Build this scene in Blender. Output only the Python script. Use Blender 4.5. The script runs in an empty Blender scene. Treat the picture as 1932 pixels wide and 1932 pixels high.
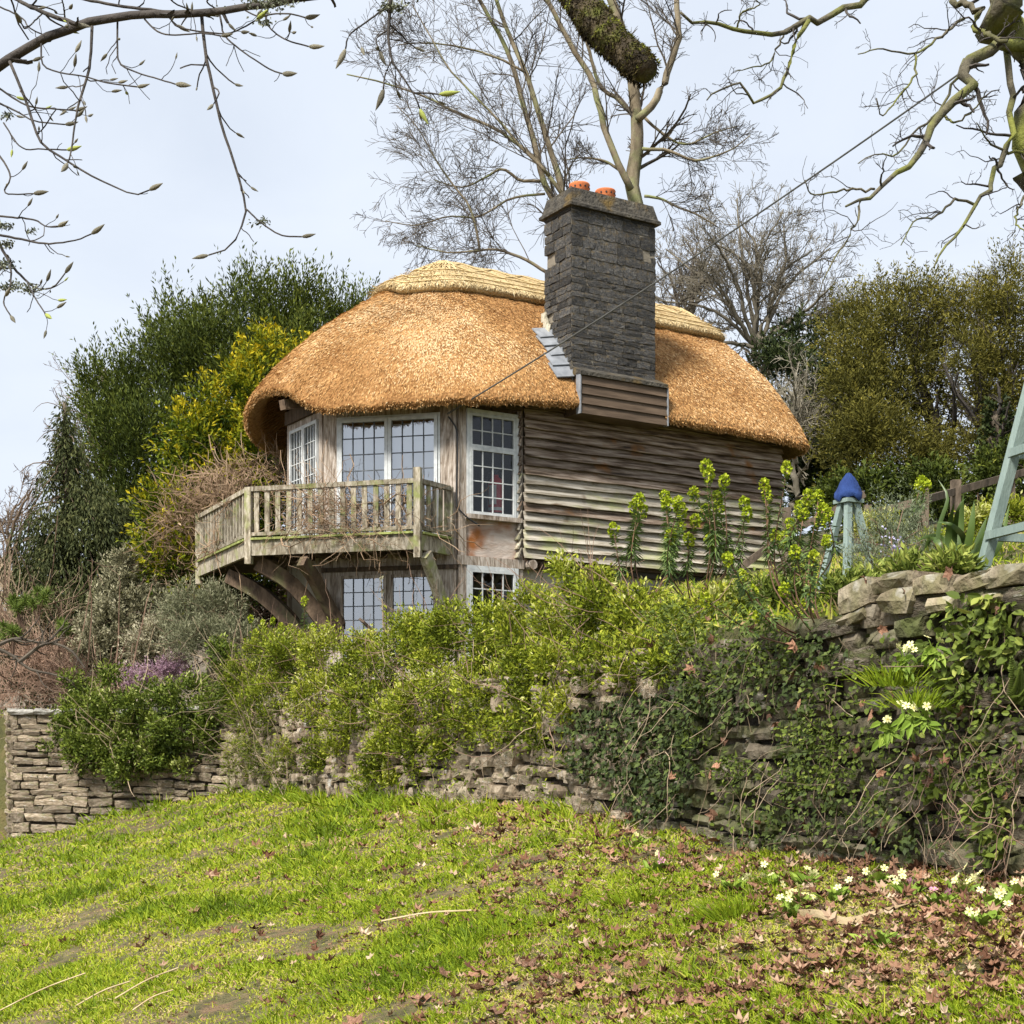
import bpy, math, random
import numpy as np
from mathutils import Vector, Matrix

# ---------------------------------------------------------------- camera, sky, sun, exposure
SC = bpy.context.scene
COL = SC.collection
F, CX, HY = 2800.0, 966.0, 1425.0        # focal length, centre column and eye-level row of the view (1932 px frame)
cam_data = bpy.data.cameras.new('camera')
cam_data.sensor_width = 36.0
cam_data.lens = 36.0 * F / 1932.0
cam_data.shift_y = (HY - 966.0) / 1932.0
cam_data.clip_start = 0.05
cam_data.clip_end = 600.0
cam = bpy.data.objects.new('camera', cam_data)
COL.objects.link(cam)
cam.location = (0, 0, 0)                  # z = 0 is eye level
cam.rotation_euler = (math.radians(90), 0, 0)
SC.camera = cam

SUN_EL, SUN_AZ = math.radians(48), math.atan2(-0.55, -0.83)   # from behind the camera's left shoulder
world = bpy.data.worlds.new('World')
SC.world = world
world.use_nodes = True
wn = world.node_tree.nodes; wl = world.node_tree.links
wn.clear()
wo = wn.new('ShaderNodeOutputWorld'); wb = wn.new('ShaderNodeBackground')
wb.inputs['Strength'].default_value = 0.08
sky = wn.new('ShaderNodeTexSky'); sky.sky_type = 'NISHITA'; sky.sun_disc = False
sky.sun_elevation = SUN_EL; sky.sun_rotation = SUN_AZ
sky.air_density = 1.0; sky.dust_density = 2.0; sky.ozone_density = 1.0
tc = wn.new('ShaderNodeTexCoord'); mp = wn.new('ShaderNodeMapping')
mp.inputs['Scale'].default_value = (1.0, 1.0, 2.6)
nz = wn.new('ShaderNodeTexNoise'); nz.inputs['Scale'].default_value = 2.3; nz.inputs['Detail'].default_value = 7
nz.inputs['Roughness'].default_value = 0.55; nz.inputs['Distortion'].default_value = 0.5
cr = wn.new('ShaderNodeValToRGB')
cr.color_ramp.elements[0].position = 0.34; cr.color_ramp.elements[0].color = (0.78, 0.78, 0.78, 1)
cr.color_ramp.elements[1].position = 0.66; cr.color_ramp.elements[1].color = (0.97, 0.97, 0.97, 1)
mx = wn.new('ShaderNodeMix'); mx.data_type = 'RGBA'
mx.inputs[7].default_value = (6.6, 7.15, 8.0, 1)
wl.new(tc.outputs['Generated'], mp.inputs['Vector']); wl.new(mp.outputs['Vector'], nz.inputs['Vector'])
wl.new(nz.outputs['Fac'], cr.inputs['Fac']); wl.new(cr.outputs['Color'], mx.inputs[0])
wl.new(sky.outputs['Color'], mx.inputs[6]); wl.new(mx.outputs[2], wb.inputs['Color'])
wl.new(wb.outputs['Background'], wo.inputs['Surface'])

sun_data = bpy.data.lights.new('sun', 'SUN')
sun_data.energy = 4.2; sun_data.angle = math.radians(14); sun_data.color = (1.0, 0.95, 0.87)
sun = bpy.data.objects.new('sun', sun_data); COL.objects.link(sun)
sdir = Vector((math.sin(SUN_AZ) * math.cos(SUN_EL), math.cos(SUN_AZ) * math.cos(SUN_EL), math.sin(SUN_EL)))
sun.rotation_euler = (-sdir).to_track_quat('-Z', 'Y').to_euler()
sun.location = (-10, -10, 30)

SC.view_settings.view_transform = 'Standard'
SC.view_settings.look = 'None'
SC.view_settings.exposure = 0.74
SC.view_settings.gamma = 1.0
SC.view_settings.use_curve_mapping = False
SC.render.engine = 'CYCLES'
SC.cycles.max_bounces = 4; SC.cycles.diffuse_bounces = 2; SC.cycles.glossy_bounces = 2
SC.cycles.transmission_bounces = 3; SC.cycles.transparent_max_bounces = 10
SC.cycles.use_denoising = True; SC.cycles.denoiser = 'OPENIMAGEDENOISE'; SC.cycles.denoising_input_passes = 'RGB_ALBEDO_NORMAL'; SC.cycles.denoising_prefilter = 'ACCURATE'; SC.cycles.use_adaptive_sampling = True; SC.cycles.adaptive_threshold = 0.02
SC.cycles.caustics_reflective = False; SC.cycles.caustics_refractive = False

# ---------------------------------------------------------------- helpers
RNG = np.random.default_rng(7)

def at(px, py, d):
    """the point that lies d metres ahead and shows at (px, py)"""
    return np.array(((px - CX) / F * d, d, (HY - py) / F * d))

def unit(v):
    v = np.asarray(v, float)
    return v / np.maximum(np.linalg.norm(v, axis=-1, keepdims=True), 1e-9)

def mesh_from(name, V, polys, tint=None, smooth=False):
    me = bpy.data.meshes.new(name)
    V = np.asarray(V, np.float32)
    me.vertices.add(len(V)); me.vertices.foreach_set('co', V.ravel())
    nl = sum(p.size for p in polys); npoly = sum(len(p) for p in polys)
    idx = np.concatenate([p.ravel() for p in polys]).astype(np.int32)
    starts = []; o = 0
    for p in polys:
        k = p.shape[1]
        starts.append(o + np.arange(len(p)) * k); o += p.size
    me.loops.add(nl); me.loops.foreach_set('vertex_index', idx)
    me.polygons.add(npoly); me.polygons.foreach_set('loop_start', np.concatenate(starts).astype(np.int32))
    me.polygons.foreach_set('use_smooth', np.full(npoly, bool(smooth)))
    if tint is not None:
        a = me.attributes.new('tint', 'FLOAT', 'FACE'); a.data.foreach_set('value', np.asarray(tint, np.float32))
    me.update(calc_edges=True)
    return me

class MB:
    """collects geometry that becomes ONE mesh object"""
    def __init__(s):
        s.V = []; s.P = {}; s.T = {}; s.n = 0
    def add(s, V, Fs, tint=0.5):
        V = np.asarray(V, float).reshape(-1, 3); Fs = np.asarray(Fs, int)
        if Fs.ndim == 1: Fs = Fs[None]
        k = Fs.shape[1]
        s.V.append(V); s.P.setdefault(k, []).append(Fs + s.n)
        t = np.broadcast_to(np.asarray(tint, float), (len(Fs),)); s.T.setdefault(k, []).append(t)
        s.n += len(V)
        return s
    def box(s, lo, hi, M=None, tint=0.5):
        x0, y0, z0 = lo; x1, y1, z1 = hi
        V = np.array([(x, y, z) for z in (z0, z1) for y in (y0, y1) for x in (x0, x1)], float)
        if M is not None: V = M(V)
        return s.add(V, [(0, 2, 3, 1), (4, 5, 7, 6), (0, 1, 5, 4), (2, 6, 7, 3), (0, 4, 6, 2), (1, 3, 7, 5)], tint)
    def bar(s, p0, p1, w, h, up=(0, 0, 1), tint=0.5):
        """a squared timber from p0 to p1, w across, h along up"""
        p0 = np.asarray(p0, float); p1 = np.asarray(p1, float)
        d = unit(p1 - p0); x = np.cross(d, up)
        if np.linalg.norm(x) < 1e-6: x = np.cross(d, (1, 0, 0))
        x = unit(x); z = np.cross(x, d)
        V = [p + sx * x * w / 2 + sz * z * h / 2 for p in (p0, p1) for sx, sz in ((-1, -1), (1, -1), (1, 1), (-1, 1))]
        return s.add(V, [(3, 2, 1, 0), (4, 5, 6, 7), (0, 1, 5, 4), (1, 2, 6, 5), (2, 3, 7, 6), (3, 0, 4, 7)], tint)
    def tubes(s, P, R, sides=5, tint=0.5, cap=True):
        """P (n,k,3) polylines with radii R (n,k)"""
        P = np.asarray(P, float); R = np.asarray(R, float)
        if P.ndim == 2: P = P[None]; R = R[None]
        n, k, _ = P.shape
        T = np.empty_like(P); T[:, 1:-1] = P[:, 2:] - P[:, :-2]; T[:, 0] = P[:, 1] - P[:, 0]; T[:, -1] = P[:, -1] - P[:, -2]
        T = unit(T)
        ref = np.where(np.abs(T[..., 2:3]) > 0.9, np.array((1.0, 0, 0)), np.array((0, 0, 1.0)))
        A = unit(np.cross(T, ref)); B = np.cross(T, A)
        th = np.arange(sides) / sides * 2 * np.pi
        V = P[:, :, None] + R[:, :, None, None] * (np.cos(th)[:, None] * A[:, :, None] + np.sin(th)[:, None] * B[:, :, None])
        base = np.arange(n)[:, None, None] * k * sides
        i = np.arange(k - 1)[None, :, None] * sides; j = np.arange(sides)[None, None]
        j2 = (j + 1) % sides
        Fq = np.stack(np.broadcast_arrays(base + i + j, base + i + j2, base + i + sides + j2, base + i + sides + j), -1).reshape(-1, 4)
        t = np.broadcast_to(np.asarray(tint, float).reshape(-1, 1), (n, (k - 1) * sides)).ravel() if np.ndim(tint) else tint
        s.add(V.reshape(-1, 3), Fq, t)
        if cap:
            off = s.n - n * k * sides
            ends = off + np.arange(n)[:, None] * k * sides + (k - 1) * sides + np.arange(sides)[None]
            beg = off + np.arange(n)[:, None] * k * sides + np.arange(sides)[None, ::-1]
            f = np.concatenate([ends, beg]); s.P.setdefault(sides, []).append(f)
            tt = np.broadcast_to(np.asarray(tint, float), (n,)) if np.ndim(tint) else np.full(n, tint)
            s.T.setdefault(sides, []).append(np.concatenate([tt, tt]))
        return s
    def leaves(s, P, D, N, L, W, tint, shape='diamond', fold=0.25, droop=0.0):
        """n leaves at P, pointing along D, facing N"""
        P = np.asarray(P, float); n = len(P)
        if n == 0: return s
        D = unit(np.broadcast_to(D, P.shape)); X = unit(np.cross(D, np.broadcast_to(N, P.shape))); N = np.cross(X, D)
        L = np.broadcast_to(L, (n,))[:, None]; W = np.broadcast_to(W, (n,))[:, None]
        if shape == 'diamond':
            pts = [(0, 0, 0), (.45, -.5, fold), (1, 0, 0), (.45, .5, fold)]; Fs = [(0, 1, 2, 3)]
        elif shape == 'oval':
            pts = [(0, 0, 0), (.28, -.42, fold), (.7, -.36, fold), (1, 0, 0), (.7, .36, fold), (.28, .42, fold)]
            Fs = [(0, 1, 2, 3), (0, 3, 4, 5)]
        elif shape == 'blade':
            pts = [(0, -.5, 0), (0, .5, 0), (.6, .36, 0), (.6, -.36, 0), (1, 0, 0)]; Fs = None
        elif shape == 'ivy':
            pts = [(0, 0, 0), (.12, -.42, fold), (.42, -.5, fold * 1.4), (.52, -.24, 0), (1, 0, 0), (.52, .24, 0), (.42, .5, fold * 1.4), (.12, .42, fold)]
            Fs = [(0, 1, 2, 3), (0, 3, 4, 5), (0, 5, 6, 7)]
        elif shape == 'maple':
            pts = [(.3, 0, .0), (0, 0, .05), (.06, -.46, .35), (.34, -.3, .0), (.62, -.52, .45), (.68, -.16, .1), (1, 0, .4),
                   (.68, .16, .1), (.62, .52, .4), (.34, .3, -.05), (.06, .46, .3)]
            Fs = [(0, a, a + 1, a + 2) for a in (1, 3, 5, 7)] + [(0, 9, 10, 1)]
        V = np.stack([P + L * (a * D) + W * (b * X) + W * c * N - (droop * a * a) * L * np.array((0, 0, 1.0)) for a, b, c in pts], 1)
        k = len(pts); base = np.arange(n)[:, None] * k; t = np.broadcast_to(tint, (n,))
        if shape == 'blade':
            s.add(V.reshape(-1, 3), base + np.array((0, 1, 2, 3)), t)
            s.P.setdefault(3, []).append(s.n - n * k + base + np.array((3, 2, 4))); s.T.setdefault(3, []).append(t)
        else:
            Fs = np.array(Fs); m = len(Fs)
            s.add(V.reshape(-1, 3), (base[:, None] + Fs[None]).reshape(-1, 4), np.repeat(t, m))
        return s
    def mesh(s, name, smooth=False, shift=None):
        V = np.concatenate(s.V)
        if shift is not None: V = V + np.asarray(shift)
        ks = list(s.P); polys = [np.concatenate(s.P[k]) for k in ks]; t = np.concatenate([np.concatenate(s.T[k]) for k in ks])
        return mesh_from(name, V, polys, t, smooth)
    def build(s, name, mat, parent=None, smooth=False, shift=None, **kw):
        return put(name, s.mesh(name, smooth, shift), mat, parent, **kw)

def tag(o, label=None, cat=None, group=None, kind=None):
    if label: o['label'] = label
    if cat: o['category'] = cat
    if group: o['group'] = group
    if kind: o['kind'] = kind
    return o

def put(name, me, mat=None, parent=None, loc=None, rot=None, scale=None, **kw):
    o = bpy.data.objects.new(name, me); COL.objects.link(o)
    if mat is not None and me is not None and len(me.materials) == 0: me.materials.append(mat)
    if parent is not None: o.parent = parent
    if loc is not None: o.location = tuple(float(c) for c in loc)
    if rot is not None: o.rotation_euler = rot
    if scale is not None: o.scale = scale
    return tag(o, **kw)

def thing(name, loc, label, cat, group=None, rz=0.0):
    o = bpy.data.objects.new(name, None); COL.objects.link(o)
    o.empty_display_size = 0.2; o.location = tuple(float(c) for c in loc); o.rotation_euler = (0, 0, rz)
    return tag(o, label, cat, group)

def smooth_line(pts, k):
    """Catmull-Rom through the rows of pts, k points evenly by index"""
    p = np.asarray(pts, float)
    if len(p) == 2: p = np.array([p[0], (p[0] + p[1]) / 2, p[1]])
    e = np.concatenate([[2 * p[0] - p[1]], p, [2 * p[-1] - p[-2]]])
    seg = np.linalg.norm(np.diff(p[:, :3], axis=0), axis=1); s = np.concatenate([[0], np.cumsum(seg)])
    q = np.linspace(0, s[-1], k); i = np.clip(np.searchsorted(s, q, 'right') - 1, 0, len(p) - 2)
    t = ((q - s[i]) / np.maximum(seg[i], 1e-9))[:, None]
    a, b, c, d = e[i], e[i + 1], e[i + 2], e[i + 3]
    return 0.5 * (2 * b + (c - a) * t + (2 * a - 5 * b + 4 * c - d) * t ** 2 + (3 * b - a - 3 * c + d) * t ** 3)

def grow(rng, P, R, per, k, length, angle, wig, up=0.0, t0=0.2, t1=1.0, rr=0.6, rtip=0.3, droop=0.0, side=None, taper_len=True):
    """side shoots: per shoots on every parent polyline of P (n,m,3), R (n,m)"""
    n, m, _ = P.shape
    par = np.repeat(np.arange(n), per); N = len(par)
    t = rng.uniform(t0, t1, N) * (m - 1); i = np.minimum(t.astype(int), m - 2); f = (t - i)[:, None]
    base = P[par, i] * (1 - f) + P[par, i + 1] * f
    r0 = (R[par, i] * (1 - f[:, 0]) + R[par, i + 1] * f[:, 0])
    T = unit(P[par, i + 1] - P[par, i]); q = unit(np.cross(T, unit(rng.normal(size=(N, 3)))))
    if side is not None: q = unit(q * np.asarray(side))
    a = np.radians(rng.normal(angle[0], angle[1], N))[:, None]
    d = unit(T * np.cos(a) + q * np.sin(a))
    L = rng.uniform(length[0], length[1], N)
    plen = np.linalg.norm(np.diff(P, axis=1), axis=2).sum(1)[par]; L = np.minimum(L, .55 * plen)
    if taper_len: L = L * (1.15 - 0.65 * (t / (m - 1)))
    out = np.empty((N, k, 3)); out[:, 0] = base; step = (L / (k - 1))[:, None]
    for j in range(1, k):
        d = unit(d + rng.normal(0, wig, (N, 3)) + np.array((0, 0, up - droop * j / k)))
        out[:, j] = out[:, j - 1] + d * step
    ra = np.minimum(r0 * rr, r0); rad = ra[:, None] * np.linspace(1, rtip, k)[None]
    m_ = rng.random(N) < np.clip(plen / .6, .3, 1); out, rad = out[m_], rad[m_]      # short parents carry fewer shoots
    return out, rad

# ---------------------------------------------------------------- materials
def nodes(name):
    m = bpy.data.materials.new(name); m.use_nodes = True
    nt = m.node_tree; nt.nodes.clear()
    out = nt.nodes.new('ShaderNodeOutputMaterial')
    return m, nt, out

def N_(nt, t, **inp):
    n = nt.nodes.new('ShaderNode' + t)
    for k, v in inp.items():
        k2 = k.replace('_', ' ')
        n.inputs[k2].default_value = v
    return n

def ramp(nt, fac, stops, interp='LINEAR'):
    r = nt.nodes.new('ShaderNodeValToRGB'); r.color_ramp.interpolation = interp
    el = r.color_ramp.elements
    while len(el) < len(stops): el.new(0.5)
    for e, (p, c) in zip(el, stops): e.position = p; e.color = (*c, 1)
    nt.links.new(fac, r.inputs['Fac'])
    return r.outputs['Color']

def coords(nt, scale=(1, 1, 1), kind='Object', rot=(0, 0, 0)):
    t = nt.nodes.new('ShaderNodeTexCoord'); m = nt.nodes.new('ShaderNodeMapping')
    m.inputs['Scale'].default_value = scale; m.inputs['Rotation'].default_value = rot
    nt.links.new(t.outputs[kind], m.inputs['Vector'])
    return m.outputs['Vector']

def noise(nt, vec, scale, detail=4, rough=0.55, dist=0.0):
    n = N_(nt, 'TexNoise', Scale=scale, Detail=detail, Roughness=rough, Distortion=dist)
    nt.links.new(vec, n.inputs['Vector'])
    return n.outputs['Fac']

def mixc(nt, fac, a, b, mode='MIX'):
    m = nt.nodes.new('ShaderNodeMix'); m.data_type = 'RGBA'; m.blend_type = mode
    for s, v in ((0, fac), (6, a), (7, b)):
        if isinstance(v, (int, float)): m.inputs[s].default_value = v
        elif isinstance(v, tuple): m.inputs[s].default_value = (*v, 1)
        else: nt.links.new(v, m.inputs[s])
    return m.outputs[2]

def principled(nt, out, color, rough=0.8, bump=None, bstr=0.4, bdist=0.02, metal=0.0, spec=0.3):
    p = N_(nt, 'BsdfPrincipled', Roughness=rough, Metallic=metal)
    p.inputs['Specular IOR Level'].default_value = spec
    if isinstance(color, tuple): p.inputs['Base Color'].default_value = (*color, 1)
    else: nt.links.new(color, p.inputs['Base Color'])
    if bump is not None:
        b = N_(nt, 'Bump', Strength=bstr, Distance=bdist)
        nt.links.new(bump, b.inputs['Height']); nt.links.new(b.outputs['Normal'], p.inputs['Normal'])
    nt.links.new(p.outputs[0], out.inputs['Surface'])
    return p

def mat_noise(name, stops, scale=6, stretch=(1, 1, 1), rough=0.85, bstr=0.4, bdist=0.02, detail=5, spots=None, rnd=0.0, spec=0.3, fine=None, dist=0.3):
    """noise -> ramp; spots=(colour, scale, lo, hi) adds patches; rnd varies whole objects"""
    m, nt, out = nodes(name)
    v = coords(nt, stretch)
    if rnd:
        oi = nt.nodes.new('ShaderNodeObjectInfo'); sc = nt.nodes.new('ShaderNodeVectorMath'); sc.operation = 'ADD'
        mu = nt.nodes.new('ShaderNodeMath'); mu.operation = 'MULTIPLY'; mu.inputs[1].default_value = 37.0
        nt.links.new(oi.outputs['Random'], mu.inputs[0]); nt.links.new(v, sc.inputs[0]); nt.links.new(mu.outputs[0], sc.inputs[1]); v = sc.outputs[0]
    f = noise(nt, v, scale, detail, dist=dist)
    c = ramp(nt, f, stops)
    if spots:
        for col, s, lo, hi in spots:
            g = ramp(nt, noise(nt, coords(nt), s, 3), [(lo, (0, 0, 0)), (hi, (1, 1, 1))]); c = mixc(nt, g, c, col)
    if rnd:
        h = nt.nodes.new('ShaderNodeHueSaturation')
        mr = nt.nodes.new('ShaderNodeMapRange'); mr.inputs[3].default_value = 1 - rnd; mr.inputs[4].default_value = 1 + rnd
        nt.links.new(oi.outputs['Random'], mr.inputs[0]); nt.links.new(mr.outputs[0], h.inputs['Value']); nt.links.new(c, h.inputs['Color']); c = h.outputs[0]
    b = noise(nt, v, fine or scale * 3, 4)
    principled(nt, out, c, rough, b, bstr, bdist, spec=spec)
    return m

def mat_leaf(name, stops, rough=0.5, trans=0.3, spec=0.35, wax=0.0):
    """colour by the leaf's own tint attribute"""
    m, nt, out = nodes(name)
    a = nt.nodes.new('ShaderNodeAttribute'); a.attribute_name = 'tint'
    c = ramp(nt, a.outputs['Fac'], stops)
    p = principled(nt, out, c, max(rough, .55), spec=spec * .35)
    if trans:
        t = nt.nodes.new('ShaderNodeBsdfTranslucent'); nt.links.new(c, t.inputs['Color'])
        mixs = nt.nodes.new('ShaderNodeMixShader'); mixs.inputs[0].default_value = trans * .7
        nt.links.new(p.outputs[0], mixs.inputs[1]); nt.links.new(t.outputs[0], mixs.inputs[2]); nt.links.new(mixs.outputs[0], out.inputs['Surface'])
    return m

def mat_glass(name, refl, tintc=(0.9, 0.95, 0.95)):
    m, nt, out = nodes(name)
    g = N_(nt, 'BsdfGlossy', Roughness=0.02); g.inputs['Color'].default_value = (0.95, 0.97, 1, 1)
    t = N_(nt, 'BsdfTransparent'); t.inputs['Color'].default_value = (*tintc, 1)
    fr = N_(nt, 'Fresnel', IOR=1.5); ad = nt.nodes.new('ShaderNodeMath'); ad.operation = 'ADD'; ad.use_clamp = True; ad.inputs[1].default_value = refl
    nt.links.new(fr.outputs[0], ad.inputs[0])
    b = N_(nt, 'Bump', Strength=0.15, Distance=0.01); nt.links.new(noise(nt, coords(nt), 3.0, 2), b.inputs['Height']); nt.links.new(b.outputs[0], g.inputs['Normal'])
    ms = nt.nodes.new('ShaderNodeMixShader'); nt.links.new(ad.outputs[0], ms.inputs[0]); nt.links.new(t.outputs[0], ms.inputs[1]); nt.links.new(g.outputs[0], ms.inputs[2])
    nt.links.new(ms.outputs[0], out.inputs['Surface'])
    return m

M = {}
M['white_paint'] = mat_noise('white_paint', [(0.3, (0.44, 0.46, 0.46)), (0.7, (0.62, 0.64, 0.63))], 14, bstr=0.1)
M['weathered_timber'] = mat_noise('weathered_timber', [(0.28, (0.09, 0.065, 0.045)), (0.42, (0.27, 0.215, 0.165)), (0.56, (0.45, 0.385, 0.32)), (0.75, (0.60, 0.54, 0.48))], 7, (4, 4, 0.45), bstr=0.9, bdist=0.015, fine=26, dist=1.2, spots=[((0.14, 0.10, 0.065), 2.3, 0.58, 0.70)])
M['mossy_timber'] = mat_noise('mossy_timber', [(0.28, (0.09, 0.07, 0.045)), (0.45, (0.24, 0.205, 0.145)), (0.6, (0.40, 0.355, 0.275)), (0.78, (0.54, 0.49, 0.40))], 8, (3, 3, .8), bstr=0.8, bdist=0.012, fine=26, rnd=0.22, dist=.8, spots=[((0.22, 0.235, 0.085), 4.5, 0.52, 0.68), ((.12, .095, .06), 3.1, .60, .70)])
M['moss_edge'] = mat_noise('moss_edge', [(0.3, (0.16, 0.18, 0.05)), (0.7, (0.36, 0.40, 0.13))], 9, bstr=0.8, bdist=0.02)
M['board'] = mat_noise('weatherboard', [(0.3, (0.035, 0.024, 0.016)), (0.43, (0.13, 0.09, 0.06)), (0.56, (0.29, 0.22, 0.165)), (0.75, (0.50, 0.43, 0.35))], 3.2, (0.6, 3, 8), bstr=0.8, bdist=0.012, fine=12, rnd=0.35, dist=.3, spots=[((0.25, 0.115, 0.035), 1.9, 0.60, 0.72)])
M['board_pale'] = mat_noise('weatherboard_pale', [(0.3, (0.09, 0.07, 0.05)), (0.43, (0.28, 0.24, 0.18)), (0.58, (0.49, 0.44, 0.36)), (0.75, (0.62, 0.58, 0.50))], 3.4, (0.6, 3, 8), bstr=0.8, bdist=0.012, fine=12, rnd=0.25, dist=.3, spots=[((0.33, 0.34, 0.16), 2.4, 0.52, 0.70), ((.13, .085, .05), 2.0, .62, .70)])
M['dark_timber'] = mat_noise('dark_timber', [(0.3, (0.035, 0.026, 0.018)), (0.7, (0.13, 0.09, 0.06))], 5, (3, 3, .7), bstr=0.4, fine=20)
M['brace_timber'] = mat_noise('brace_timber', [(0.3, (0.055, 0.037, 0.024)), (0.7, (0.19, 0.13, 0.085))], 6, (2, 2, .9), bstr=0.6, fine=20, spots=[((0.17, 0.155, 0.075), 3.2, 0.55, 0.7)])
M['brown_board'] = mat_noise('brown_board', [(0.3, (0.07, 0.047, 0.03)), (0.7, (0.15, 0.105, 0.07))], 3, (0.7, 3, 5), bstr=0.3, fine=14, rnd=0.12)
M['stained_panel'] = mat_noise('stained_panel', [(0.25, (0.18, 0.10, 0.06)), (0.45, (0.42, 0.33, 0.27)), (0.7, (0.60, 0.54, 0.48))], 2.2, (1, 1, 3), bstr=0.4, fine=14, spots=[((0.30, 0.11, 0.03), 1.8, 0.52, 0.66)])
M['render_wall'] = mat_noise('lime_render', [(0.3, (0.36, 0.32, 0.26)), (0.7, (0.47, 0.43, 0.36))], 3, bstr=0.2, fine=30, spots=[((0.30, 0.29, 0.2), 1.4, 0.5, 0.75)])
M['lead'] = mat_noise('lead_sheet', [(0.3, (0.16, 0.17, 0.185)), (0.7, (0.30, 0.315, 0.335))], 7, rough=0.5, bstr=0.2)
M['mortar'] = mat_noise('pale_mortar', [(0.3, (0.40, 0.36, 0.27)), (0.7, (0.62, 0.57, 0.44))], 12, bstr=0.6)
M['glazing_lead'] = mat_noise('glazing_lead', [(0.3, (0.07, 0.08, 0.09)), (0.7, (0.13, 0.14, 0.15))], 20, rough=0.6, bstr=0.2)
M['glass_clear'] = mat_glass('window_glass_clear', 0.0)
M['glass_sky'] = mat_glass('window_glass_bright', 0.36)
M['blind'] = mat_noise('blind_cloth', [(0.3, (0.62, 0.62, 0.62)), (0.7, (0.70, 0.70, 0.69))], 3, bstr=0.05)
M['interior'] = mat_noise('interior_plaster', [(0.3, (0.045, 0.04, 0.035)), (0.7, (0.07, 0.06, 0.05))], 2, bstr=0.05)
M['red_paint'] = mat_noise('red_paint', [(0.3, (0.50, 0.015, 0.015)), (0.7, (0.62, 0.025, 0.02))], 5, rough=0.3, bstr=0.0, spec=0.5)
M['black_plastic'] = mat_noise('black_plastic', [(0.3, (0.015, 0.015, 0.015)), (0.7, (0.03, 0.03, 0.03))], 9, rough=0.45, bstr=0.1)
M['white_print'] = mat_noise('white_print', [(0.3, (0.7, 0.68, 0.66)), (0.7, (0.8, 0.78, 0.76))], 9, rough=0.5, bstr=0.0)
M['terracotta'] = mat_noise('terracotta', [(0.3, (0.48, 0.13, 0.045)), (0.7, (0.62, 0.21, 0.08))], 9, bstr=0.3)
M['pot_cream'] = mat_noise('pot_cream', [(0.3, (0.52, 0.42, 0.27)), (0.7, (0.66, 0.57, 0.41))], 9, bstr=0.3)
M['chimney_mortar'] = mat_noise('chimney_mortar', [(0.3, (0.14, 0.12, 0.09)), (0.7, (0.28, 0.245, 0.19))], 7, bstr=0.8, fine=40)
M['chimney_stone'] = mat_noise('chimney_stone', [(0.3, (0.018, 0.018, 0.019)), (0.5, (0.066, 0.064, 0.062)), (0.72, (0.18, 0.17, 0.15))], 6, rough=0.8, bstr=1.0, bdist=0.03, fine=18, rnd=0.5, dist=.8, spots=[((0.115, 0.09, 0.055), 3.2, 0.52, 0.66), ((.26, .24, .20), 9, .66, .74)])
M['chimney_cap'] = mat_noise('chimney_cap_stone', [(0.3, (0.03, 0.027, 0.022)), (0.6, (0.085, 0.075, 0.058)), (0.8, (0.17, 0.155, 0.12))], 9, bstr=1.0, bdist=0.04, spots=[((0.13, 0.085, 0.025), 3, 0.55, 0.7)])
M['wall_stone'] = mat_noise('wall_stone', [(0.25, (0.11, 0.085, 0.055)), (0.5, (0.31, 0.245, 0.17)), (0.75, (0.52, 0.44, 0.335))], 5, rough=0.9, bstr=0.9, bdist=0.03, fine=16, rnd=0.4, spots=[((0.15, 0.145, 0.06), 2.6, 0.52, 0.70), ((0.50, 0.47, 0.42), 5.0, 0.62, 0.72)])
M['wall_stone_shade'] = mat_noise('wall_stone_brown_shade', [(0.25, (0.055, 0.045, 0.032)), (0.5, (0.16, 0.13, 0.09)), (0.75, (0.31, 0.27, 0.20))], 6, rough=0.9, bstr=1.0, bdist=0.03, fine=18, rnd=0.3, spots=[((0.10, 0.115, 0.035), 3.2, 0.46, 0.66), ((0.42, 0.39, 0.32), 6.0, 0.63, 0.72)])  # browner copy of wall_stone; shade of the near wall is put into its colours
M['wall_earth'] = mat_noise('wall_earth', [(0.3, (0.03, 0.024, 0.017)), (0.7, (0.095, 0.075, 0.05))], 8, bstr=1.0, bdist=0.05)
M['coping'] = mat_noise('coping_stone', [(0.3, (0.24, 0.23, 0.20)), (0.6, (0.46, 0.44, 0.39)), (0.8, (0.62, 0.61, 0.56))], 8, bstr=0.8, rnd=0.15)
# ---------------------------------------------------------------- ground: sloping lawn below, terrace above the retaining wall
WALL = np.array([(2.62, 3.4), (1.98, 5.4), (1.335, 7.0), (0.72, 9.0), (0.0, 11.2), (-1.33, 14.06), (-2.5, 16.6), (-3.64, 19.0), (-4.4, 19.55), (-5.5, 20.1), (-6.98, 20.66)])
WL = smooth_line(np.c_[WALL, np.zeros(len(WALL))], 400)[:, :2]
W_T = unit(np.gradient(WL, axis=0)); W_N = np.c_[W_T[:, 1], -W_T[:, 0]]      # normal into the bank
W_S = np.concatenate([[0], np.cumsum(np.linalg.norm(np.diff(WL, axis=0), axis=1))])

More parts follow.
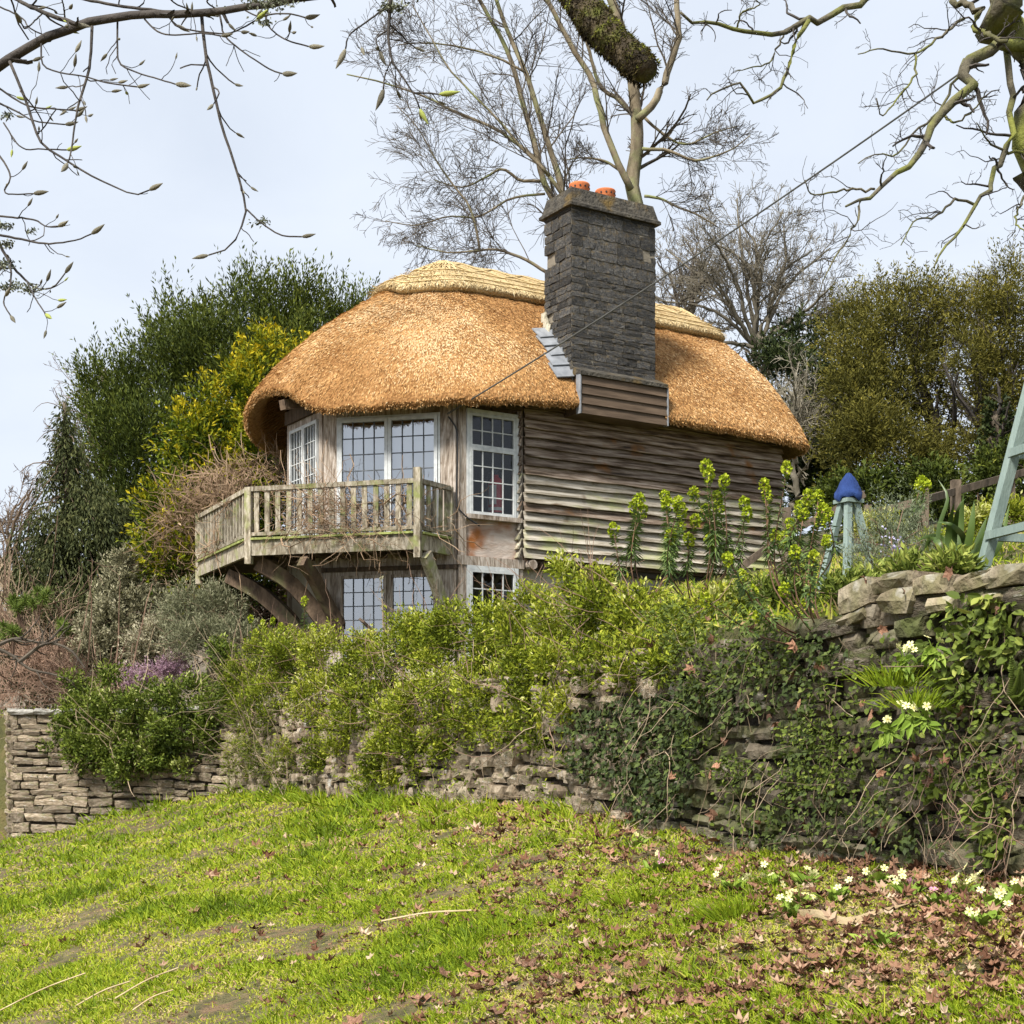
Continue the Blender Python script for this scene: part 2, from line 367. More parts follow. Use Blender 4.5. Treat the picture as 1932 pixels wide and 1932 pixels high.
def sines(seed, n, f0, f1):
    r = np.random.default_rng(seed); k = r.normal(size=(n, 2)); k = k / np.linalg.norm(k, axis=1)[:, None] * r.uniform(f0, f1, (n, 1)); ph = r.uniform(0, 6.28, n)
    return lambda x, y: sum(np.sin(k[i, 0] * x + k[i, 1] * y + ph[i]) for i in range(n)) / n ** 0.5
def fbm(seed, f, octs=3):
    r = np.random.default_rng(seed); G = [r.normal(size=(128, 128)) for _ in range(octs)]; off = r.uniform(0, 50, (octs, 2)); an = r.uniform(0, 6.28, octs)
    def fn(x, y):
        x = np.asarray(x, float); y = np.asarray(y, float); out = 0
        for k in range(octs):
            c, s = math.cos(an[k]), math.sin(an[k]); u = (c * x - s * y) * f * 2.1 ** k + off[k, 0]; v = (s * x + c * y) * f * 2.1 ** k + off[k, 1]
            i = np.floor(u).astype(int); j = np.floor(v).astype(int); a = u - i; b = v - j; a = a * a * (3 - 2 * a); b = b * b * (3 - 2 * b); i0, i1, j0, j1 = i % 128, (i + 1) % 128, j % 128, (j + 1) % 128
            out = out + .62 ** k * (G[k][i0, j0] * (1 - a) * (1 - b) + G[k][i1, j0] * a * (1 - b) + G[k][i0, j1] * (1 - a) * b + G[k][i1, j1] * a * b)
        return out * 1.25
    return fn
_bump = sines(3, 10, 1.0, 4.0); _patch = fbm(11, .7); _patch2 = fbm(12, 1.9)

def lawn_z(x, y):
    x = np.asarray(x, float); y = np.asarray(y, float)
    xc = np.where(x < -10, -10 + (x + 10) * 0.25, np.minimum(x, 6)); yc = np.where(y > 24, 24 + (y - 24) * 0.05, y)
    yc = np.where(yc < -3, -3 + (yc + 3) * 0.2, yc)
    return -1.5 + 0.25 * xc + 0.1 * yc + 0.012 * _bump(x, y) + .014 * _patch2(x * .6, y * .6)

def bank_dist(x, y):
    """signed distance from the wall line, positive on the bank side"""
    x = np.asarray(x, float); y = np.asarray(y, float); sh = x.shape; q = np.c_[x.ravel(), y.ravel()]
    out = np.empty(len(q))
    for i in range(0, len(q), 4000):
        d = q[i:i + 4000, None] - WL[None, ::4]; dd = (d ** 2).sum(-1); j = dd.argmin(1)
        out[i:i + 4000] = (d[np.arange(len(j)), j] * W_N[::4][j]).sum(-1)
    return out.reshape(sh)

def terrace_z(x, y):
    x = np.asarray(x, float); y = np.asarray(y, float)
    s = np.clip((x + 0.3) / 2.6, 0, 1); s = s * s * (3 - 2 * s)
    z = 0.52 + 0.125 * np.clip(y - 6, 0, 40) * s + 0.22 * np.clip(x - 2.6, 0, 30) + 0.02 * _bump(x, y)
    z += 0.05 * np.clip(y - 24, 0, 30) * (1 - s)
    return z

def grid_mesh(xs, ys, zf, keep=None):
    X, Y = np.meshgrid(xs, ys); Z = zf(X, Y); nx, ny = len(xs), len(ys)
    i = (np.arange(ny - 1)[:, None] * nx + np.arange(nx - 1)[None]).ravel()
    Fq = np.stack([i, i + 1, i + 1 + nx, i + nx], -1)
    mb = MB(); mb.add(np.stack([X, Y, Z], -1).reshape(-1, 3), Fq)
    return mb

M['soil'] = mat_noise('lawn_soil', [(0.3, (0.06, 0.055, 0.02)), (0.5, (0.13, 0.115, 0.045)), (0.7, (0.25, 0.19, 0.10))], 9, bstr=1.0, bdist=0.05, fine=40, detail=10, spots=[((0.20, 0.13, 0.07), 6.0, 0.5, 0.64)])
M['terrace_soil'] = mat_noise('terrace_soil', [(0.3, (0.045, 0.045, 0.018)), (0.55, (0.10, 0.095, 0.03)), (0.75, (0.19, 0.13, 0.065))], 2.5, bstr=1.0, bdist=0.05, fine=30, detail=10)
xs = np.unique(np.r_[np.linspace(-260, -12, 20), np.arange(-12, 6, 0.3), np.linspace(6, 200, 20)])
ys = np.unique(np.r_[np.linspace(-60, 0, 10), np.arange(0, 26, 0.3), np.linspace(26, 320, 24)])
grid_mesh(xs, ys, lawn_z).build('lawn', M['soil'], smooth=True, kind='structure', label='sloping green lawn with bare leafy patches below the stone wall')

def terr_full(x, y):
    sd = bank_dist(x, y); b = np.clip((sd - 0.12) / 0.1, 0, 1)
    return (lawn_z(x, y) - 1.2) * (1 - b) + terrace_z(x, y) * b
xs = np.unique(np.r_[np.arange(-8.0, 8, 0.16), np.linspace(8, 160, 24)]); ys = np.unique(np.r_[np.arange(2.0, 30, 0.16), np.linspace(30, 260, 22)])
grid_mesh(xs, ys, terr_full).build('terrace_ground', M['terrace_soil'], smooth=True, kind='structure', label='raised garden ground held behind the stone wall')

# ---------------------------------------------------------------- dry-stone walls: every stone a piece of its own
def stone_arrays(rng, e1=.04, e2=.10, jy=.035, jx=.04):
    g = [(-.5, -.5), (0, -.5), (.5, -.5), (-.5, 0), (0, 0), (.5, 0), (-.5, .5), (0, .5), (.5, .5)]
    V = []
    for i, (x, z) in enumerate(g):
        edge = (x != 0) + (z != 0)
        y = -.5 + (0.0, e1, e2)[edge] + rng.normal(0, jy)
        V.append((x * (1 - .03 * (edge == 2)) + rng.normal(0, jx), y, z * (1 - .05 * (edge == 2)) + rng.normal(0, jx * 1.6)))
    per = [0, 1, 2, 5, 8, 7, 6, 3]
    for i in per: V.append((g[i][0] * .96, .5, g[i][1] * .96))
    Fs = [(0, 1, 4, 3), (1, 2, 5, 4), (3, 4, 7, 6), (4, 5, 8, 7)]
    for a in range(8):
        b = (a + 1) % 8; Fs.append((per[b], per[a], 9 + a, 9 + b))
    return np.array(V), np.array(Fs)
_srng = np.random.default_rng(21)
STONES = [stone_arrays(_srng) for _ in range(18)]
FLAT_STONES = [stone_arrays(_srng, .02, .05, .03, .022) for _ in range(18)]
def stone_meshes(mat, nm, kinds=None):
    out = []
    for V, Fs in kinds or STONES:
        b = MB(); b.add(V, Fs); me = b.mesh(nm); me.materials.append(mat); out.append(me)
    return out

def wall_point(s):
    x = np.interp(s, W_S, WL[:, 0]); y = np.interp(s, W_S, WL[:, 1])
    i = min(int(np.searchsorted(W_S, s)), len(W_S) - 1)
    return np.array((x, y)), W_T[i], W_N[i]

def lay_wall(root, s0, s1, top, mat, rng, wide, tall, name='stone', limit=300, skip=0.0, jit=0.03):
    """courses of stones along the wall line between arc lengths s0 and s1"""
    specs = []
    zlow = -1.7; z = zlow
    while z < top - 0.02:
        h = rng.uniform(*tall); h = min(h, top - z + 0.01); s = s0 + rng.uniform(0, .1)
        while s < s1:
            w = rng.uniform(*wide) * (1.3 if rng.random() < .15 else 1); w = min(w, max(s1 - s, .06))
            p, t, n = wall_point(s + w / 2)
            dz = 0.03 * math.sin(s * 1.9 + z * 5) + rng.normal(0, jit * .3)
            zc = z + h / 2 + dz
            if zc + h / 2 > lawn_z(p[0] - n[0] * .1, p[1] - n[1] * .1) - 0.05 and rng.random() > skip:
                hh = h * rng.uniform(.86, 1.0)
                depth = rng.uniform(.20, .26)
                specs.append((p[0] + n[0] * (depth / 2 - .02 + rng.normal(0, jit * .6)), p[1] + n[1] * (depth / 2 - .02 + rng.normal(0, jit * .6)), zc,
                              math.atan2(-t[1], -t[0]), rng.normal(0, .035), w * .97, depth, hh, rng.integers(len(STONES)), p[1]))
            s += w + rng.uniform(.0, .015)
        z += h
    specs.sort(key=lambda q: -(q[5] * q[7]) / q[9] ** 2)
    meshes = stone_meshes(mat, name); rest = MB()
    for i, q in enumerate(specs):
        if i < limit:
            put(name, meshes[q[8]], None, root, loc=q[:3], rot=(0, q[4], q[3]), scale=(q[5], q[6], q[7]))
        else:
            V, Fs = STONES[q[8]]
            R = Matrix.Rotation(q[3], 3, 'Z') @ Matrix.Rotation(q[4], 3, 'Y')
            rest.add((V * np.array(q[5:8])) @ np.array(R).T + np.array(q[:3]), Fs)
    if len(specs) > limit: rest.build('small_stones', mat, root, kind='stuff')
    return len(specs)

def wall_core(root, s0, s1, top, thick=0.42):
    b = MB(); ss = np.linspace(s0, s1, 60); rows = []
    for s in ss:
        p, t, n = wall_point(s); zb = -2.2
        f = p + n * .055; k = p + n * thick
        rows.append([(f[0], f[1], zb), (f[0], f[1], top - .03), (k[0], k[1], top - .03), (k[0], k[1], zb)])
    V = np.array(rows).reshape(-1, 3); Fs = []
    for i in range(len(ss) - 1):
        for j in range(3): a = i * 4 + j; Fs.append((a, a + 1, a + 5, a + 4))
    b.add(V, Fs); n = len(V) - 4
    b.add(V[:4], (0, 1, 2, 3)); b.add(V[n:], (3, 2, 1, 0))
    b.build('core', M['wall_earth'], root)

i_split = int(np.argmin(np.hypot(WL[:, 0] + 3.64, WL[:, 1] - 19.0))); S_SPLIT = W_S[i_split]; S_END = W_S[-1]
gw = thing('garden_wall', (0, 0, 0), 'rough dry-stone retaining wall running from the right foreground to the hedge', 'stone wall')
wall_core(gw, 0, S_SPLIT, 0.6)
rw = np.random.default_rng(5)
i_mid = int(np.argmin(np.hypot(WL[:, 0] - 0.9, WL[:, 1] - 8.5))); S_MID = W_S[i_mid]
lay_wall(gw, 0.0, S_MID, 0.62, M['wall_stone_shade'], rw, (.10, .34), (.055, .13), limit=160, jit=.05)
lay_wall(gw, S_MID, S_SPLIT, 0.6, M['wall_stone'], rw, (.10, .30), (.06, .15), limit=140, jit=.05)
# big uneven coping stones that show along the near top
ms = stone_meshes(M['wall_stone'], 'coping_stone')
for (px, py, w, h, tilt, k) in ((1672, 1128, 84, 50, -.28, 0), (1742, 1102, 72, 34, -.05, 1), (1752, 1136, 80, 46, .10, 2), (1810, 1106, 72, 30, .03, 3), (1890, 1096, 96, 32, -.10, 4), (1668, 1168, 60, 26, -.3, 5), (1830, 1142, 74, 30, .06, 7), (1905, 1136, 80, 30, -.05, 8), (1975, 1088, 90, 40, 0, 9)):
    d = np.interp(px, (1500, 1932), (7.05, 5.55)) + .1; p = at(px, py, d); u = d / F
    sidx = int(np.argmin(np.hypot(WL[:, 0] - p[0], WL[:, 1] - p[1]))); t, n = W_T[sidx], W_N[sidx]; base = WL[sidx] + n * .08
    V, Fs = stone_arrays(np.random.default_rng(900 + k), .04, .12, .03, .04); cb = MB(); cb.add(V * np.array((w * u * 1.2, .30, h * u)), Fs); cb.build('coping_stone', M['wall_stone'], gw, loc=(base[0], base[1], p[2]), rot=(0, tilt * .6, math.atan2(-t[1], -t[0])))

bw = thing('boundary_wall', (0, 0, 0), 'coursed stone wall with pale coping ending at a corner on the far left', 'stone wall')
wall_core(bw, S_SPLIT, S_END, 0.56)
lay_wall(bw, S_SPLIT, S_END, 0.56, M['wall_stone'], rw, (.2, .5), (.07, .14), limit=230, jit=.02)
cm = stone_meshes(M['coping'], 'coping_slab'); s = S_SPLIT
while s < S_END:
    w = rw.uniform(.3, .6); p, t, n = wall_point(min(s + w / 2, S_END))
    put('coping_slab', cm[rw.integers(18)], None, bw, loc=(p[0] + n[0] * .15, p[1] + n[1] * .15, .60), rot=(0, rw.normal(0, .02), math.atan2(-t[1], -t[0])), scale=(w, .5, .085)); s += w
# the wall turns back at its left corner
e0 = WL[-1]; rd = unit(np.array((-.42, 1.0))); core = MB()
a = e0 + np.array((.06, .03)); c = a + rd * 4; side = np.array((rd[1], -rd[0])) * .4
core.add([(a[0], a[1], -2.2), (c[0], c[1], -2.2), (c[0], c[1], .55), (a[0], a[1], .55), (a[0] + side[0], a[1] + side[1], -2.2), (c[0] + side[0], c[1] + side[1], -2.2), (c[0] + side[0], c[1] + side[1], .55), (a[0] + side[0], a[1] + side[1], .55)],
         [(0, 3, 2, 1), (4, 5, 6, 7), (3, 7, 6, 2), (0, 4, 7, 3), (1, 2, 6, 5)])
core.build('return_core', M['wall_earth'], bw)
sm = stone_meshes(M['wall_stone'], 'stone'); z = -1.6
while z < .52:
    h = rw.uniform(.08, .15); q = 0.0
    while q < 2.2:
        w = rw.uniform(.2, .5); p = e0 + rd * (q + w / 2) + side * .2
        put('stone', sm[rw.integers(18)], None, bw, loc=(p[0], p[1], z + h / 2), rot=(0, 0, math.atan2(-rd[1], -rd[0])), scale=(w, .26, h * .95)); q += w
    z += h
# ---------------------------------------------------------------- thatched cottage (local x along the boarded side, y across, z up)
HA = math.radians(32.0); HB = 0.5; HC = np.array((0.136, 20.0))
cottage = thing('thatched_cottage', (HC[0], HC[1], HB), 'small timber cottage with a domed golden thatched roof above the hedge', 'cottage', rz=HA)
ca, sa = math.cos(HA), math.sin(HA)
def loc2(wx, wy):
    dx, dy = wx - HC[0], wy - HC[1]
    return np.array((ca * dx + sa * dy, -sa * dx + ca * dy))
def hb(mb, name, mat, parent=None, **kw):
    return mb.build(name, mat, parent or cottage, shift=(0, 0, -HB), **kw)
rh = np.random.default_rng(31)

A_, C_, B_, D_ = np.array((-1.0, 0.0)), np.array((0.0, 0.0)), np.array((-2.3, 1.3)), np.array((-2.3, 2.45))
G_ = np.array((-1.0, 3.75)); K_ = np.array((4.55, 3.75)); J_ = np.array((4.55, 0.0))
PLAN = [A_, C_, J_, K_, G_, D_, B_]

# walls that close the shell (far sides), floors, partition: what one sees through the glass
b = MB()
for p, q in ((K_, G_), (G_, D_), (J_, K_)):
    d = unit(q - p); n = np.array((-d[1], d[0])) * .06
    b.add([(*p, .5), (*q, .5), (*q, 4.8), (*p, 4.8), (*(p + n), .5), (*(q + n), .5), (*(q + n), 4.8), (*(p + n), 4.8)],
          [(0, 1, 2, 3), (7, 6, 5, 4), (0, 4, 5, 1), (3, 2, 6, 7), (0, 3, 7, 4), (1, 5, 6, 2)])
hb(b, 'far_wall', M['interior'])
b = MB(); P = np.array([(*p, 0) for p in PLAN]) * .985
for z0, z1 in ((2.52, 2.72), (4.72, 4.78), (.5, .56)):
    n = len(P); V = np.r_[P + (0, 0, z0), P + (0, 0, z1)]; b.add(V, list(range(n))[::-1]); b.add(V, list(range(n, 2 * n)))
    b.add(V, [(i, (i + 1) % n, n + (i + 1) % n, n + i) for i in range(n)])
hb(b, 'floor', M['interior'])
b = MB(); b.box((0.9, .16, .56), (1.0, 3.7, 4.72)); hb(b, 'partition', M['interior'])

# ground-floor rendered wall under the boards
b = MB(); b.box((0.02, .08, .5), (4.54, .2, 2.75)); hb(b, 'rendered_wall', M['render_wall'])
# upper wall behind the boards
b = MB(); b.box((0.0, -.06, 2.6), (4.54, .06, 4.78)); hb(b, 'board_backing', M['dark_timber'])

# waney-edged weatherboards, each its own board
def board(u0, u1, v, z, h, nseg, mat, lean=.045, wave=.014, axis='u', nm='weatherboard', thick=.028):
    us = np.linspace(u0, u1, nseg + 1); ph = rh.uniform(0, 6.28, 3); am = rh.uniform(.4, 1, 3)
    low = z + wave * sum(am[i] * np.sin(us * (2.2, 4.7, 9.1)[i] + ph[i]) for i in range(3)) / 1.6
    sag = .01 * np.sin(us * 1.3 + ph[0])
    top = np.full_like(us, z + h * 1.12)
    prof = [(v - lean + 0, low), (v - lean - thick + sag * .4, low + .002), (v - thick * .4, top), (v + .0, top)]
    V = np.stack([np.stack([us, np.full_like(us, q[0]) if np.isscalar(q[0]) else q[0], q[1]], -1) for q in prof], 1).reshape(-1, 3)
    if axis == 'v': V = V[:, [1, 0, 2]] * np.array((1, 1, 1))
    Fs = []
    for i in range(nseg):
        for j in range(4): a = i * 4 + j; c = i * 4 + (j + 1) % 4; Fs.append((a, c, c + 4, a + 4))
    m = MB(); m.add(V, Fs); m.add(V[:4], (0, 1, 2, 3)); m.add(V[-4:], (3, 2, 1, 0))
    return hb(m, nm, mat)
z = 2.64; i = 0
while z < 4.72:
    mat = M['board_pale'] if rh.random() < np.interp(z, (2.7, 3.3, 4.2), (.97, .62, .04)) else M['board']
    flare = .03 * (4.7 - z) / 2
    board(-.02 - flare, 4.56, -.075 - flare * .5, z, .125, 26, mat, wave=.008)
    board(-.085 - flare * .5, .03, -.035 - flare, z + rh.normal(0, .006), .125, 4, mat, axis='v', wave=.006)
    z += .125; i += 1
# round joist end under the corner
b = MB(); b.tubes([[(.08, -.16, 2.56), (.08, .3, 2.56)]], [[.065, .065]], 12); hb(b, 'joist_end', M['weathered_timber'], smooth=False)
b = MB(); b.tubes([[(.3, -.08, 2.57), (.3, .3, 2.57)]], [[.06, .06]], 12); hb(b, 'joist_end', M['dark_timber'])

# ---- facets with windows
class Facet:
    def __init__(s, p, q):
        s.p = p; s.q = q; s.L = np.linalg.norm(q - p); s.d = (q - p) / s.L; s.n = np.array((s.d[1], -s.d[0]))     # n points outside
    def __call__(s, V):
        V = np.asarray(V, float)
        xy = s.p + V[:, :1] * s.d + V[:, 1:2] * s.n
        return np.c_[xy, V[:, 2]]
f3 = Facet(A_, C_); f2 = Facet(B_, A_); f1 = Facet(D_, B_)
for ff in (f1, f2, f3):
    mid = ff.p + ff.d * ff.L / 2
    if np.dot(ff.n, mid - np.array((1.0, 1.9))) < 0: ff.n = -ff.n

def casement(ff, x0, x1, z0, z1, cols, rows, frame_mat, bar_mat, glass, parent, fw=.045, bw=.011, y=.03, nm='casement', transom=None):
    b = MB()
    b.box((x0, y, z0), (x0 + fw, y + .05, z1), ff); b.box((x1 - fw, y, z0), (x1, y + .05, z1), ff)
    b.box((x0 + fw, y, z0), (x1 - fw, y + .048, z0 + fw), ff); b.box((x0 + fw, y, z1 - fw), (x1 - fw, y + .048, z1), ff)
    fr = hb(b, nm, frame_mat, parent)
    gx0, gx1, gz0, gz1 = x0 + fw, x1 - fw, z0 + fw, z1 - fw
    for i in range(1, cols):
        x = gx0 + (gx1 - gx0) * i / cols; m = MB(); m.box((x - bw / 2, y + .012, gz0), (x + bw / 2, y + .036, gz1), ff); hb_sub(m, 'glazing_bar', bar_mat, fr)
    for j in range(1, rows):
        z = gz0 + (gz1 - gz0) * j / rows; m = MB(); m.box((gx0, y + .014, z - bw / 2), (gx1, y + .034, z + bw / 2), ff); hb_sub(m, 'glazing_bar', bar_mat, fr)
    for i in range(cols):
        for j in range(rows):
            xa, xb = gx0 + (gx1 - gx0) * i / cols, gx0 + (gx1 - gx0) * (i + 1) / cols
            za, zb = gz0 + (gz1 - gz0) * j / rows, gz0 + (gz1 - gz0) * (j + 1) / rows
            t = rh.normal(0, .0012, 4); m = MB()
            m.add(ff(np.array([(xa, y + .022 + t[0], za), (xb, y + .022 + t[1], za), (xb, y + .022 + t[2], zb), (xa, y + .022 + t[3], zb)])), (0, 1, 2, 3))
            hb_sub(m, 'pane', glass, fr)
    return fr
def hb_sub(m, name, mat, parent):
    return m.build(name, mat, parent, shift=(0, 0, -HB))

WP, WT, GL = M['white_paint'], M['weathered_timber'], M['glazing_lead']
def timber(ff, lo, hi, mat=WT, nm='post'):
    m = MB(); m.box(lo, hi, ff); return hb(m, nm, mat)
# facet towards the camera (two tall leaded casements over the balcony)
L2 = f2.L
timber(f2, (0.0, -.05, .5), (.185, .05, 4.62)); timber(f2, (L2 - .225, -.05, .5), (L2 - .015, .052, 4.62))
timber(f2, (.185, -.05, 4.5), (L2 - .225, .045, 4.62), nm='head_beam'); timber(f2, (-.05, -.06, 4.62), (L2 + .03, .09, 4.80), M['dark_timber'], 'wall_plate')
timber(f2, (.185, -.05, 2.5), (L2 - .225, .04, 2.84), nm='cill_panel')
timber(f2, (-.03, -.05, 2.44), (L2 + .0, .075, 2.5), M['dark_timber'], 'bressummer')
w = hb(MB().box((.185, -.03, 2.84), (.215, .06, 4.5), f2).box((L2 - .255, -.03, 2.84), (L2 - .225, .06, 4.5), f2).box((.215, -.03, 4.47), (L2 - .255, .06, 4.5), f2).box((.215, -.03, 2.84), (L2 - .255, .07, 2.87), f2), 'window', WP)
mid = L2 / 2 - .02
casement(f2, .218, mid, 2.873, 4.467, 4, 7, WP, GL, M['glass_sky'], w and cottage)
casement(f2, mid + .004, L2 - .258, 2.873, 4.467, 4, 7, WP, GL, M['glass_sky'], cottage)
m = MB(); m.box((.25, -.06, 2.9), (L2 - .29, -.05, 4.40), f2); hb(m, 'window_blind', M['blind'])
# lower window of the same facet, bare wood frames
timber(f2, (.185, -.05, 1.0), (L2 - .225, .03, 1.2), nm='cill_panel')
hb(MB().box((.19, -.03, 1.2), (.235, .05, 2.44), f2).box((L2 - .27, -.03, 1.2), (L2 - .225, .05, 2.44), f2).box((.235, -.03, 2.39), (L2 - .27, .05, 2.44), f2), 'window', WT)
casement(f2, .237, mid - .02, 1.203, 2.387, 4, 6, WT, GL, M['glass_sky'], cottage, fw=.04, bw=.011)
casement(f2, mid + .03, L2 - .272, 1.203, 2.387, 4, 6, WT, GL, M['glass_sky'], cottage, fw=.04, bw=.011)
timber(f2, (mid - .018, -.03, 1.2), (mid + .028, .055, 2.39), nm='mullion')
# narrow facet by the boarded side
L3 = f3.L
timber(f3, (0.0, -.05, .5), (.10, .05, 4.62)); timber(f3, (.905, -.05, .5), (.985, .048, 4.62))
timber(f3, (-.02, -.06, 4.62), (L3 + .02, .088, 4.80), M['dark_timber'], 'wall_plate')
timber(f3, (.10, -.05, 4.56), (.905, .02, 4.62), M['dark_timber'], 'head_beam')
hb(MB().box((.105, -.03, 3.17), (.145, .07, 4.56), f3).box((.86, -.03, 3.17), (.90, .07, 4.56), f3).box((.145, -.03, 4.51), (.86, .07, 4.56), f3), 'window', WP)
timber(f3, (.09, -.04, 3.11), (.93, .12, 3.168), WT, 'window_sill')
casement(f3, .148, .857, 4.06, 4.507, 4, 2, WP, WP, M['glass_clear'], cottage, bw=.014, y=.02, fw=.035)
casement(f3, .148, .857, 3.173, 4.056, 4, 4, WP, WP, M['glass_clear'], cottage, bw=.014, y=.03, fw=.04)
timber(f3, (.10, -.04, 2.62), (.905, .02, 3.11), M['stained_panel'], 'apron_panel')
timber(f3, (-.03, -.05, 2.50), (L3 - .01, .07, 2.62), WT, 'bressummer')
hb(MB().box((.105, -.03, 1.3), (.145, .07, 2.50), f3).box((.86, -.03, 1.3), (.90, .07, 2.50), f3).box((.145, -.03, 2.45), (.86, .07, 2.50), f3), 'window', WP)
casement(f3, .148, .857, 1.3, 2.447, 4, 5, WP, WP, M['glass_clear'], cottage, bw=.014, fw=.035)
# front facet on the left
L1 = f1.L
timber(f1, (0.0, -.05, .5), (.12, .05, 4.62)); timber(f1, (L1 - .10, -.05, .5), (L1 + .0, .048, 4.62))
timber(f1, (0, -.06, 4.62), (L1 + .03, .09, 4.80), M['dark_timber'], 'wall_plate')
timber(f1, (.12, -.05, 4.52), (L1 - .10, .04, 4.62), nm='head_beam')
casement(f1, .13, L1 / 2 + .01, 2.873, 4.515, 4, 7, WP, WP, M['glass_clear'], cottage, bw=.012)
casement(f1, L1 / 2 + .014, L1 - .11, 2.873, 4.515, 4, 7, WP, WP, M['glass_clear'], cottage, bw=.012)
timber(f1, (.12, -.05, .5), (L1 - .10, .03, 2.87), M['render_wall'], 'wall_panel')
# projecting rafter foot under the raised eave
m = MB(); m.bar((-2.25, 1.75, 4.82), (-2.78, 1.62, 4.70), .12, .13); hb(m, 'rafter_foot', M['brace_timber'])

# ---- thatched roof
EAVE = np.array([(4.3, -.5, 4.60), (2.0, -.5, 4.66), (.6, -.5, 4.67), (-.6, -.48, 4.58), (-1.5, -.15, 4.52), (-2.2, .45, 4.48), (-2.62, 1.0, 4.54), (-2.80, 1.5, 4.83), (-2.88, 2.2, 4.90), (-2.78, 2.9, 4.76), (-2.35, 3.6, 4.58), (-1.5, 4.15, 4.5),
                 (-.5, 4.35, 4.5), (2, 4.4, 4.6), (4, 4.35, 4.6), (4.75, 3.9, 4.6), (5.08, 3.2, 4.6), (5.15, 1.9, 4.6), (5.12, .6, 4.6), (4.92, -.25, 4.59)])
NP, NT = 260, 30
E = smooth_line(np.r_[EAVE[-3:], EAVE, EAVE[:3]], 4000)
s0 = np.argmin(np.linalg.norm(E - EAVE[0], axis=1)); 
seg = E[(np.arange(4000) > 200) & (np.arange(4000) < 3800)]
i0 = np.argmin(np.linalg.norm(seg[:800] - EAVE[0], axis=1)); i1 = len(seg) - 800 + np.argmin(np.linalg.norm(seg[-800:] - EAVE[0], axis=1))
cyc = seg[i0:i1]; cl = np.concatenate([[0], np.cumsum(np.linalg.norm(np.diff(cyc, axis=0), axis=1))])
E = np.stack([np.interp(np.linspace(0, cl[-1], NP, endpoint=False), cl, cyc[:, k]) for k in range(3)], 1)
R0, R1, RZ = -.12, 4.15, 7.08
RIDGE = np.c_[np.clip(E[:, 0], R0, R1), np.full(NP, 1.9), np.full(NP, RZ)]
outw = unit(E[:, :2] - RIDGE[:, :2])
def roof_pt(t):
    t = np.asarray(t)[..., None]
    g = .83 * t + .17 * t ** 5 - .045 * np.sin(np.pi * t)
    xy = RIDGE[:, :2] + (E[:, :2] - RIDGE[:, :2]) * t
    z = RZ - (RZ - (E[:, 2:3] + .13)) * g
    return np.concatenate([xy, z], -1)
ts = np.linspace(0, 1, NT)
rings = [roof_pt(np.full(NP, t)) for t in ts]
def lip(out, dz): return np.c_[E[:, :2] + outw * out, E[:, 2] + dz]
rings += [lip(.025, .07), lip(.02, .02), lip(-.03, -.015), lip(-.10, -.01), lip(-.30, .10), lip(-.55, .26)]
GR = np.array(rings)
def ring_faces(nr, n):
    i = np.arange(nr - 1)[:, None] * n; j = np.arange(n)[None]; j2 = (j + 1) % n
    return np.stack(np.broadcast_arrays(i + j, i + n + j, i + n + j2, i + j2), -1).reshape(-1, 4)
wob = .012 * np.sin(GR[..., 0] * 7 + 1) * np.sin(GR[..., 1] * 6) + .01 * np.sin(GR[..., 0] * 17 + GR[..., 2] * 13)
GR[2:, :, 2] += wob[2:]
def mat_thatch(name, stops, sc=1.0):
    m, nt, out = nodes(name)
    v = coords(nt, (1, 1, .8))
    vo = N_(nt, 'TexVoronoi', Scale=26 * sc); nt.links.new(v, vo.inputs['Vector'])
    f = noise(nt, v, 22 * sc, 6, .7)
    c = ramp(nt, f, stops)
    big = ramp(nt, noise(nt, coords(nt), 1.3, 4), [(.35, (.58, .52, .46)), (.65, (1.0, 1.0, 1.0))])
    c = mixc(nt, 1.0, c, big, 'MULTIPLY')
    principled(nt, out, c, .9, vo.outputs['Distance'], .7, .03, spec=.15)
    return m
M['thatch'] = mat_thatch('thatch', [(.3, (.17, .08, .028)), (.5, (.38, .20, .075)), (.72, (.58, .36, .16))])
M['thatch_under'] = mat_noise('thatch_under', [(.3, (.16, .085, .03)), (.7, (.42, .26, .10))], 5, (6, 6, 1), bstr=.8, fine=30)
M['ridge_thatch'] = mat_thatch('ridge_thatch', [(.3, (.34, .23, .10)), (.5, (.56, .43, .23)), (.72, (.72, .60, .36))], 1.2)
M['straw'] = mat_leaf('straw', [(0, (.15, .07, .025)), (.35, (.38, .195, .068)), (.7, (.60, .36, .15)), (1, (.78, .58, .33))], .8, 0.0, .15)
M['ridge_straw'] = mat_leaf('ridge_straw', [(0, (.30, .19, .08)), (.5, (.58, .45, .24)), (1, (.78, .68, .44))], .8, 0.0, .15)
RF = ring_faces(len(GR), NP); cc = GR.reshape(-1, 3)[RF].mean(1); RF_KEEP = ~((cc[:, 0] > .62) & (cc[:, 0] < 2.02) & (cc[:, 1] < -.12) & (cc[:, 2] < 5.3)); b = MB(); b.add(GR.reshape(-1, 3), RF[RF_KEEP])
roof = hb(b, 'roof', M['thatch'], smooth=True)
roof.data.materials.append(M['thatch_under'])
cen = np.arange(len(roof.data.polygons)); roof.data.polygons.foreach_set('material_index', (np.nonzero(RF_KEEP)[0] // NP >= NT + 2).astype(np.int32))

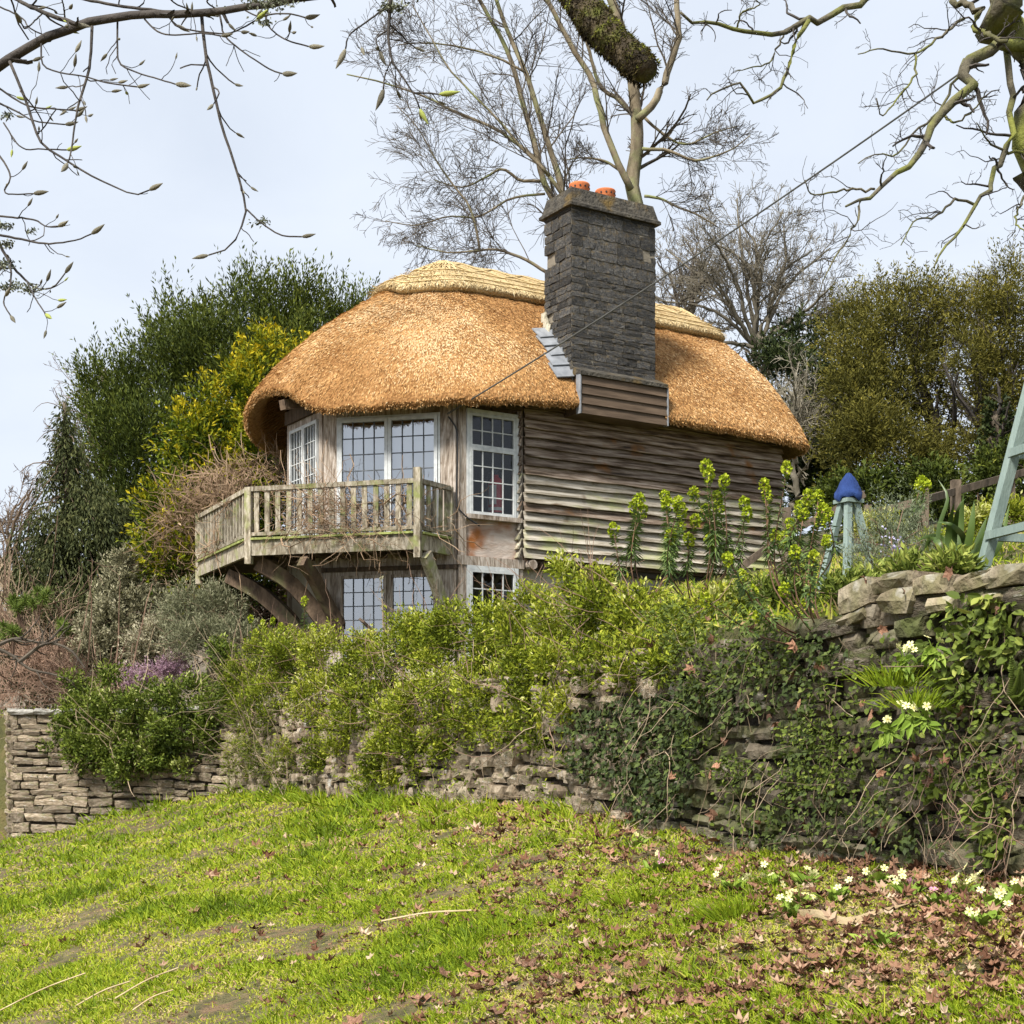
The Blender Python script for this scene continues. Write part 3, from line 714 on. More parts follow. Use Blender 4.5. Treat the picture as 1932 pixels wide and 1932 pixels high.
def on_roof(n, tlo, thi, rng):
    """random points on the thatch with outward normals and the down-slope direction"""
    j = rng.uniform(0, NP, n); t = np.sqrt(rng.uniform(tlo ** 2, thi ** 2, n)) * (NT - 1)
    j0 = j.astype(int) % NP; j1 = (j0 + 1) % NP; fj = (j - np.floor(j))[:, None]; i0 = np.minimum(t.astype(int), NT - 2); ft = (t - i0)[:, None]
    a = GR[i0, j0] * (1 - fj) + GR[i0, j1] * fj; c = GR[i0 + 1, j0] * (1 - fj) + GR[i0 + 1, j1] * fj
    p = a * (1 - ft) + c * ft; dn = unit(c - a); acr = unit(GR[i0, j1] - GR[i0, j0] + 1e-6 * outw[j0, :1] + (GR[i0 + 1, j1] - GR[i0 + 1, j0]))
    nn = unit(np.cross(dn, acr)); nn = np.where(nn[:, 2:3] < 0, -nn, nn)
    return p, dn, nn, acr
p, dn, nn, ac = on_roof(108000, .28, 1.0, rh)
keep = (p[:, 1] < 2.6) | (p[:, 0] < -1.0) | (p[:, 0] > 4.0); keep &= ~((p[:, 0] > .58) & (p[:, 0] < 2.1) & (p[:, 1] > -.62) & (p[:, 1] < .42))
p, dn, nn, ac = p[keep], dn[keep], nn[keep], ac[keep]; n = len(p)
d = unit(dn + nn * rh.uniform(.10, .38, n)[:, None] + ac * rh.normal(0, .28, n)[:, None])
b = MB(); b.leaves(p - d * .02, d, nn + rh.normal(0, .4, (n, 3)), rh.uniform(.04, .10, n), rh.uniform(.006, .013, n), np.clip(rh.normal(.43, .18, n) + .13 * _patch(p[:, 0] * 1.1 + 9, p[:, 1] * 1.1 + p[:, 2] * .5), 0, 1), 'diamond', .1)
b.build('thatch_straw', M['straw'], roof, shift=(0, 0, -HB), kind='stuff')
# fringe of cut straw round the eave
j = rh.integers(0, NP, 9000); q = rh.random(9000); okj = ~((E[j, 0] > .56) & (E[j, 0] < 2.1) & (E[j, 1] < 0)); j = np.where(okj, j, (j + 60) % NP); fj = rh.random((9000, 1)); e = (GR[NT, j] * q[:, None] + GR[NT + 2, j] * (1 - q[:, None])) * fj + (GR[NT, (j + 1) % NP] * q[:, None] + GR[NT + 2, (j + 1) % NP] * (1 - q[:, None])) * (1 - fj)
b = MB(); dd = np.c_[outw[j] * .5, np.full(9000, -.8)] + rh.normal(0, .35, (9000, 3)); b.leaves(e, dd, rh.normal(size=(9000, 3)), rh.uniform(.03, .06, 9000), .014, np.clip(rh.normal(.5, .22, 9000), 0, 1))
b.build('eave_straw', M['straw'], roof, shift=(0, 0, -HB), kind='stuff')
# underside reeds seen under the raised eave
j = rh.integers(int(NP * .30), int(NP * .62), 5000); q = rh.random((5000, 1)); e = GR[NT + 4, j] * q + GR[NT + 5, j] * (1 - q); e[:, 2] -= .004
dd = unit(GR[NT + 4, j] - GR[NT + 5, j]); b = MB(); b.leaves(e, dd + rh.normal(0, .08, (5000, 3)), (0, 0, -1), rh.uniform(.1, .22, 5000), .012, np.clip(rh.normal(.33, .2, 5000), 0, 1))
b.build('underside_reed', M['straw'], roof, shift=(0, 0, -HB), kind='stuff')

# block ridge: a thicker pale cap with rods pinned over it
tc_ = np.linspace(0, .35, 8); cap_r = []
for t in tc_:
    q = roof_pt(np.full(NP, t)); q[:, 2] += .11 - .02 * t; q[:, :2] += outw * (.06 * t / .35); cap_r.append(q)
q = roof_pt(np.full(NP, .365)); q[:, 2] += .06; q[:, :2] += outw * .05; cap_r.append(q)
q = roof_pt(np.full(NP, .355)); q[:, 2] += .0; cap_r.append(q); q = roof_pt(np.full(NP, .33)); q[:, 2] -= .05; cap_r.append(q)
CG = np.array(cap_r); CG[:8, :, 2] += .01 * np.sin(CG[:8, :, 0] * 11) 
b = MB(); b.add(CG.reshape(-1, 3), ring_faces(len(CG), NP)); cap = b.build('ridge_cap', M['ridge_thatch'], roof, smooth=True, shift=(0, 0, -HB))
def cap_pt(j, t, lift=.015):
    a = roof_pt(np.full(NP, t)); a[:, 2] += .11 - .02 * t + lift; a[:, :2] += outw * (.06 * t / .35); return a[int(j) % NP]
jj = [k for k in range(NP) if (E[k, 1] < 1.6 or E[k, 0] < -1)]
vis = sorted(k for k in range(NP) if E[k, 0] < 5.2 and (E[k, 1] < 2.2))
for t in (.17, .26, .325):
    line = np.array([cap_pt(k, t) for k in range(0, NP)]); ln = np.r_[line, line[:1]]
    m = MB(); m.tubes(ln[None], np.full((1, len(ln)), .011), 4, cap=False); m.build('ridge_rod', M['ridge_straw'], roof, shift=(0, 0, -HB))
step = 6; m = MB()
for k in range(0, NP, step):
    for a, c in ((.03, .165), (.165, .03)):
        m.tubes(np.array([[cap_pt(k, a), cap_pt(k + step // 2, (a + c) / 2), cap_pt(k + step, c)]]), np.full((1, 3), .010), 4)
m.build('ridge_cross_rods', M['ridge_straw'], roof, shift=(0, 0, -HB))
n = 9000; kk = rh.integers(0, NP, n); tt = np.sqrt(rh.uniform(0, .36 ** 2, n))
tab = np.array([[cap_pt(k, t, .0) for t in np.linspace(0, .36, 13)] for k in range(NP)]); ti = np.minimum((tt / .36 * 12).astype(int), 11); fr = (tt / .36 * 12 - ti)[:, None]
pp = tab[kk, ti] * (1 - fr) + tab[kk, ti + 1] * fr + rh.normal(0, .012, (n, 3)) * (1, 1, .3); dd = unit(tab[kk, ti + 1] - tab[kk, ti])
b = MB(); b.leaves(pp, dd + rh.normal(0, .3, (n, 3)), np.c_[outw[kk], np.ones(n)], rh.uniform(.06, .13, n), .012, np.clip(rh.normal(.55, .22, n), 0, 1), fold=.1)
b.build('ridge_straw', M['ridge_straw'], roof, shift=(0, 0, -HB), kind='stuff')

# ---- chimney
cu0, cu1, cv0, cv1 = .60, 2.02, -.30, .36
b = MB()
V = [(cu0 + .006, cv0 + .006, 4.9), (cu1 - .006, cv0 + .006, 4.9), (cu1 - .02, cv1, 4.9), (cu0 + .02, cv1, 4.9), (cu0 + .006, cv0 + .006, 7.45), (cu1 - .006, cv0 + .006, 7.45), (cu1 - .04, cv1 - .02, 7.45), (cu0 + .04, cv1 - .02, 7.45)]
b.add(V, [(0, 3, 2, 1), (4, 5, 6, 7), (0, 1, 5, 4), (1, 2, 6, 5), (2, 3, 7, 6), (3, 0, 4, 7)])
chim = hb(b, 'chimney', M['chimney_mortar'])
cst = stone_meshes(M['chimney_stone'], 'stone', FLAT_STONES)
def lay_face(p0, p1, z0, z1, rz):
    d = unit(p1 - p0); L = np.linalg.norm(p1 - p0); nrm = np.array((d[1], -d[0])); z = z0
    while z < z1 - .03:
        h = min(rh.uniform(.10, .19) if z > 6.5 else rh.uniform(.055, .13), z1 - z); x = 0
        while x < L - .01:
            w = rh.uniform(.12, .30) if h > .09 else rh.uniform(.2, .42)
            if L - x - w < .09: w = L - x
            c = p0 + d * (x + w / 2) - nrm * (.036 + rh.uniform(0, .008))
            if rh.random() > .03:
                put('stone', cst[rh.integers(18)], None, chim, loc=(c[0], c[1], z + h / 2 - HB), rot=(0, rh.normal(0, .02), rz), scale=(w * .955, .10, h * .915))
            x += w
        z += h
lay_face(np.array((cu0, cv0)), np.array((cu1, cv0)), 5.26, 7.44, 0.0)
lay_face(np.array((cu0, cv1)), np.array((cu0, cv0)), 5.0, 7.44, -math.pi / 2)
lay_face(np.array((cu1, cv0)), np.array((cu1, cv1)), 5.0, 7.44, math.pi / 2)
b = MB(); o = .06
ringz = [(o, 7.43), (o, 7.47), (o - .03, 7.50), (-.02, 7.70), (-.14, 7.73)]
V = []
for e_, z_ in ringz: V += [(cu0 - e_, cv0 - e_, z_), (cu1 + e_, cv0 - e_, z_), (cu1 + e_, cv1 + e_, z_), (cu0 - e_, cv1 + e_, z_)]
V = np.array(V); b.add(V, (3, 2, 1, 0)); b.add(V, (16, 17, 18, 19)); b.add(V, ring_faces(5, 4)[:, ::-1]); b.build('chimney_cap', M['chimney_cap'], chim, shift=(0, 0, -HB))
def lathe(b, c, prof, n=20):
    th = np.arange(n) / n * 2 * np.pi; V = np.array([[(c[0] + r * math.cos(t), c[1] + r * math.sin(t), z) for t in th] for r, z in prof])
    b.add(V.reshape(-1, 3), ring_faces(len(prof), n)[:, ::-1])
for (u, v) in ((.98, .06), (1.42, .06)):
    b = MB(); lathe(b, (u, v), [(.12, 7.68), (.115, 7.76), (.125, 7.80), (.0, 7.80)])
    pot = b.build('chimney_pot', M['pot_cream'], chim, shift=(0, 0, -HB), smooth=True)
    b = MB(); lathe(b, (u, v), [(.125, 7.79), (.138, 7.82), (.142, 7.88), (.147, 7.895), (.14, 7.91), (.10, 7.905), (.10, 7.82), (.0, 7.82)]); ring = b.build('chimney_pot_rim', M['terracotta'], chim, shift=(0, 0, -HB), smooth=True)
    for k in range(12):
        a = k / 12 * 6.283; b = MB(); c = np.array((u + .134 * math.cos(a), v + .134 * math.sin(a), 7.85)); dn_ = np.array((math.cos(a), math.sin(a), 0))
        b.tubes([[c, c + dn_ * .012]], [[.014, .014]], 6); b.build('vent_hole', M['black_plastic'], chim, shift=(0, 0, -HB))
# boarded apron below the stack and its ledge
b = MB(); b.box((cu0 + .01, -.46, 4.60), (cu1 + .03, -.05, 5.16)); hb(b, 'chimney_apron', M['brown_board'])
b = MB(); b.add([(cu0 - .02, -.55, 5.15), (cu1 + .04, -.55, 5.15), (cu1 + .04, -.29, 5.27), (cu0 - .02, -.29, 5.27), (cu0 - .02, -.55, 5.10), (cu1 + .04, -.55, 5.10), (cu1 + .04, -.29, 5.12), (cu0 - .02, -.29, 5.12)],
                [(0, 1, 2, 3), (7, 6, 5, 4), (0, 4, 5, 1), (1, 5, 6, 2), (3, 2, 6, 7), (0, 3, 7, 4)]); hb(b, 'slate_ledge', M['chimney_cap'])
for k in range(4):
    z0 = 4.585 + k * .132; b = MB()
    b.add([(cu0 + .01, -.535, z0), (cu1 + .03, -.535, z0), (cu1 + .03, -.505, z0 + .15), (cu0 + .01, -.505, z0 + .15), (cu0 + .01, -.49, z0), (cu1 + .03, -.49, z0), (cu1 + .03, -.475, z0 + .15), (cu0 + .01, -.475, z0 + .15)],
          [(0, 1, 2, 3), (7, 6, 5, 4), (0, 4, 5, 1), (1, 5, 6, 2), (3, 2, 6, 7), (0, 3, 7, 4)]); hb(b, 'apron_board', M['brown_board'])
for u in (cu0 - .012, cu1 + .045):
    b = MB(); b.box((u - .008, -.54, 4.58), (u + .008, -.44, 5.12)); hb(b, 'lead_edge', M['lead'])
# stepped lead flashings and mortar up the left side of the stack
def thatch_z(v):
    t = (1.9 - v) / 2.4; g = .83 * t + .17 * t ** 5 - .045 * math.sin(math.pi * t); return RZ - (RZ - 4.79) * g
for k in range(5):
    va, vb = -.36 + k * .125, -.20 + k * .125; w = .27 - .015 * k + rh.uniform(-.03, .03); b = MB(); za, zb = thatch_z(va) + .055, thatch_z(vb) + .045
    V = np.array([(cu0 - w, va - .02, za - .025), (cu0 - .01, va - .03, za + .02), (cu0 - .01, vb, zb + .02), (cu0 - w * 1.06, vb + .02, zb - .02)])
    V2 = V + (0, -.006, .012); b.add(np.r_[V, V2], [(0, 1, 2, 3), (7, 6, 5, 4), (0, 4, 5, 1), (1, 5, 6, 2), (2, 6, 7, 3), (3, 7, 4, 0)]); hb(b, 'lead_flashing', M['lead'])
    b = MB(); b.box((cu0 - .022, va, za - .02), (cu0 - .012, vb, za + .13)); hb(b, 'lead_step', M['lead'])
for k in range(3):
    b = MB(); V, Fs = STONES[k]; V = V * np.array((.05, .09, .13)); b.add(V + np.array((cu0 - .02, .24 + k * .05, thatch_z(.24 + k * .05) + .10 + k * .04)), Fs); hb(b, 'mortar_fillet', M['mortar'])

# ---- balcony
PR, PL, PE = loc2(-1.19, 18.77), loc2(-3.44, 19.4), loc2(-4.57, 21.67)
HR = loc2(-.80, 19.36); HE = np.array((-2.0, 3.2))
b = MB(); poly = [HR, PR, PL, PE, HE, B_ + (.1, .1)]
V = np.array([(*p, 2.66) for p in poly] + [(*p, 2.73) for p in poly]); n = len(poly); b.add(V, list(range(n))); b.add(V, list(range(n, 2 * n))[::-1]); b.add(V, [(i, (i + 1) % n, n + (i + 1) % n, n + i) for i in range(n)])
bal = hb(b, 'balcony', M['dark_timber'])
def bs(m, nm, mat): return m.build(nm, mat, bal, shift=(0, 0, -HB))
MT = M['mossy_timber']
def rail_run(p, q, nb, lowrail=True, post_end=.06):
    d = unit(q - p); p3 = np.array((*p, 0)); q3 = np.array((*q, 0)); L = np.linalg.norm(q - p); d3 = np.array((*d, 0))
    bs(MB().bar(p3 + d3 * .045 + (0, 0, 2.705), q3 - d3 * .045 + (0, 0, 2.705), .05, .20), 'fascia_beam', MT)
    out = np.array((d[1], -d[0], 0)) * .035
    if np.dot(out[:2], (p + q) / 2 - np.array((-1.5, 1.5))) < 0: out = -out
    bs(MB().bar(p3 + d3 * .05 + out * .3 + (0, 0, 2.82), q3 - d3 * .05 + out * .3 + (0, 0, 2.82), .10, .028), 'deck_edge', M['moss_edge'])
    bs(MB().bar(p3 + d3 * .04 + (0, 0, 3.475), q3 - d3 * .04 + (0, 0, 3.475), .065, .06), 'top_rail', MT)
    bs(MB().bar(p3 + d3 * .04 + (0, 0, 2.885), q3 - d3 * .04 + (0, 0, 2.885), .05, .045), 'bottom_rail', MT)
    for k in range(nb):
        c = p3 + d3 * L * (k + .75) / (nb + .5); lean = rh.normal(0, .004)
        bs(MB().bar(c + (0, 0, 2.905), c + d3 * lean + (0, 0, 3.447), .026 if abs(np.dot(d, (1, 0))) > 2 else .022, .068, up=d3), 'baluster', MT)
rail_run(PR, PL, 15); rail_run(PL, PE, 17); rail_run(PR, HR, 5)
for p, lo, hi, w in ((PR, 2.50, 3.64, .088), (PL, 2.50, 3.50, .088), (PE, 2.50, 3.52, .08), (HR, 2.62, 3.5, .06)):
    m = MB(); m.bar((*p, lo), (*p, hi), w, w, up=(*unit(PL - PR), 0)); bs(m, 'post', MT)
for k in range(9):      # deck boards seen from below and at the edges
    a = PR + (PL - PR) * (k + .5) / 9; c = a + np.array((.707, .707)) * .62
    bs(MB().bar((*a, 2.625), (*c, 2.625), .09, .06), 'joist', M['dark_timber'])
def curved(pts, w, h, nm='brace', mat=None):
    c = smooth_line(pts, 9); m = MB(); up = np.cross(unit(c[-1] - c[0]), (0, 0, 1)); side = unit(up)
    nn_ = np.array([unit(np.cross(side, unit(c[min(i + 1, 8)] - c[max(i - 1, 0)]))) for i in range(9)])
    V = np.array([[c[i] + sx * side * w / 2 + sz * nn_[i] * h / 2 for sx, sz in ((-1, -1), (1, -1), (1, 1), (-1, 1))] for i in range(9)]).reshape(-1, 3)
    m.add(V, ring_faces(9, 4)); m.add(V[:4], (0, 1, 2, 3)); m.add(V[-4:], (3, 2, 1, 0)); return bs(m, nm, mat or M['brace_timber'])
fB = B_ + np.array((-.05, -.02)); fA = A_ + np.array((-.02, -.05))
def W3(px, py, d): p = at(px, py, d); return np.array((*loc2(p[0], p[1]), p[2]))
curved([W3(432, 1086, 20.6), W3(490, 1118, 20.4), W3(545, 1168, 20.2), W3(590, 1230, 20.0)], .12, .20)
curved([W3(485, 1062, 19.6), W3(545, 1098, 19.65), W3(592, 1150, 19.75), W3(635, 1210, 19.8)], .13, .20)
curved([W3(570, 1058, 19.15), W3(592, 1090, 19.4), W3(612, 1130, 19.6), W3(640, 1180, 19.75)], .12, .15)
curved([W3(803, 1046, 18.85), W3(815, 1080, 19.0), W3(828, 1118, 19.15), W3(843, 1165, 19.35)], .10, .17, mat=MT)

# cable clipped to the post of the narrow facet
c = [W3(846, 786, 19.4), W3(856, 800, 19.38), W3(862, 815, 19.38), W3(863, 870, 19.38), W3(861, 930, 19.38), W3(863, 955, 19.38), W3(880, 975, 19.40), W3(905, 992, 19.45)]
m = MB(); m.tubes(smooth_line(c, 30)[None], np.full((1, 30), .012), 6); hb(m, 'down_cable', M['black_plastic'])

# fire extinguisher standing inside the window of the narrow facet
ex = f3(np.array([(.69, -.17, 3.16)]))[0]
fe = thing('fire_extinguisher', (0, 0, 0), 'red fire extinguisher with white label behind the cottage window', 'fire extinguisher')
fe.parent = None; wloc = np.array((HC[0] + ca * ex[0] - sa * ex[1], HC[1] + sa * ex[0] + ca * ex[1], 3.19)); fe.location = tuple(wloc); fe.scale = (1.2, 1.2, 1.08)
b = MB(); lathe(b, (0, 0), [(.0, 0), (.085, 0), (.09, .02), (.09, .42), (.07, .48), (.035, .51), (.03, .54), (0, .54)], 20); b.build('body', M['red_paint'], fe, smooth=True)
b = MB(); lathe(b, (0, 0), [(.087, -.02), (.094, -.02), (.094, .06), (.087, .06)], 20); b.build('base_ring', M['black_plastic'], fe)
b = MB(); b.box((-.02, -.02, .54), (.02, .02, .60)); b.bar((0, 0, .60), (.10, -.03, .63), .02, .015); b.build('valve', M['black_plastic'], fe)
b = MB(); b.tubes([smooth_line([(0.02, 0, .57), (-.08, -.05, .55), (-.11, -.05, .4), (-.10, -.03, .15)], 12)], np.full((1, 12), .011), 6); b.build('hose', M['black_plastic'], fe)
b = MB(); th = np.linspace(-2.6, -1.5, 8); V = np.array([[(.0915 * math.cos(t), .0915 * math.sin(t), z) for t in th] for z in (.16, .40)]).reshape(-1, 3); b.add(V, [(i, i + 1, i + 9, i + 8) for i in range(7)]); b.build('label', M['white_print'], fe)
b = MB(); V = np.array([[(.0915 * math.cos(t), .0915 * math.sin(t), z) for t in np.linspace(-2.8, -.4, 12)] for z in (.085, .125)]).reshape(-1, 3); b.add(V, [(i, i + 1, i + 13, i + 12) for i in range(11)]); b.build('band', M['white_print'], fe)
b = MB(); b.box((-.02, -.4, 3.0), (.95, -.13, 3.185), f3); hb(b, 'window_ledge', M['interior'])

# overhead cable from the cottage post up to the right
a = at(844, 781, 19.35); e = at(1960, 12, 15.0); t = np.linspace(0, 1, 40)[:, None]; line = a * (1 - t) + (a + (e - a) * 1.25) * t; line[:, 2] -= .16 * (4 * t * (1 - t))[:, 0]
m = MB(); m.tubes(line[None], np.full((1, 40), .010), 6); m.build('overhead_cable', mat_noise('cable_sheath', [(.3, (.05, .05, .045)), (.7, (.11, .11, .10))], 9, bstr=.1), label='grey overhead cable slanting across the chimney to the upper right', cat='cable')
# ---------------------------------------------------------------- foliage helpers
def ball(rng, n, k=2.0):
    """points in the unit ball, denser towards the shell"""
    v = unit(rng.normal(size=(n, 3))); return v * (rng.random((n, 1)) ** (1 / (3 * k)))

def lobe_points(rng, lobes, n):
    """lobes (px, py, d, rx, ry) -> points, outward directions and lobe numbers; wide lobes get more points"""
    a = np.array([l[3] * l[4] * l[2] ** 2 for l in lobes], float); idx = rng.choice(len(lobes), n, p=a / a.sum())
    c = np.array([at(l[0], l[1], l[2]) for l in lobes]); s = np.array([(l[3] * l[2] / F, l[3] * l[2] / F * .85, l[4] * l[2] / F) for l in lobes])
    sub_n, sr = 22, .28                       # every lobe is a cluster of smaller clumps with gaps between
    sc_ = ball(rng, len(lobes) * sub_n, 2.5).reshape(len(lobes), sub_n, 3); k = sc_[idx, rng.integers(0, sub_n, n)]
    q = k * .82 + ball(rng, n, 1.5) * sr
    return c[idx] + q * s[idx], unit(unit(q) * .6 + unit(q - k * .82) * .7), idx

def plumes(mb, rng, C, axis, L, r, m, lL, lW, tint, tip=.25, spread=.9, jit=.25, shape='diamond', power=1.0, droop=0.0):
    """sprays: m leaves round an axis of length L, tapering from radius r to a point"""
    n = len(C); s = np.tile(np.linspace(.0, 1, m), (n, 1)) + rng.normal(0, .05, (n, m)); s = np.clip(s, 0, 1)
    axis = unit(axis); rad = unit(np.cross(axis[:, None], rng.normal(size=(n, m, 3))))
    L = np.broadcast_to(L, (n,)); r = np.broadcast_to(r, (n,))
    P = C[:, None] + axis[:, None] * (L[:, None] * s)[..., None] + rad * (r[:, None] * (1 - s) ** power * rng.uniform(.3, 1, (n, m)))[..., None]
    P[..., 2] -= droop * (L[:, None] * s) ** 2
    D = axis[:, None] + rad * spread + rng.normal(0, jit, (n, m, 3)); D[..., 2] -= droop * s
    t = np.clip(np.broadcast_to(tint, (n,))[:, None] + tip * (s - .5) + rng.normal(0, .1, (n, m)), 0, 1)
    k = n * m
    mb.leaves(P.reshape(k, 3), D.reshape(k, 3), rng.normal(size=(k, 3)) + (0, 0, .6), lL * rng.uniform(.7, 1.3, k), lW * rng.uniform(.7, 1.3, k), t.ravel(), shape)

def trunk_tube(mb, pts, r0, r1, k=14, sides=9, rng=None, wob=.0):
    c = smooth_line(pts, k)
    if rng is not None: c[1:-1] += rng.normal(0, wob, (k - 2, 3))
    mb.tubes(c[None], np.linspace(r0, r1, k)[None], sides); return c

M['bark_brown'] = mat_noise('bark_brown', [(.3, (.045, .035, .025)), (.7, (.15, .12, .085))], 9, (3, 3, 1), bstr=.8, fine=26)
M['bark_dark'] = mat_noise('bark_dark', [(.3, (.03, .026, .024)), (.7, (.085, .072, .06))], 14, bstr=.5, fine=40)
M['bark_birch'] = mat_noise('bark_pale_lichen', [(.3, (.085, .065, .04)), (.55, (.21, .17, .11)), (.8, (.36, .31, .225))], 2.4, (2, 2, 1), bstr=.5, fine=20, spots=[((.20, .22, .09), 1.6, .5, .66)])
M['twig_grey'] = mat_noise('twig_grey', [(.3, (.045, .036, .028)), (.7, (.12, .10, .075))], 4, bstr=.2)
M['twig_mid'] = mat_noise('twig_mid', [(.3, (.09, .078, .055)), (.7, (.20, .175, .13))], 4, bstr=.2)
M['twig_brown'] = mat_noise('twig_brown', [(.3, (.085, .06, .04)), (.7, (.22, .16, .11))], 3, bstr=.2)
M['oak_bark'] = mat_noise('oak_bark_mossy', [(.3, (.045, .04, .025)), (.7, (.15, .13, .085))], 8, bstr=.9, fine=30, spots=[((.17, .18, .035), 2.2, .44, .62)])
M['yew'] = mat_leaf('yew_leaf', [(0, (.014, .022, .005)), (.4, (.056, .078, .013)), (.75, (.13, .155, .022)), (1, (.25, .255, .04))], .5, .15)
M['weeping'] = mat_leaf('weeping_leaf', [(0, (.015, .021, .008)), (.45, (.06, .072, .024)), (.8, (.125, .13, .045)), (1, (.24, .20, .095))], .6, .12)
M['golden'] = mat_leaf('golden_leaf', [(0, (.016, .035, .004)), (.35, (.07, .11, .008)), (.65, (.23, .25, .012)), (1, (.50, .40, .015))], .5, .25)
M['olive'] = mat_leaf('olive_leaf', [(0, (.022, .024, .006)), (.4, (.085, .082, .016)), (.7, (.165, .15, .028)), (1, (.28, .235, .045))], .6, .2)
M['hebe'] = mat_leaf('grey_shrub_leaf', [(0, (.06, .06, .03)), (.4, (.19, .18, .10)), (.75, (.36, .34, .215)), (1, (.52, .48, .34))], .6, .15)
M['sage'] = mat_leaf('sage_leaf', [(0, (.07, .08, .04)), (.4, (.18, .19, .105)), (.75, (.31, .31, .19)), (1, (.45, .43, .30))], .6, .2)
M['dark_green'] = mat_leaf('dark_evergreen_leaf', [(0, (.006, .010, .004)), (.5, (.025, .038, .012)), (1, (.08, .10, .03))], .5, .1)

# ---------------------------------------------------------------- conifers left of the cottage
rt = np.random.default_rng(101)
def yew():
    base = at(430, 1240, 29)
    t = thing('yew_tree', base, 'large dark green yew tree rising behind the thatched roof', 'tree')
    o = base
    lob = [(455, 640, 29, 90, 100), (520, 640, 29, 85, 100), (350, 655, 29, 66, 90), (610, 650, 29.5, 74, 95), (400, 690, 28.8, 80, 80), (570, 690, 29, 70, 80), (415, 735, 28, 120, 130), (285, 750, 28.5, 62, 105), (220, 775, 28.5, 60, 85), (185, 750, 28.6, 32, 60), (520, 760, 28.3, 120, 130),
           (300, 880, 27.6, 110, 120), (200, 880, 28, 80, 100), (420, 900, 27.5, 120, 140), (520, 950, 28, 100, 160), (330, 1020, 27.5, 120, 120), (680, 640, 30, 45, 75), (420, 1060, 27.8, 110, 120), (640, 760, 29.4, 80, 120), (240, 1040, 27.9, 100, 110)]
    mb = MB(); C, out, idx = lobe_points(rt, lob, 9000)
    lt = rt.uniform(.30, .5, len(lob))
    plumes(mb, rt, C - o, out * .55 + np.array((0, 0, .75)) + rt.normal(0, .3, C.shape), rt.uniform(.4, .85, len(C)), .15, 16, .100, .029, lt[idx] + rt.normal(0, .10, len(C)), .35, .5, .2)
    # upright leading shoots that make the ragged outline
    top = [(306, 552), (353, 556), (383, 540), (420, 540), (459, 518), (485, 520), (523, 521), (560, 540), (608, 536), (630, 560), (264, 606), (251, 644), (238, 662), (190, 668), (179, 660), (165, 690), (149, 712), (660, 580), (685, 560), (700, 585), (440, 535), (580, 528), (330, 575), (290, 590), (220, 680), (275, 640)]
    for (x, y) in top:
        for k in range(5):
            q = at(x + rt.normal(0, 10), y + rt.uniform(0, 60), 28.8 + rt.normal(0, .5))
            plumes(mb, rt, (q - o)[None] - (0, 0, .75), np.array([(rt.normal(0, .15), rt.normal(0, .15), 1)]), rt.uniform(.6, .95), .17, 46, .09, .028, .42, .25, .5)
    mb.build('crown', M['yew'], t)
    b = MB(); c = trunk_tube(b, [(0, 0, -.6), (.1, 0, 2), (0.3, .1, 3.8), (.3, .2, 5.6)], .45, .12); b.build('trunk', M['bark_brown'], t, smooth=True)
    Pb, Rb = grow(rt, c[None], np.linspace(.45, .12, 14)[None], 26, 7, (1.2, 2.2), (50, 10), .12, .05, rr=.4); b = MB(); b.tubes(Pb, Rb, 5); b.build('limbs', M['bark_brown'], t)
yew()
def weeping():
    base = at(140, 1330, 24.5); o = base
    t = thing('weeping_conifer', base, 'weeping conifer with drooping dull green curtains left of the yew', 'tree')
    lob = [(120, 800, 24.4, 16, 60), (128, 880, 24.4, 42, 60), (140, 960, 24.2, 80, 60), (90, 1010, 24.2, 60, 70), (190, 960, 24.6, 70, 80), (160, 1050, 24, 105, 80), (80, 1100, 24, 60, 70), (210, 1060, 24.5, 70, 80), (140, 1150, 23.8, 110, 80), (60, 1190, 24, 70, 60), (220, 1150, 24.4, 60, 90), (110, 1230, 23.8, 120, 60)]
    mb = MB(); C, out, idx = lobe_points(rt, lob, 2600)
    plumes(mb, rt, C - o, out * np.array((.35, .35, 0)) + np.array((0, 0, -.9)) + rt.normal(0, .15, C.shape), rt.uniform(.35, .8, len(C)), .09, 16, .085, .03, .42 + rt.normal(0, .12, len(C)), -.25, .35)
    q = np.array([at(119 + rt.normal(0, 5), y, 24.4) for y in np.linspace(755, 860, 14)]) - o
    plumes(mb, rt, q, np.tile((.1, 0, -1.0), (14, 1)) + rt.normal(0, .2, (14, 3)), .5, .12, 30, .09, .03, .4, -.2, .5)
    mb.build('crown', M['weeping'], t)
    b = MB(); c = trunk_tube(b, [(0, 0, -.5), (-.05, 0, 2), (-.16, 0, 5.0)], .2, .03); b.build('trunk', M['bark_brown'], t, smooth=True)
    Pb, Rb = grow(rt, c[None], np.linspace(.2, .03, 14)[None], 70, 7, (.6, 1.5), (75, 12), .1, .0, rr=.25, droop=.5); b = MB(); b.tubes(Pb, Rb, 4); b.build('limbs', M['twig_brown'], t)
weeping()
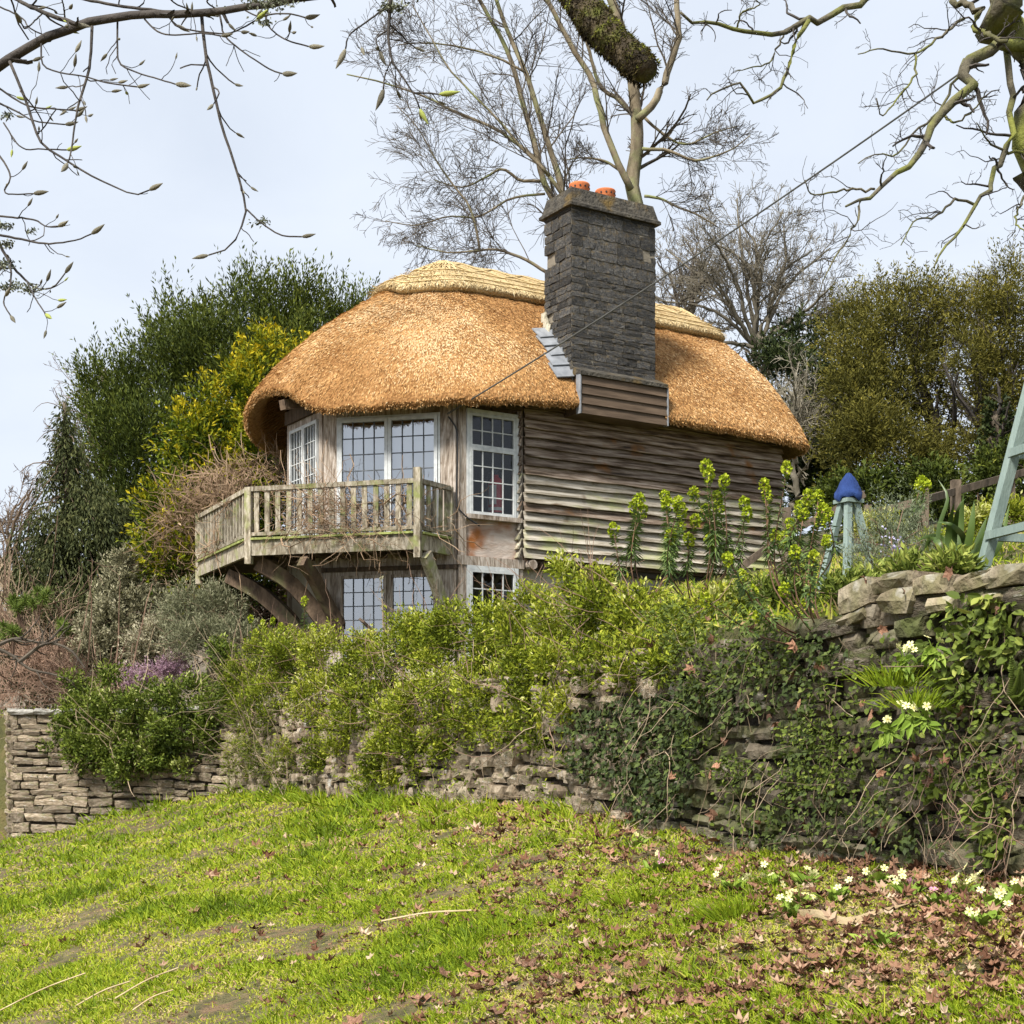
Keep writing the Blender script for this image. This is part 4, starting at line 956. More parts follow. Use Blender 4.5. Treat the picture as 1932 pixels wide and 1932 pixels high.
def golden():
    base = at(430, 1250, 22.8); o = base
    t = thing('golden_cypress', base, 'yellow-green cypress between the dark yew and the balcony', 'tree')
    lob = [(508, 690, 23.6, 28, 55), (540, 740, 23.6, 50, 80), (480, 770, 23.3, 55, 90), (385, 790, 22.8, 30, 50), (420, 850, 22.8, 75, 90), (360, 850, 22.6, 42, 60), (500, 880, 23, 80, 100), (350, 950, 22.5, 50, 80), (420, 980, 22.6, 90, 100), (310, 990, 22.4, 36, 60), (340, 1070, 22.4, 70, 80), (430, 1100, 22.6, 100, 90), (290, 1090, 22.5, 36, 50), (310, 1150, 22.5, 50, 60)]
    mb = MB(); C, out, idx = lobe_points(rt, lob, 2500)
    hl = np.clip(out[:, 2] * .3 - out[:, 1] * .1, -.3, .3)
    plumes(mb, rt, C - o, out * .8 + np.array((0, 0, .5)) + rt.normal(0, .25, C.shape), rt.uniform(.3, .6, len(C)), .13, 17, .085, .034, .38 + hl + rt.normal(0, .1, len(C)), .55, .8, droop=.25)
    mb.build('crown', M['golden'], t)
    b = MB(); c = trunk_tube(b, [(0, 0, -.5), (.2, 0, 2), (.4, 0.1, 3.6)], .18, .03); b.build('trunk', M['bark_brown'], t, smooth=True)
    Pb, Rb = grow(rt, c[None], np.linspace(.18, .03, 14)[None], 40, 6, (.6, 1.4), (60, 12), .1, .1, rr=.3); b = MB(); b.tubes(Pb, Rb, 4); b.build('limbs', M['bark_brown'], t)
golden()

# ---------------------------------------------------------------- evergreens on the right
def evergreen(name, label, base, lob, n, mat, lL, lW, m, axis, L, r, tint, trunk, nl=20, tip=.3, group=None, sparse=0):
    o = base; t = thing(name, base, label, 'tree', group)
    mb = MB(); C, out, idx = lobe_points(rt, lob, n)
    lt = rt.normal(0, .07, len(lob))
    plumes(mb, rt, C - o, out * axis[0] + np.array((0, 0, axis[1])) + rt.normal(0, .3, C.shape), rt.uniform(L[0], L[1], n), r, m, lL, lW, tint + lt[idx] + rt.normal(0, .10, n), tip)
    mb.build('crown', M[mat], t)
    tr = np.array(trunk, float); b = MB(); c = trunk_tube(b, tr[:, :3] - o, tr[0, 3], tr[-1, 3], rng=rt, wob=.05); b.build('trunk', M['bark_brown'], t, smooth=True)
    Pb, Rb = grow(rt, c[None], np.linspace(tr[0, 3], tr[-1, 3], 14)[None], nl, 8, (1.0, 2.6), (50, 12), .16, .1, rr=.45)
    P2, R2 = grow(rt, Pb, Rb, 6, 6, (.4, 1.0), (45, 12), .2, .05, rr=.5); b = MB(); b.tubes(Pb, Rb, 5); b.tubes(P2, R2, 3); b.build('limbs', M['bark_dark'], t)
    return t
def tl(*a): return [(*at(x, y, d), r) for x, y, d, r in a]
evergreen('olive_evergreen', 'broad olive-brown evergreen behind the wooden fence', at(1690, 960, 26), [(1640, 670, 26, 55, 75), (1730, 600, 26.4, 50, 65), (1700, 680, 26, 70, 80), (1610, 720, 25.6, 40, 70), (1650, 790, 25.4, 75, 80), (1620, 850, 25, 60, 70), (1690, 870, 25, 85, 60), (1760, 880, 25.2, 50, 55), (1740, 760, 26, 40, 50), (1600, 630, 26.5, 35, 50), (1670, 585, 26.6, 40, 40)], 3600, 'olive', .078, .022, 18, (.6, .5), (.3, .65), .13, .45, tl((1775, 960, 26, .16), (1770, 860, 26, .13), (1740, 740, 26.2, .09), (1720, 620, 26.4, .03)), 30)
evergreen('olive_evergreen', 'loose olive-brown evergreen with sky gaps at the right edge', at(1880, 970, 25), [(1850, 600, 25.5, 60, 60), (1910, 560, 25.5, 50, 70), (1830, 690, 25, 42, 60), (1900, 690, 25.2, 55, 60), (1870, 780, 25, 40, 60), (1920, 800, 25, 45, 60), (1850, 860, 24.8, 50, 35), (1940, 640, 25, 50, 80), (1990, 760, 25, 60, 120), (1800, 590, 25.8, 40, 45)], 2000, 'olive', .075, .021, 20, (.6, .5), (.3, .65), .13, .48, tl((1885, 960, 25, .16), (1890, 860, 25, .13), (1900, 740, 25.2, .09), (1890, 600, 25.4, .03)), 36)
evergreen('ivy_clad_trunk', 'dark ivy-covered tree trunk behind the fence at right', at(1888, 965, 24.3), [(1885, 800, 24.3, 17, 45), (1880, 860, 24.3, 22, 40), (1886, 900, 24.3, 18, 40)], 240, 'dark_green', .075, .06, 10, (.9, -.3), (.1, .25), .08, .5, tl((1890, 960, 24.3, .14), (1885, 870, 24.3, .12), (1880, 780, 24.3, .08)), 8)
evergreen('dark_holly', 'dark evergreen bush filling the gap behind the roof end', at(1500, 985, 28), [(1500, 740, 28.5, 70, 70), (1460, 700, 29, 55, 55), (1540, 830, 28, 70, 90), (1500, 920, 27.5, 70, 70), (1580, 780, 28.5, 50, 90), (1565, 900, 27.5, 70, 60), (1590, 620, 29, 28, 26), (1520, 650, 29.3, 45, 40)], 1500, 'dark_green', .10, .045, 14, (.7, .4), (.25, .5), .15, .5, tl((1510, 985, 28, .15), (1510, 850, 28, .1), (1510, 720, 28.3, .04)), 16)
# long dark hedge of shrubs behind the fence that hides the far ground
for i, (x, y, rx, ry, lab) in enumerate(((1640, 950, 90, 45, 'dark low shrub behind the fence left of the tall post'), (1790, 930, 100, 40, 'dark low shrub under the two olive evergreens'), (1930, 900, 90, 50, 'dark low shrub behind the fence at the right edge'))):
    base = at(x, y + 40, 22 - i * .4); t = thing('low_shrub', base, lab, 'shrub'); mb = MB(); C, out, idx = lobe_points(rt, [(x, y, 22 - i * .4, rx, ry)], 420)
    plumes(mb, rt, C - base, out + (0, 0, .3), rt.uniform(.15, .35, 420), .12, 12, .08, .04, .35 + rt.normal(0, .12, 420), .3); mb.build('foliage', M['yew'], t)
    b = MB(); st = np.array([[(0, 0, 0), (rt.normal(0, .2), 0, .3), (rt.normal(0, .5), 0, .6)] for _ in range(6)]); b.tubes(st, np.tile((.02, .015, .005), (6, 1)), 4); b.build('stems', M['twig_brown'], t)

# ---------------------------------------------------------------- bare trees
def bare_tree(name, label, base, limbs, mats, levels, rng, group=None, cat='tree', smooth_wob=.0, sides=7, jitter=.03):
    """limbs: lists of (px, py, d, width_px); levels: (per, k, length, angle, wig, up, rr, rtip, droop)"""
    t = thing(name, base, label, cat, group); o = np.asarray(base); K = 18; PP = []; RR = []
    for lm in limbs:
        pts = np.array([(*at(x, y, d), w * d / F / 2) for x, y, d, w in lm]); c = smooth_line(pts, K)
        c[1:-1, :3] += rng.normal(0, 1, (K - 2, 3)) * jitter * c[1:-1, 3:4] * 6
        PP.append(c[:, :3] - o); RR.append(np.maximum(c[:, 3], .002))
    PP = np.array(PP); RR = np.array(RR); b = MB(); b.tubes(PP, RR, sides); b.build('limbs', mats[0], t, smooth=True)
    b = MB(); P, R = PP, RR
    for (per, k, ln, an, wg, up, rr, rt_, dr) in levels:
        k = 4 if k == 5 else k - 1; P, R = grow(rng, P, R, per, k, ln, an, wg, up, .12, 1.0, rr, rt_, dr); R = np.maximum(R, .0030 * (o[1] / 20 if o[1] > 6 else .28)); b.tubes(P, R, 4 if k > 7 else 3, cap=False)
    b.build('twigs', mats[1], t, kind='stuff')
    return t, P
rb = np.random.default_rng(202)
def Z6(w0, w1, d, *pts): n = len(pts); return [(548 + x * .4253, y * .4253, d, w0 + (w1 - w0) * i / (n - 1)) for i, (x, y) in enumerate(pts)]
def Z7(w0, w1, d0, d1, *pts): n = len(pts); return [(1187 + x * .3856, y * .3856, d0 + (d1 - d0) * i / (n - 1), w0 + (w1 - w0) * i / (n - 1)) for i, (x, y) in enumerate(pts)]
bare_tree('bare_birch', 'bare birch with two slim pale stems leaning left behind the chimney', at(1100, 620, 27), [
    Z6(13, 7, 27, (1290, 1200), (1200, 830), (1160, 700), (1120, 560), (1070, 400), (1040, 310), (980, 180), (930, 50), (880, -90)),
    Z6(13, 7, 27.3, (1290, 1200), (1170, 900), (1110, 760), (1080, 620), (1040, 500), (1000, 350), (950, 200), (880, 70), (800, -60)),
    Z6(8, 2.5, 26.6, (1210, 870), (1100, 720), (980, 620), (880, 560), (720, 490), (600, 430), (420, 370), (250, 330)),
    Z6(6, 2, 26.4, (1150, 780), (1010, 640), (930, 540), (820, 430), (700, 300), (620, 160), (540, 20)),
    Z6(7, 2, 27.4, (1130, 800), (1020, 800), (940, 750), (860, 790), (760, 830), (640, 800)),
    Z6(5, 2, 26.8, (1040, 320), (900, 250), (760, 210), (600, 190), (470, 200)),
    Z6(7, 2, 26.5, (1140, 1210), (1040, 1150), (930, 1110), (840, 1110), (700, 1120), (560, 1090)),
    Z6(5, 1.6, 26.6, (840, 1110), (800, 930), (720, 820), (640, 700), (560, 560), (470, 470)),
    Z6(5, 1.6, 27, (1130, 860), (980, 880), (840, 960), (700, 960), (560, 1000), (420, 980))], (M['bark_birch'], M['twig_grey']),
    [(13, 8, (.9, 2.2), (38, 12), .13, .03, .36, .4, .0), (9, 6, (.5, 1.2), (38, 14), .17, .02, .55, .5, .05), (5, 5, (.25, .6), (38, 14), .16, .0, .7, .6, .05)], rb)
bare_tree('bare_birch', 'bare birch with one thick pale trunk rising right of the chimney pots', at(1200, 600, 27.6), [
    Z6(30, 15, 27.6, (1520, 1250), (1525, 880), (1530, 700), (1535, 600), (1530, 480), (1510, 330), (1470, 150), (1420, -20), (1380, -120)),
    Z6(16, 9, 27.4, (1540, 530), (1620, 440), (1680, 300), (1720, 150), (1710, 0), (1730, -120)),
    Z6(14, 8, 27.2, (1510, 840), (1440, 700), (1390, 560), (1350, 400), (1310, 300), (1240, 190), (1140, 0), (1090, -100)),
    Z6(9, 5, 27.8, (1515, 500), (1440, 430), (1380, 390), (1340, 280), (1300, 130), (1260, 0)),
    Z6(6, 2, 27.3, (1470, 760), (1390, 715), (1300, 700), (1220, 710)),
    Z6(6, 2.5, 27, (1570, 870), (1640, 880), (1720, 920), (1800, 950), (1900, 1010)),
    Z6(7, 2, 27.2, (1560, 660), (1680, 670), (1780, 710), (1860, 700), (1960, 660), (2040, 600)),
    Z6(6, 2, 27.6, (1570, 520), (1660, 600), (1760, 640), (1880, 590), (1980, 560))], (M['bark_birch'], M['twig_grey']),
    [(10, 8, (.7, 1.8), (40, 12), .13, .05, .34, .4, .0), (8, 6, (.4, .9), (38, 14), .17, .02, .55, .5, .05), (5, 5, (.2, .5), (38, 14), .16, .0, .7, .6, .05)], rb)

def round_tree(name, label, cx, cy, d, n_l, rx, ry, levels, mats, w0=9, rng=rb, spread=(-80, 260), group=None):
    limbs = []
    for i in range(n_l):
        a = math.radians(np.interp(i, (0, n_l - 1), (172, 8)) + rng.normal(0, 7)); R = rng.uniform(.55, .75)
        ex, ey = cx + math.cos(a) * rx * R, cy - math.sin(a) * ry * R; mx_, my_ = cx + math.cos(a) * rx * .3 + rng.normal(0, 12), cy - math.sin(a) * ry * .42 + rng.normal(0, 8); dd = d + rng.normal(0, 1.3)
        limbs.append([(cx + rng.normal(0, 4), cy + 6, d, w0), (mx_, my_, (d + dd) / 2, w0 * .62), (ex, ey, dd, w0 * .3)])
    limbs.append([(cx, cy + 160, d, w0 * 2.2), (cx, cy + 60, d, w0 * 2), (cx, cy - 4, d, w0 * 1.4)])
    return bare_tree(name, label, at(cx, cy + 160, d), limbs, mats, levels, rng, group, jitter=.09)
LV = [(7, 8, (1.2, 2.6), (40, 14), .22, .05, .5, .4, .0), (7, 6, (.5, 1.2), (42, 15), .24, .06, .55, .5, .0), (5, 5, (.25, .65), (40, 15), .22, .06, .7, .6, .0)]
round_tree('bare_oak', 'round bare tree with crooked branches behind the right roof slope', 1425, 650, 36, 15, 300, 385, [(9, 8, (1.2, 2.8), (40, 14), .22, .05, .45, .4, .0), (8, 6, (.5, 1.3), (42, 15), .24, .06, .55, .5, .0), (5, 5, (.25, .7), (40, 15), .22, .06, .7, .6, .0)], (M['twig_mid'], M['twig_mid']), 9)
round_tree('bare_oak', 'smaller bare tree between the chimney and the round bare tree', 1290, 620, 38, 8, 130, 250, LV, (M['twig_grey'], M['twig_grey']), 9)
round_tree('bare_oak', 'hazy bare tree far behind at the left edge', 20, 1120, 52, 9, 160, 320, [(6, 7, (1.5, 3.0), (40, 14), .2, .05, .5, .4, 0), (7, 6, (.8, 1.6), (42, 15), .22, .06, .6, .5, 0), (5, 5, (.4, 1.0), (40, 15), .2, .05, .8, .7, 0)], (M['twig_brown'], M['twig_brown']), 10)
round_tree('bare_oak', 'hazy bare tree peeping out beside the weeping conifer', 190, 900, 50, 7, 130, 320, [(6, 7, (1.4, 2.6), (40, 14), .2, .05, .5, .4, 0), (7, 6, (.7, 1.5), (42, 15), .22, .06, .6, .5, 0), (4, 5, (.4, .9), (40, 15), .2, .05, .8, .7, 0)], (M['twig_brown'], M['twig_brown']), 9)
round_tree('bare_oak', 'thin bare tree behind the olive evergreens at the right', 1850, 700, 36, 8, 190, 240, LV, (M['twig_grey'], M['twig_grey']), 8)
# grey tangle of a bare shrub behind the roof end
round_tree('bare_shrub', 'grey bare shrub tangled against the evergreens right of the roof', 1500, 830, 26.5, 12, 120, 230, [(9, 7, (.6, 1.3), (45, 18), .3, -.02, .5, .5, .06), (7, 5, (.3, .7), (48, 18), .3, .0, .7, .6, .05)], (mat_noise('twig_pale', [(.3, (.16, .14, .10)), (.7, (.34, .31, .24))], 4, bstr=.2), mat_noise('twig_pale2', [(.3, (.16, .14, .10)), (.7, (.32, .29, .22))], 4, bstr=.2)), 6)

# mossy oak reaching in at the upper right
LO = [(8, 9, (.18, .55), (55, 16), .34, .02, .55, .4, .03), (6, 7, (.08, .26), (52, 18), .34, .02, .5, .5, .0), (4, 5, (.04, .12), (48, 18), .26, .02, .7, .6, .0)]
bare_tree('oak_tree', 'mossy bare oak reaching in from the upper right corner', at(2010, 1150, 11), [
    Z7(72, 60, 11, 11, (2150, 1300), (2050, 700), (1960, 260), (1890, 100), (1820, -120)),
    Z7(26, 4, 11, 9.5, (1950, 220), (1850, 215), (1730, 245), (1650, 360), (1600, 480), (1500, 580), (1460, 700), (1400, 790), (1320, 840), (1220, 930), (1130, 980), (1060, 1010)),
    Z7(5, 2, 9.6, 9.4, (1130, 985), (1120, 1080), (1060, 1180), (1010, 1260), (960, 1350), (930, 1440)),
    Z7(14, 3, 11, 10, (1845, 230), (1870, 480), (1850, 740), (1780, 850), (1780, 930), (1700, 1000), (1600, 1150), (1540, 1220), (1490, 1310)),
    Z7(14, 5, 10.4, 9.6, (1250, -70), (1170, -10), (1080, 40), (950, 80), (860, 100), (740, 150), (630, 180), (520, 150), (420, 110), (330, 110), (250, 60)),
    Z7(9, 2.5, 9.8, 9.5, (880, 100), (820, 210), (780, 330), (720, 450), (600, 490), (550, 410), (440, 440), (380, 490)),
    Z7(14, 8, 11, 10.6, (1580, 0), (1690, 40), (1700, 140), (1760, 170), (1850, 200)),
    Z7(6, 2, 10.6, 10, (1640, 90), (1500, 200), (1400, 260), (1240, 240), (1120, 265)),
    Z7(6, 2, 10.8, 10.2, (1640, 290), (1580, 420), (1510, 560), (1400, 640), (1310, 760), (1220, 750), (1120, 800)),
    Z7(5, 2, 10.4, 10, (1400, 260), (1400, 360), (1320, 470), (1240, 570), (1210, 480)),
    Z7(5, 2, 9.9, 9.7, (1200, 925), (1050, 930), (900, 950), (860, 880)),
    Z7(5, 2, 10.6, 10.2, (1540, 560), (1600, 600), (1700, 520), (1750, 440)),
    Z7(7, 2, 11, 10.4, (1980, 760), (1850, 745), (1760, 690), (1700, 600)),
    Z7(6, 2, 10.6, 10, (1700, 1000), (1600, 980), (1500, 1060), (1400, 1080), (1330, 1200)),
    Z7(4, 1.6, 10.2, 9.9, (760, 160), (690, 300), (600, 330), (520, 350)),
    Z7(4, 1.6, 10, 9.6, (520, 150), (560, 60), (640, 20), (560, -40)),
    Z7(5, 2, 11, 10.6, (1932, 960), (1890, 1080), (1960, 1150))], (M['oak_bark'], M['bark_dark']), LO, np.random.default_rng(77), jitter=.12, sides=8)

# magnolia overhead at the left, close to the camera, with furry buds
rm = np.random.default_rng(91)
def Z5(w0, w1, d0, d1, *pts): n = len(pts); return [(x * .3308, y * .3308, d0 + (d1 - d0) * i / (n - 1), w0 + (w1 - w0) * i / (n - 1)) for i, (x, y) in enumerate(pts)]
MAG = [Z5(19, 11, 4.2, 3.7, (-160, 470), (0, 370), (130, 290), (300, 200), (450, 145), (620, 110), (800, 85), (1000, 80), (1200, 70), (1400, 40), (1600, 15), (1790, -20), (1950, -70)),
       Z5(7, 2.5, 3.9, 3.8, (1150, 90), (1165, 250), (1210, 480), (1270, 740), (1340, 940), (1400, 1180), (1370, 1310), (1310, 1410), (1190, 1455)),
       Z5(3.4, 2, 3.8, 3.75, (1400, 1190), (1490, 1270), (1600, 1340), (1720, 1350)),
       Z5(6, 2.5, 4, 3.9, (525, 150), (510, 380), (460, 560), (435, 660), (405, 870), (385, 930)),
       Z5(6, 2.2, 4.1, 3.9, (55, 350), (150, 580), (200, 740), (260, 840), (390, 920), (500, 990), (640, 1060), (770, 1110), (850, 1085)),
       Z5(4, 2, 3.9, 3.8, (1255, 90), (1280, 200), (1380, 290), (1540, 395), (1610, 420)),
       Z5(3.6, 2, 4, 3.9, (235, 250), (245, 370), (350, 415), (480, 435), (600, 470), (780, 495)),
       Z5(4, 2, 4, 3.9, (670, 120), (675, 340), (760, 405), (900, 450), (1000, 480)),
       Z5(3.6, 2, 3.95, 3.85, (825, 110), (900, 180), (1000, 200), (1150, 190), (1260, 205)),
       Z5(3.4, 2, 3.9, 3.85, (970, 100), (1010, 150), (1140, 180), (1300, 190), (1400, 150), (1460, 115)),
       Z5(6, 2.2, 4.3, 4.2, (-40, 1330), (60, 1500), (130, 1580), (200, 1640), (300, 1640), (370, 1560)),
       Z5(5, 2, 4.2, 4.1, (-60, 1330), (150, 1370), (280, 1390), (430, 1370), (520, 1335)),
       Z5(4, 2, 4.2, 4.1, (-40, 1230), (180, 1250), (260, 1290), (330, 1290)),
       Z5(4, 2, 4.2, 4.1, (60, 1500), (60, 1620), (20, 1720), (60, 1800)), Z5(3, 2, 4.2, 4.1, (150, 1600), (200, 1700), (260, 1790)),
       Z5(4, 2, 4.2, 4.1, (-40, 480), (150, 600), (300, 620), (430, 630)), Z5(4, 2, 4.2, 4.1, (-20, 860), (60, 1000), (30, 1100), (190, 1105)),
       Z5(4, 2, 4.2, 4.1, (-60, 560), (100, 640), (200, 690), (370, 710)), Z5(3, 2, 4.2, 4.1, (20, 700), (120, 840), (230, 850), (380, 855)),
       Z5(6, 9, 4.1, 4, (-30, -60), (100, 0), (250, 70), (440, 140)), Z5(5, 6, 4.1, 4, (380, -40), (500, 0), (800, 50), (1150, 85)), Z5(3.4, 2, 4.2, 4.1, (-40, 20), (120, 100), (170, 160), (260, 205)),
       Z5(3.4, 2, 4.1, 4, (370, 100), (360, 20), (330, -60)), Z5(3, 2, 4.1, 4, (250, 70), (150, 160), (120, 130)), Z5(3.4, 2, 4, 3.9, (1150, 80), (1000, 20), (950, -40)), Z5(3, 2, 3.9, 3.8, (1250, 60), (1180, 10), (1240, -30)),
       Z5(3, 2, 3.9, 3.8, (1530, 40), (1520, 120), (1560, 180), (1640, 230), (1760, 265)), Z5(2.6, 2, 3.9, 3.8, (1400, 60), (1480, 95), (1560, 80), (1660, 80), (1740, 100)),
       # the dark hanging twig further right
       [(735, -60, 3.6, 14), (736, 18, 3.6, 8), (733, 55, 3.6, 5.5), (739, 110, 3.6, 4.5), (765, 153, 3.6, 3.6), (784, 183, 3.6, 3), (792, 205, 3.6, 2.5)],
       [(728, 14, 3.6, 4), (700, 35, 3.6, 3.4), (660, 66, 3.6, 3), (652, 92, 3.6, 2.4)], [(740, 112, 3.6, 3), (727, 140, 3.6, 2.6), (723, 168, 3.6, 2.2)], [(780, 176, 3.6, 2.6), (810, 176, 3.6, 2.2), (828, 178, 3.6, 2)], [(732, 56, 3.6, 3), (710, 74, 3.6, 2.4), (716, 96, 3.6, 2)]]
mt, mtw = bare_tree('magnolia_tree', 'overhanging magnolia branches with furry buds at the upper left', at(-420, 900, 4.3), MAG, (M['bark_dark'], M['bark_dark']), [(10, 7, (.03, .13), (48, 14), .22, .03, .62, .75, .0)], rm, jitter=.03)
M['bud'] = mat_noise('bud_fur', [(.3, (.15, .13, .085)), (.7, (.34, .32, .24))], 60, bstr=.6, rnd=.3)
M['bud_green'] = mat_noise('bud_green', [(.3, (.22, .26, .05)), (.7, (.42, .46, .12))], 40, bstr=.3)
def bud_mesh(nm, mat, bend):
    b = MB(); prof = np.array([(.0, .02), (.12, .10), (.35, .155), (.6, .13), (.85, .06), (1, .012)]); n = 8
    V = [[(r * math.cos(t), r * math.sin(t) + bend * z * z, z) for t in np.arange(n) / n * 6.283] for z, r in prof]
    b.add(np.array(V).reshape(-1, 3), ring_faces(6, n)[:, ::-1]); me = b.mesh(nm, smooth=True); me.materials.append(mat); return me
buds = [bud_mesh('bud', M['bud'], k) for k in (0, .12, .2)]; gb = bud_mesh('bud', M['bud_green'], .1)
ends = [np.array((*at(*l[-1][:3]),)) for l in MAG[1:]]; dirs = [unit(at(*l[-1][:3]) - at(*l[-2][:3])) for l in MAG[1:]]
base = np.array(at(-420, 900, 4.3)); allb = list(zip(ends, dirs, [.044] * len(ends)))
sel = rm.random(len(mtw)) < .55
for q in mtw[sel]: allb.append((q[-1] + base, unit(q[-1] - q[-2]), rm.uniform(.018, .036)))
for i, (p, d, s) in enumerate(allb):
    px, py = CX + p[0] / p[1] * F, HY - p[2] / p[1] * F
    if py < -30 or px < -30 or px > 900: continue
    d = unit(d + np.array((0, 0, .15))); rot = Vector(d).to_track_quat('Z', 'Y').to_euler(); k = s * rm.uniform(.85, 1.25)
    put('bud', gb if rm.random() < .1 else buds[i % 3], None, mt, loc=p - base, rot=rot, scale=(k * .9, k * .9, k))
# lichen tufts on the magnolia
M['lichen'] = mat_leaf('lichen', [(0, (.03, .035, .02)), (.5, (.12, .13, .08)), (1, (.34, .36, .27))], .9, .1)
b = MB()
for (x, y, d, n, s) in ((505, 4, 3.75, 260, 26), (5, 425, 4.2, 120, 10), (12, 460, 4.2, 90, 8), (8, 500, 4.25, 160, 12), (18, 540, 4.25, 160, 12), (60, 545, 4.2, 100, 12), (500, 42, 3.8, 60, 7), (12, 218, 4.2, 60, 6), (740, 12, 3.6, 200, 12), (58, 436, 4.2, 40, 5), (496, 418, 3.8, 60, 8)):
    q = np.array([at(x + rm.normal(0, s), y + rm.normal(0, s * .35), d + rm.normal(0, .01)) for _ in range(n)]) - base; b.leaves(q, rm.normal(size=(n, 3)) - (0, 0, .3), rm.normal(size=(n, 3)), rm.uniform(.006, .014, n), .006, rm.random(n))
b.build('lichen', M['lichen'], mt, kind='stuff')

# sawn mossy limb hanging into the top of the picture
ml = thing('mossy_limb', at(1060, -60, 4.6), 'thick sawn-off mossy limb hanging in at the top centre', 'branch'); o = at(1060, -60, 4.6)
c = smooth_line([at(1010, -140, 4.8), at(1085, -15, 4.6), at(1130, 50, 4.5), at(1180, 100, 4.45), at(1222, 136, 4.4)], 20) - o; R = np.linspace(.056, .044, 20) * (1 + rm.normal(0, .05, 20)); R[-1] *= .85
M['moss_dark'] = mat_noise('mossy_bark', [(.3, (.022, .016, .01)), (.7, (.10, .075, .04))], 30, bstr=1, fine=80, spots=[((.11, .12, .02), 14, .5, .65)])
b = MB(); b.tubes(c[None], R[None], 14); b.build('wood', M['moss_dark'], ml, smooth=True)
M['moss'] = mat_leaf('moss', [(0, (.016, .012, .006)), (.4, (.065, .05, .018)), (.75, (.14, .15, .025)), (1, (.30, .32, .05))], .9, .2)
n = 9000; i = rm.integers(0, 19, n); f = rm.random((n, 1)); ctr = c[i] * (1 - f) + c[i + 1] * f; T = unit(c[i + 1] - c[i]); rad = unit(np.cross(T, rm.normal(size=(n, 3)))); rr_ = R[i][:, None]
b = MB(); b.leaves(ctr + rad * rr_ * .96, rad * .7 + T * .3 + np.array((0, 0, -.5)) + rm.normal(0, .35, (n, 3)), rm.normal(size=(n, 3)), rm.uniform(.006, .019, n), .0045, np.clip(.33 + .25 * rad[:, 2] + .22 * _patch2(ctr[:, 0] * 14, ctr[:, 2] * 14) + rm.normal(0, .14, n), 0, 1), 'diamond')
b.build('moss', M['moss'], ml, kind='stuff')
# ---------------------------------------------------------------- planting on and behind the wall
rg = np.random.default_rng(303)
_wpx = CX + F * WL[:, 0] / WL[:, 1]; _o = np.argsort(_wpx)
def dw(px): return np.interp(px, _wpx[_o], WL[_o, 1])      # how far away the wall face is at a column
M['hedge'] = mat_leaf('hedge_leaf', [(0, (.024, .036, .005)), (.35, (.105, .14, .012)), (.65, (.25, .30, .022)), (.9, (.43, .44, .05)), (1, (.60, .60, .24))], .4, .3, .45)
M['gloss_shrub'] = mat_leaf('glossy_leaf', [(0, (.02, .034, .006)), (.4, (.09, .13, .018)), (.75, (.21, .26, .035)), (1, (.52, .54, .22))], .35, .22, .5)
M['ivy'] = mat_leaf('ivy_leaf', [(0, (.018, .026, .009)), (.5, (.052, .075, .022)), (.85, (.11, .145, .035)), (1, (.22, .25, .06))], .4, .1, .4)
M['creeper'] = mat_leaf('creeper_leaf', [(0, (.03, .04, .01)), (.45, (.09, .125, .022)), (.8, (.17, .22, .035)), (1, (.33, .36, .08))], .45, .25, .4)
M['stem_tan'] = mat_noise('dry_stem', [(.3, (.16, .11, .07)), (.7, (.42, .33, .22))], 3, bstr=.2, rnd=.2)
M['stem_brown'] = mat_noise('brown_stem', [(.3, (.10, .06, .04)), (.7, (.26, .17, .12))], 3, bstr=.2, rnd=.2)
M['stem_red'] = mat_noise('red_stem', [(.3, (.09, .05, .03)), (.7, (.24, .14, .085))], 5, bstr=.2)

def leaf_mass(mb, o, lobes, n, lL, lW, tint, shape='diamond', up=.5, tuft=5, spread=.07, tip=.18):
    """short leafy shoots of `tuft` leaves through the lobes"""
    C, out, idx = lobe_points(rg, lobes, n); lt = rg.normal(0, .07, len(lobes))
    ax = unit(out * .7 + np.array((0, -.25, up)) + rg.normal(0, .35, C.shape))
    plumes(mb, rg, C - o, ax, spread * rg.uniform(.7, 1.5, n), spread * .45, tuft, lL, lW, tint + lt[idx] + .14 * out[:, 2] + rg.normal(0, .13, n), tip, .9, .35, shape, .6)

def twig_stems(name, o, lobes, n, L, r, mat, parent, wig=.22, up=.0, kind=None):
    C, out, idx = lobe_points(rg, lobes, n); k = 6; kind = kind or ('stuff' if n > 20 else None); P = np.empty((n, k, 3)); P[:, 0] = C - o; d = unit(out + rg.normal(0, .7, (n, 3)) + (0, 0, .3))
    l = rg.uniform(*L, n)[:, None] / (k - 1)
    for j in range(1, k): d = unit(d + rg.normal(0, wig, (n, 3)) + (0, 0, up)); P[:, j] = P[:, j - 1] + d * l
    b = MB(); b.tubes(P, r * rg.uniform(.6, 1.3, n)[:, None] * np.linspace(1, .45, k)[None], 3, cap=False); return b.build(name, mat, parent, kind=kind)

def rough(rows, n, k=.55):
    '''smaller lobes scattered round the given ones for an uneven outline'''
    r = np.array(rows, float); j = rg.integers(0, len(r), n); q = r[j].copy(); q[:, 0] += rg.normal(0, 1, n) * q[:, 3] * .9; q[:, 1] += rg.normal(0, 1, n) * q[:, 4] * .75; q[:, 3:] *= k * rg.uniform(.6, 1.2, (n, 1)); return [tuple(x) for x in r] + [tuple(x) for x in q]
def lobs(rows, off=.0, k=1.0): return [(x, y, dw(x) + off + dd, rx * k, ry * k) for x, y, dd, rx, ry in rows]
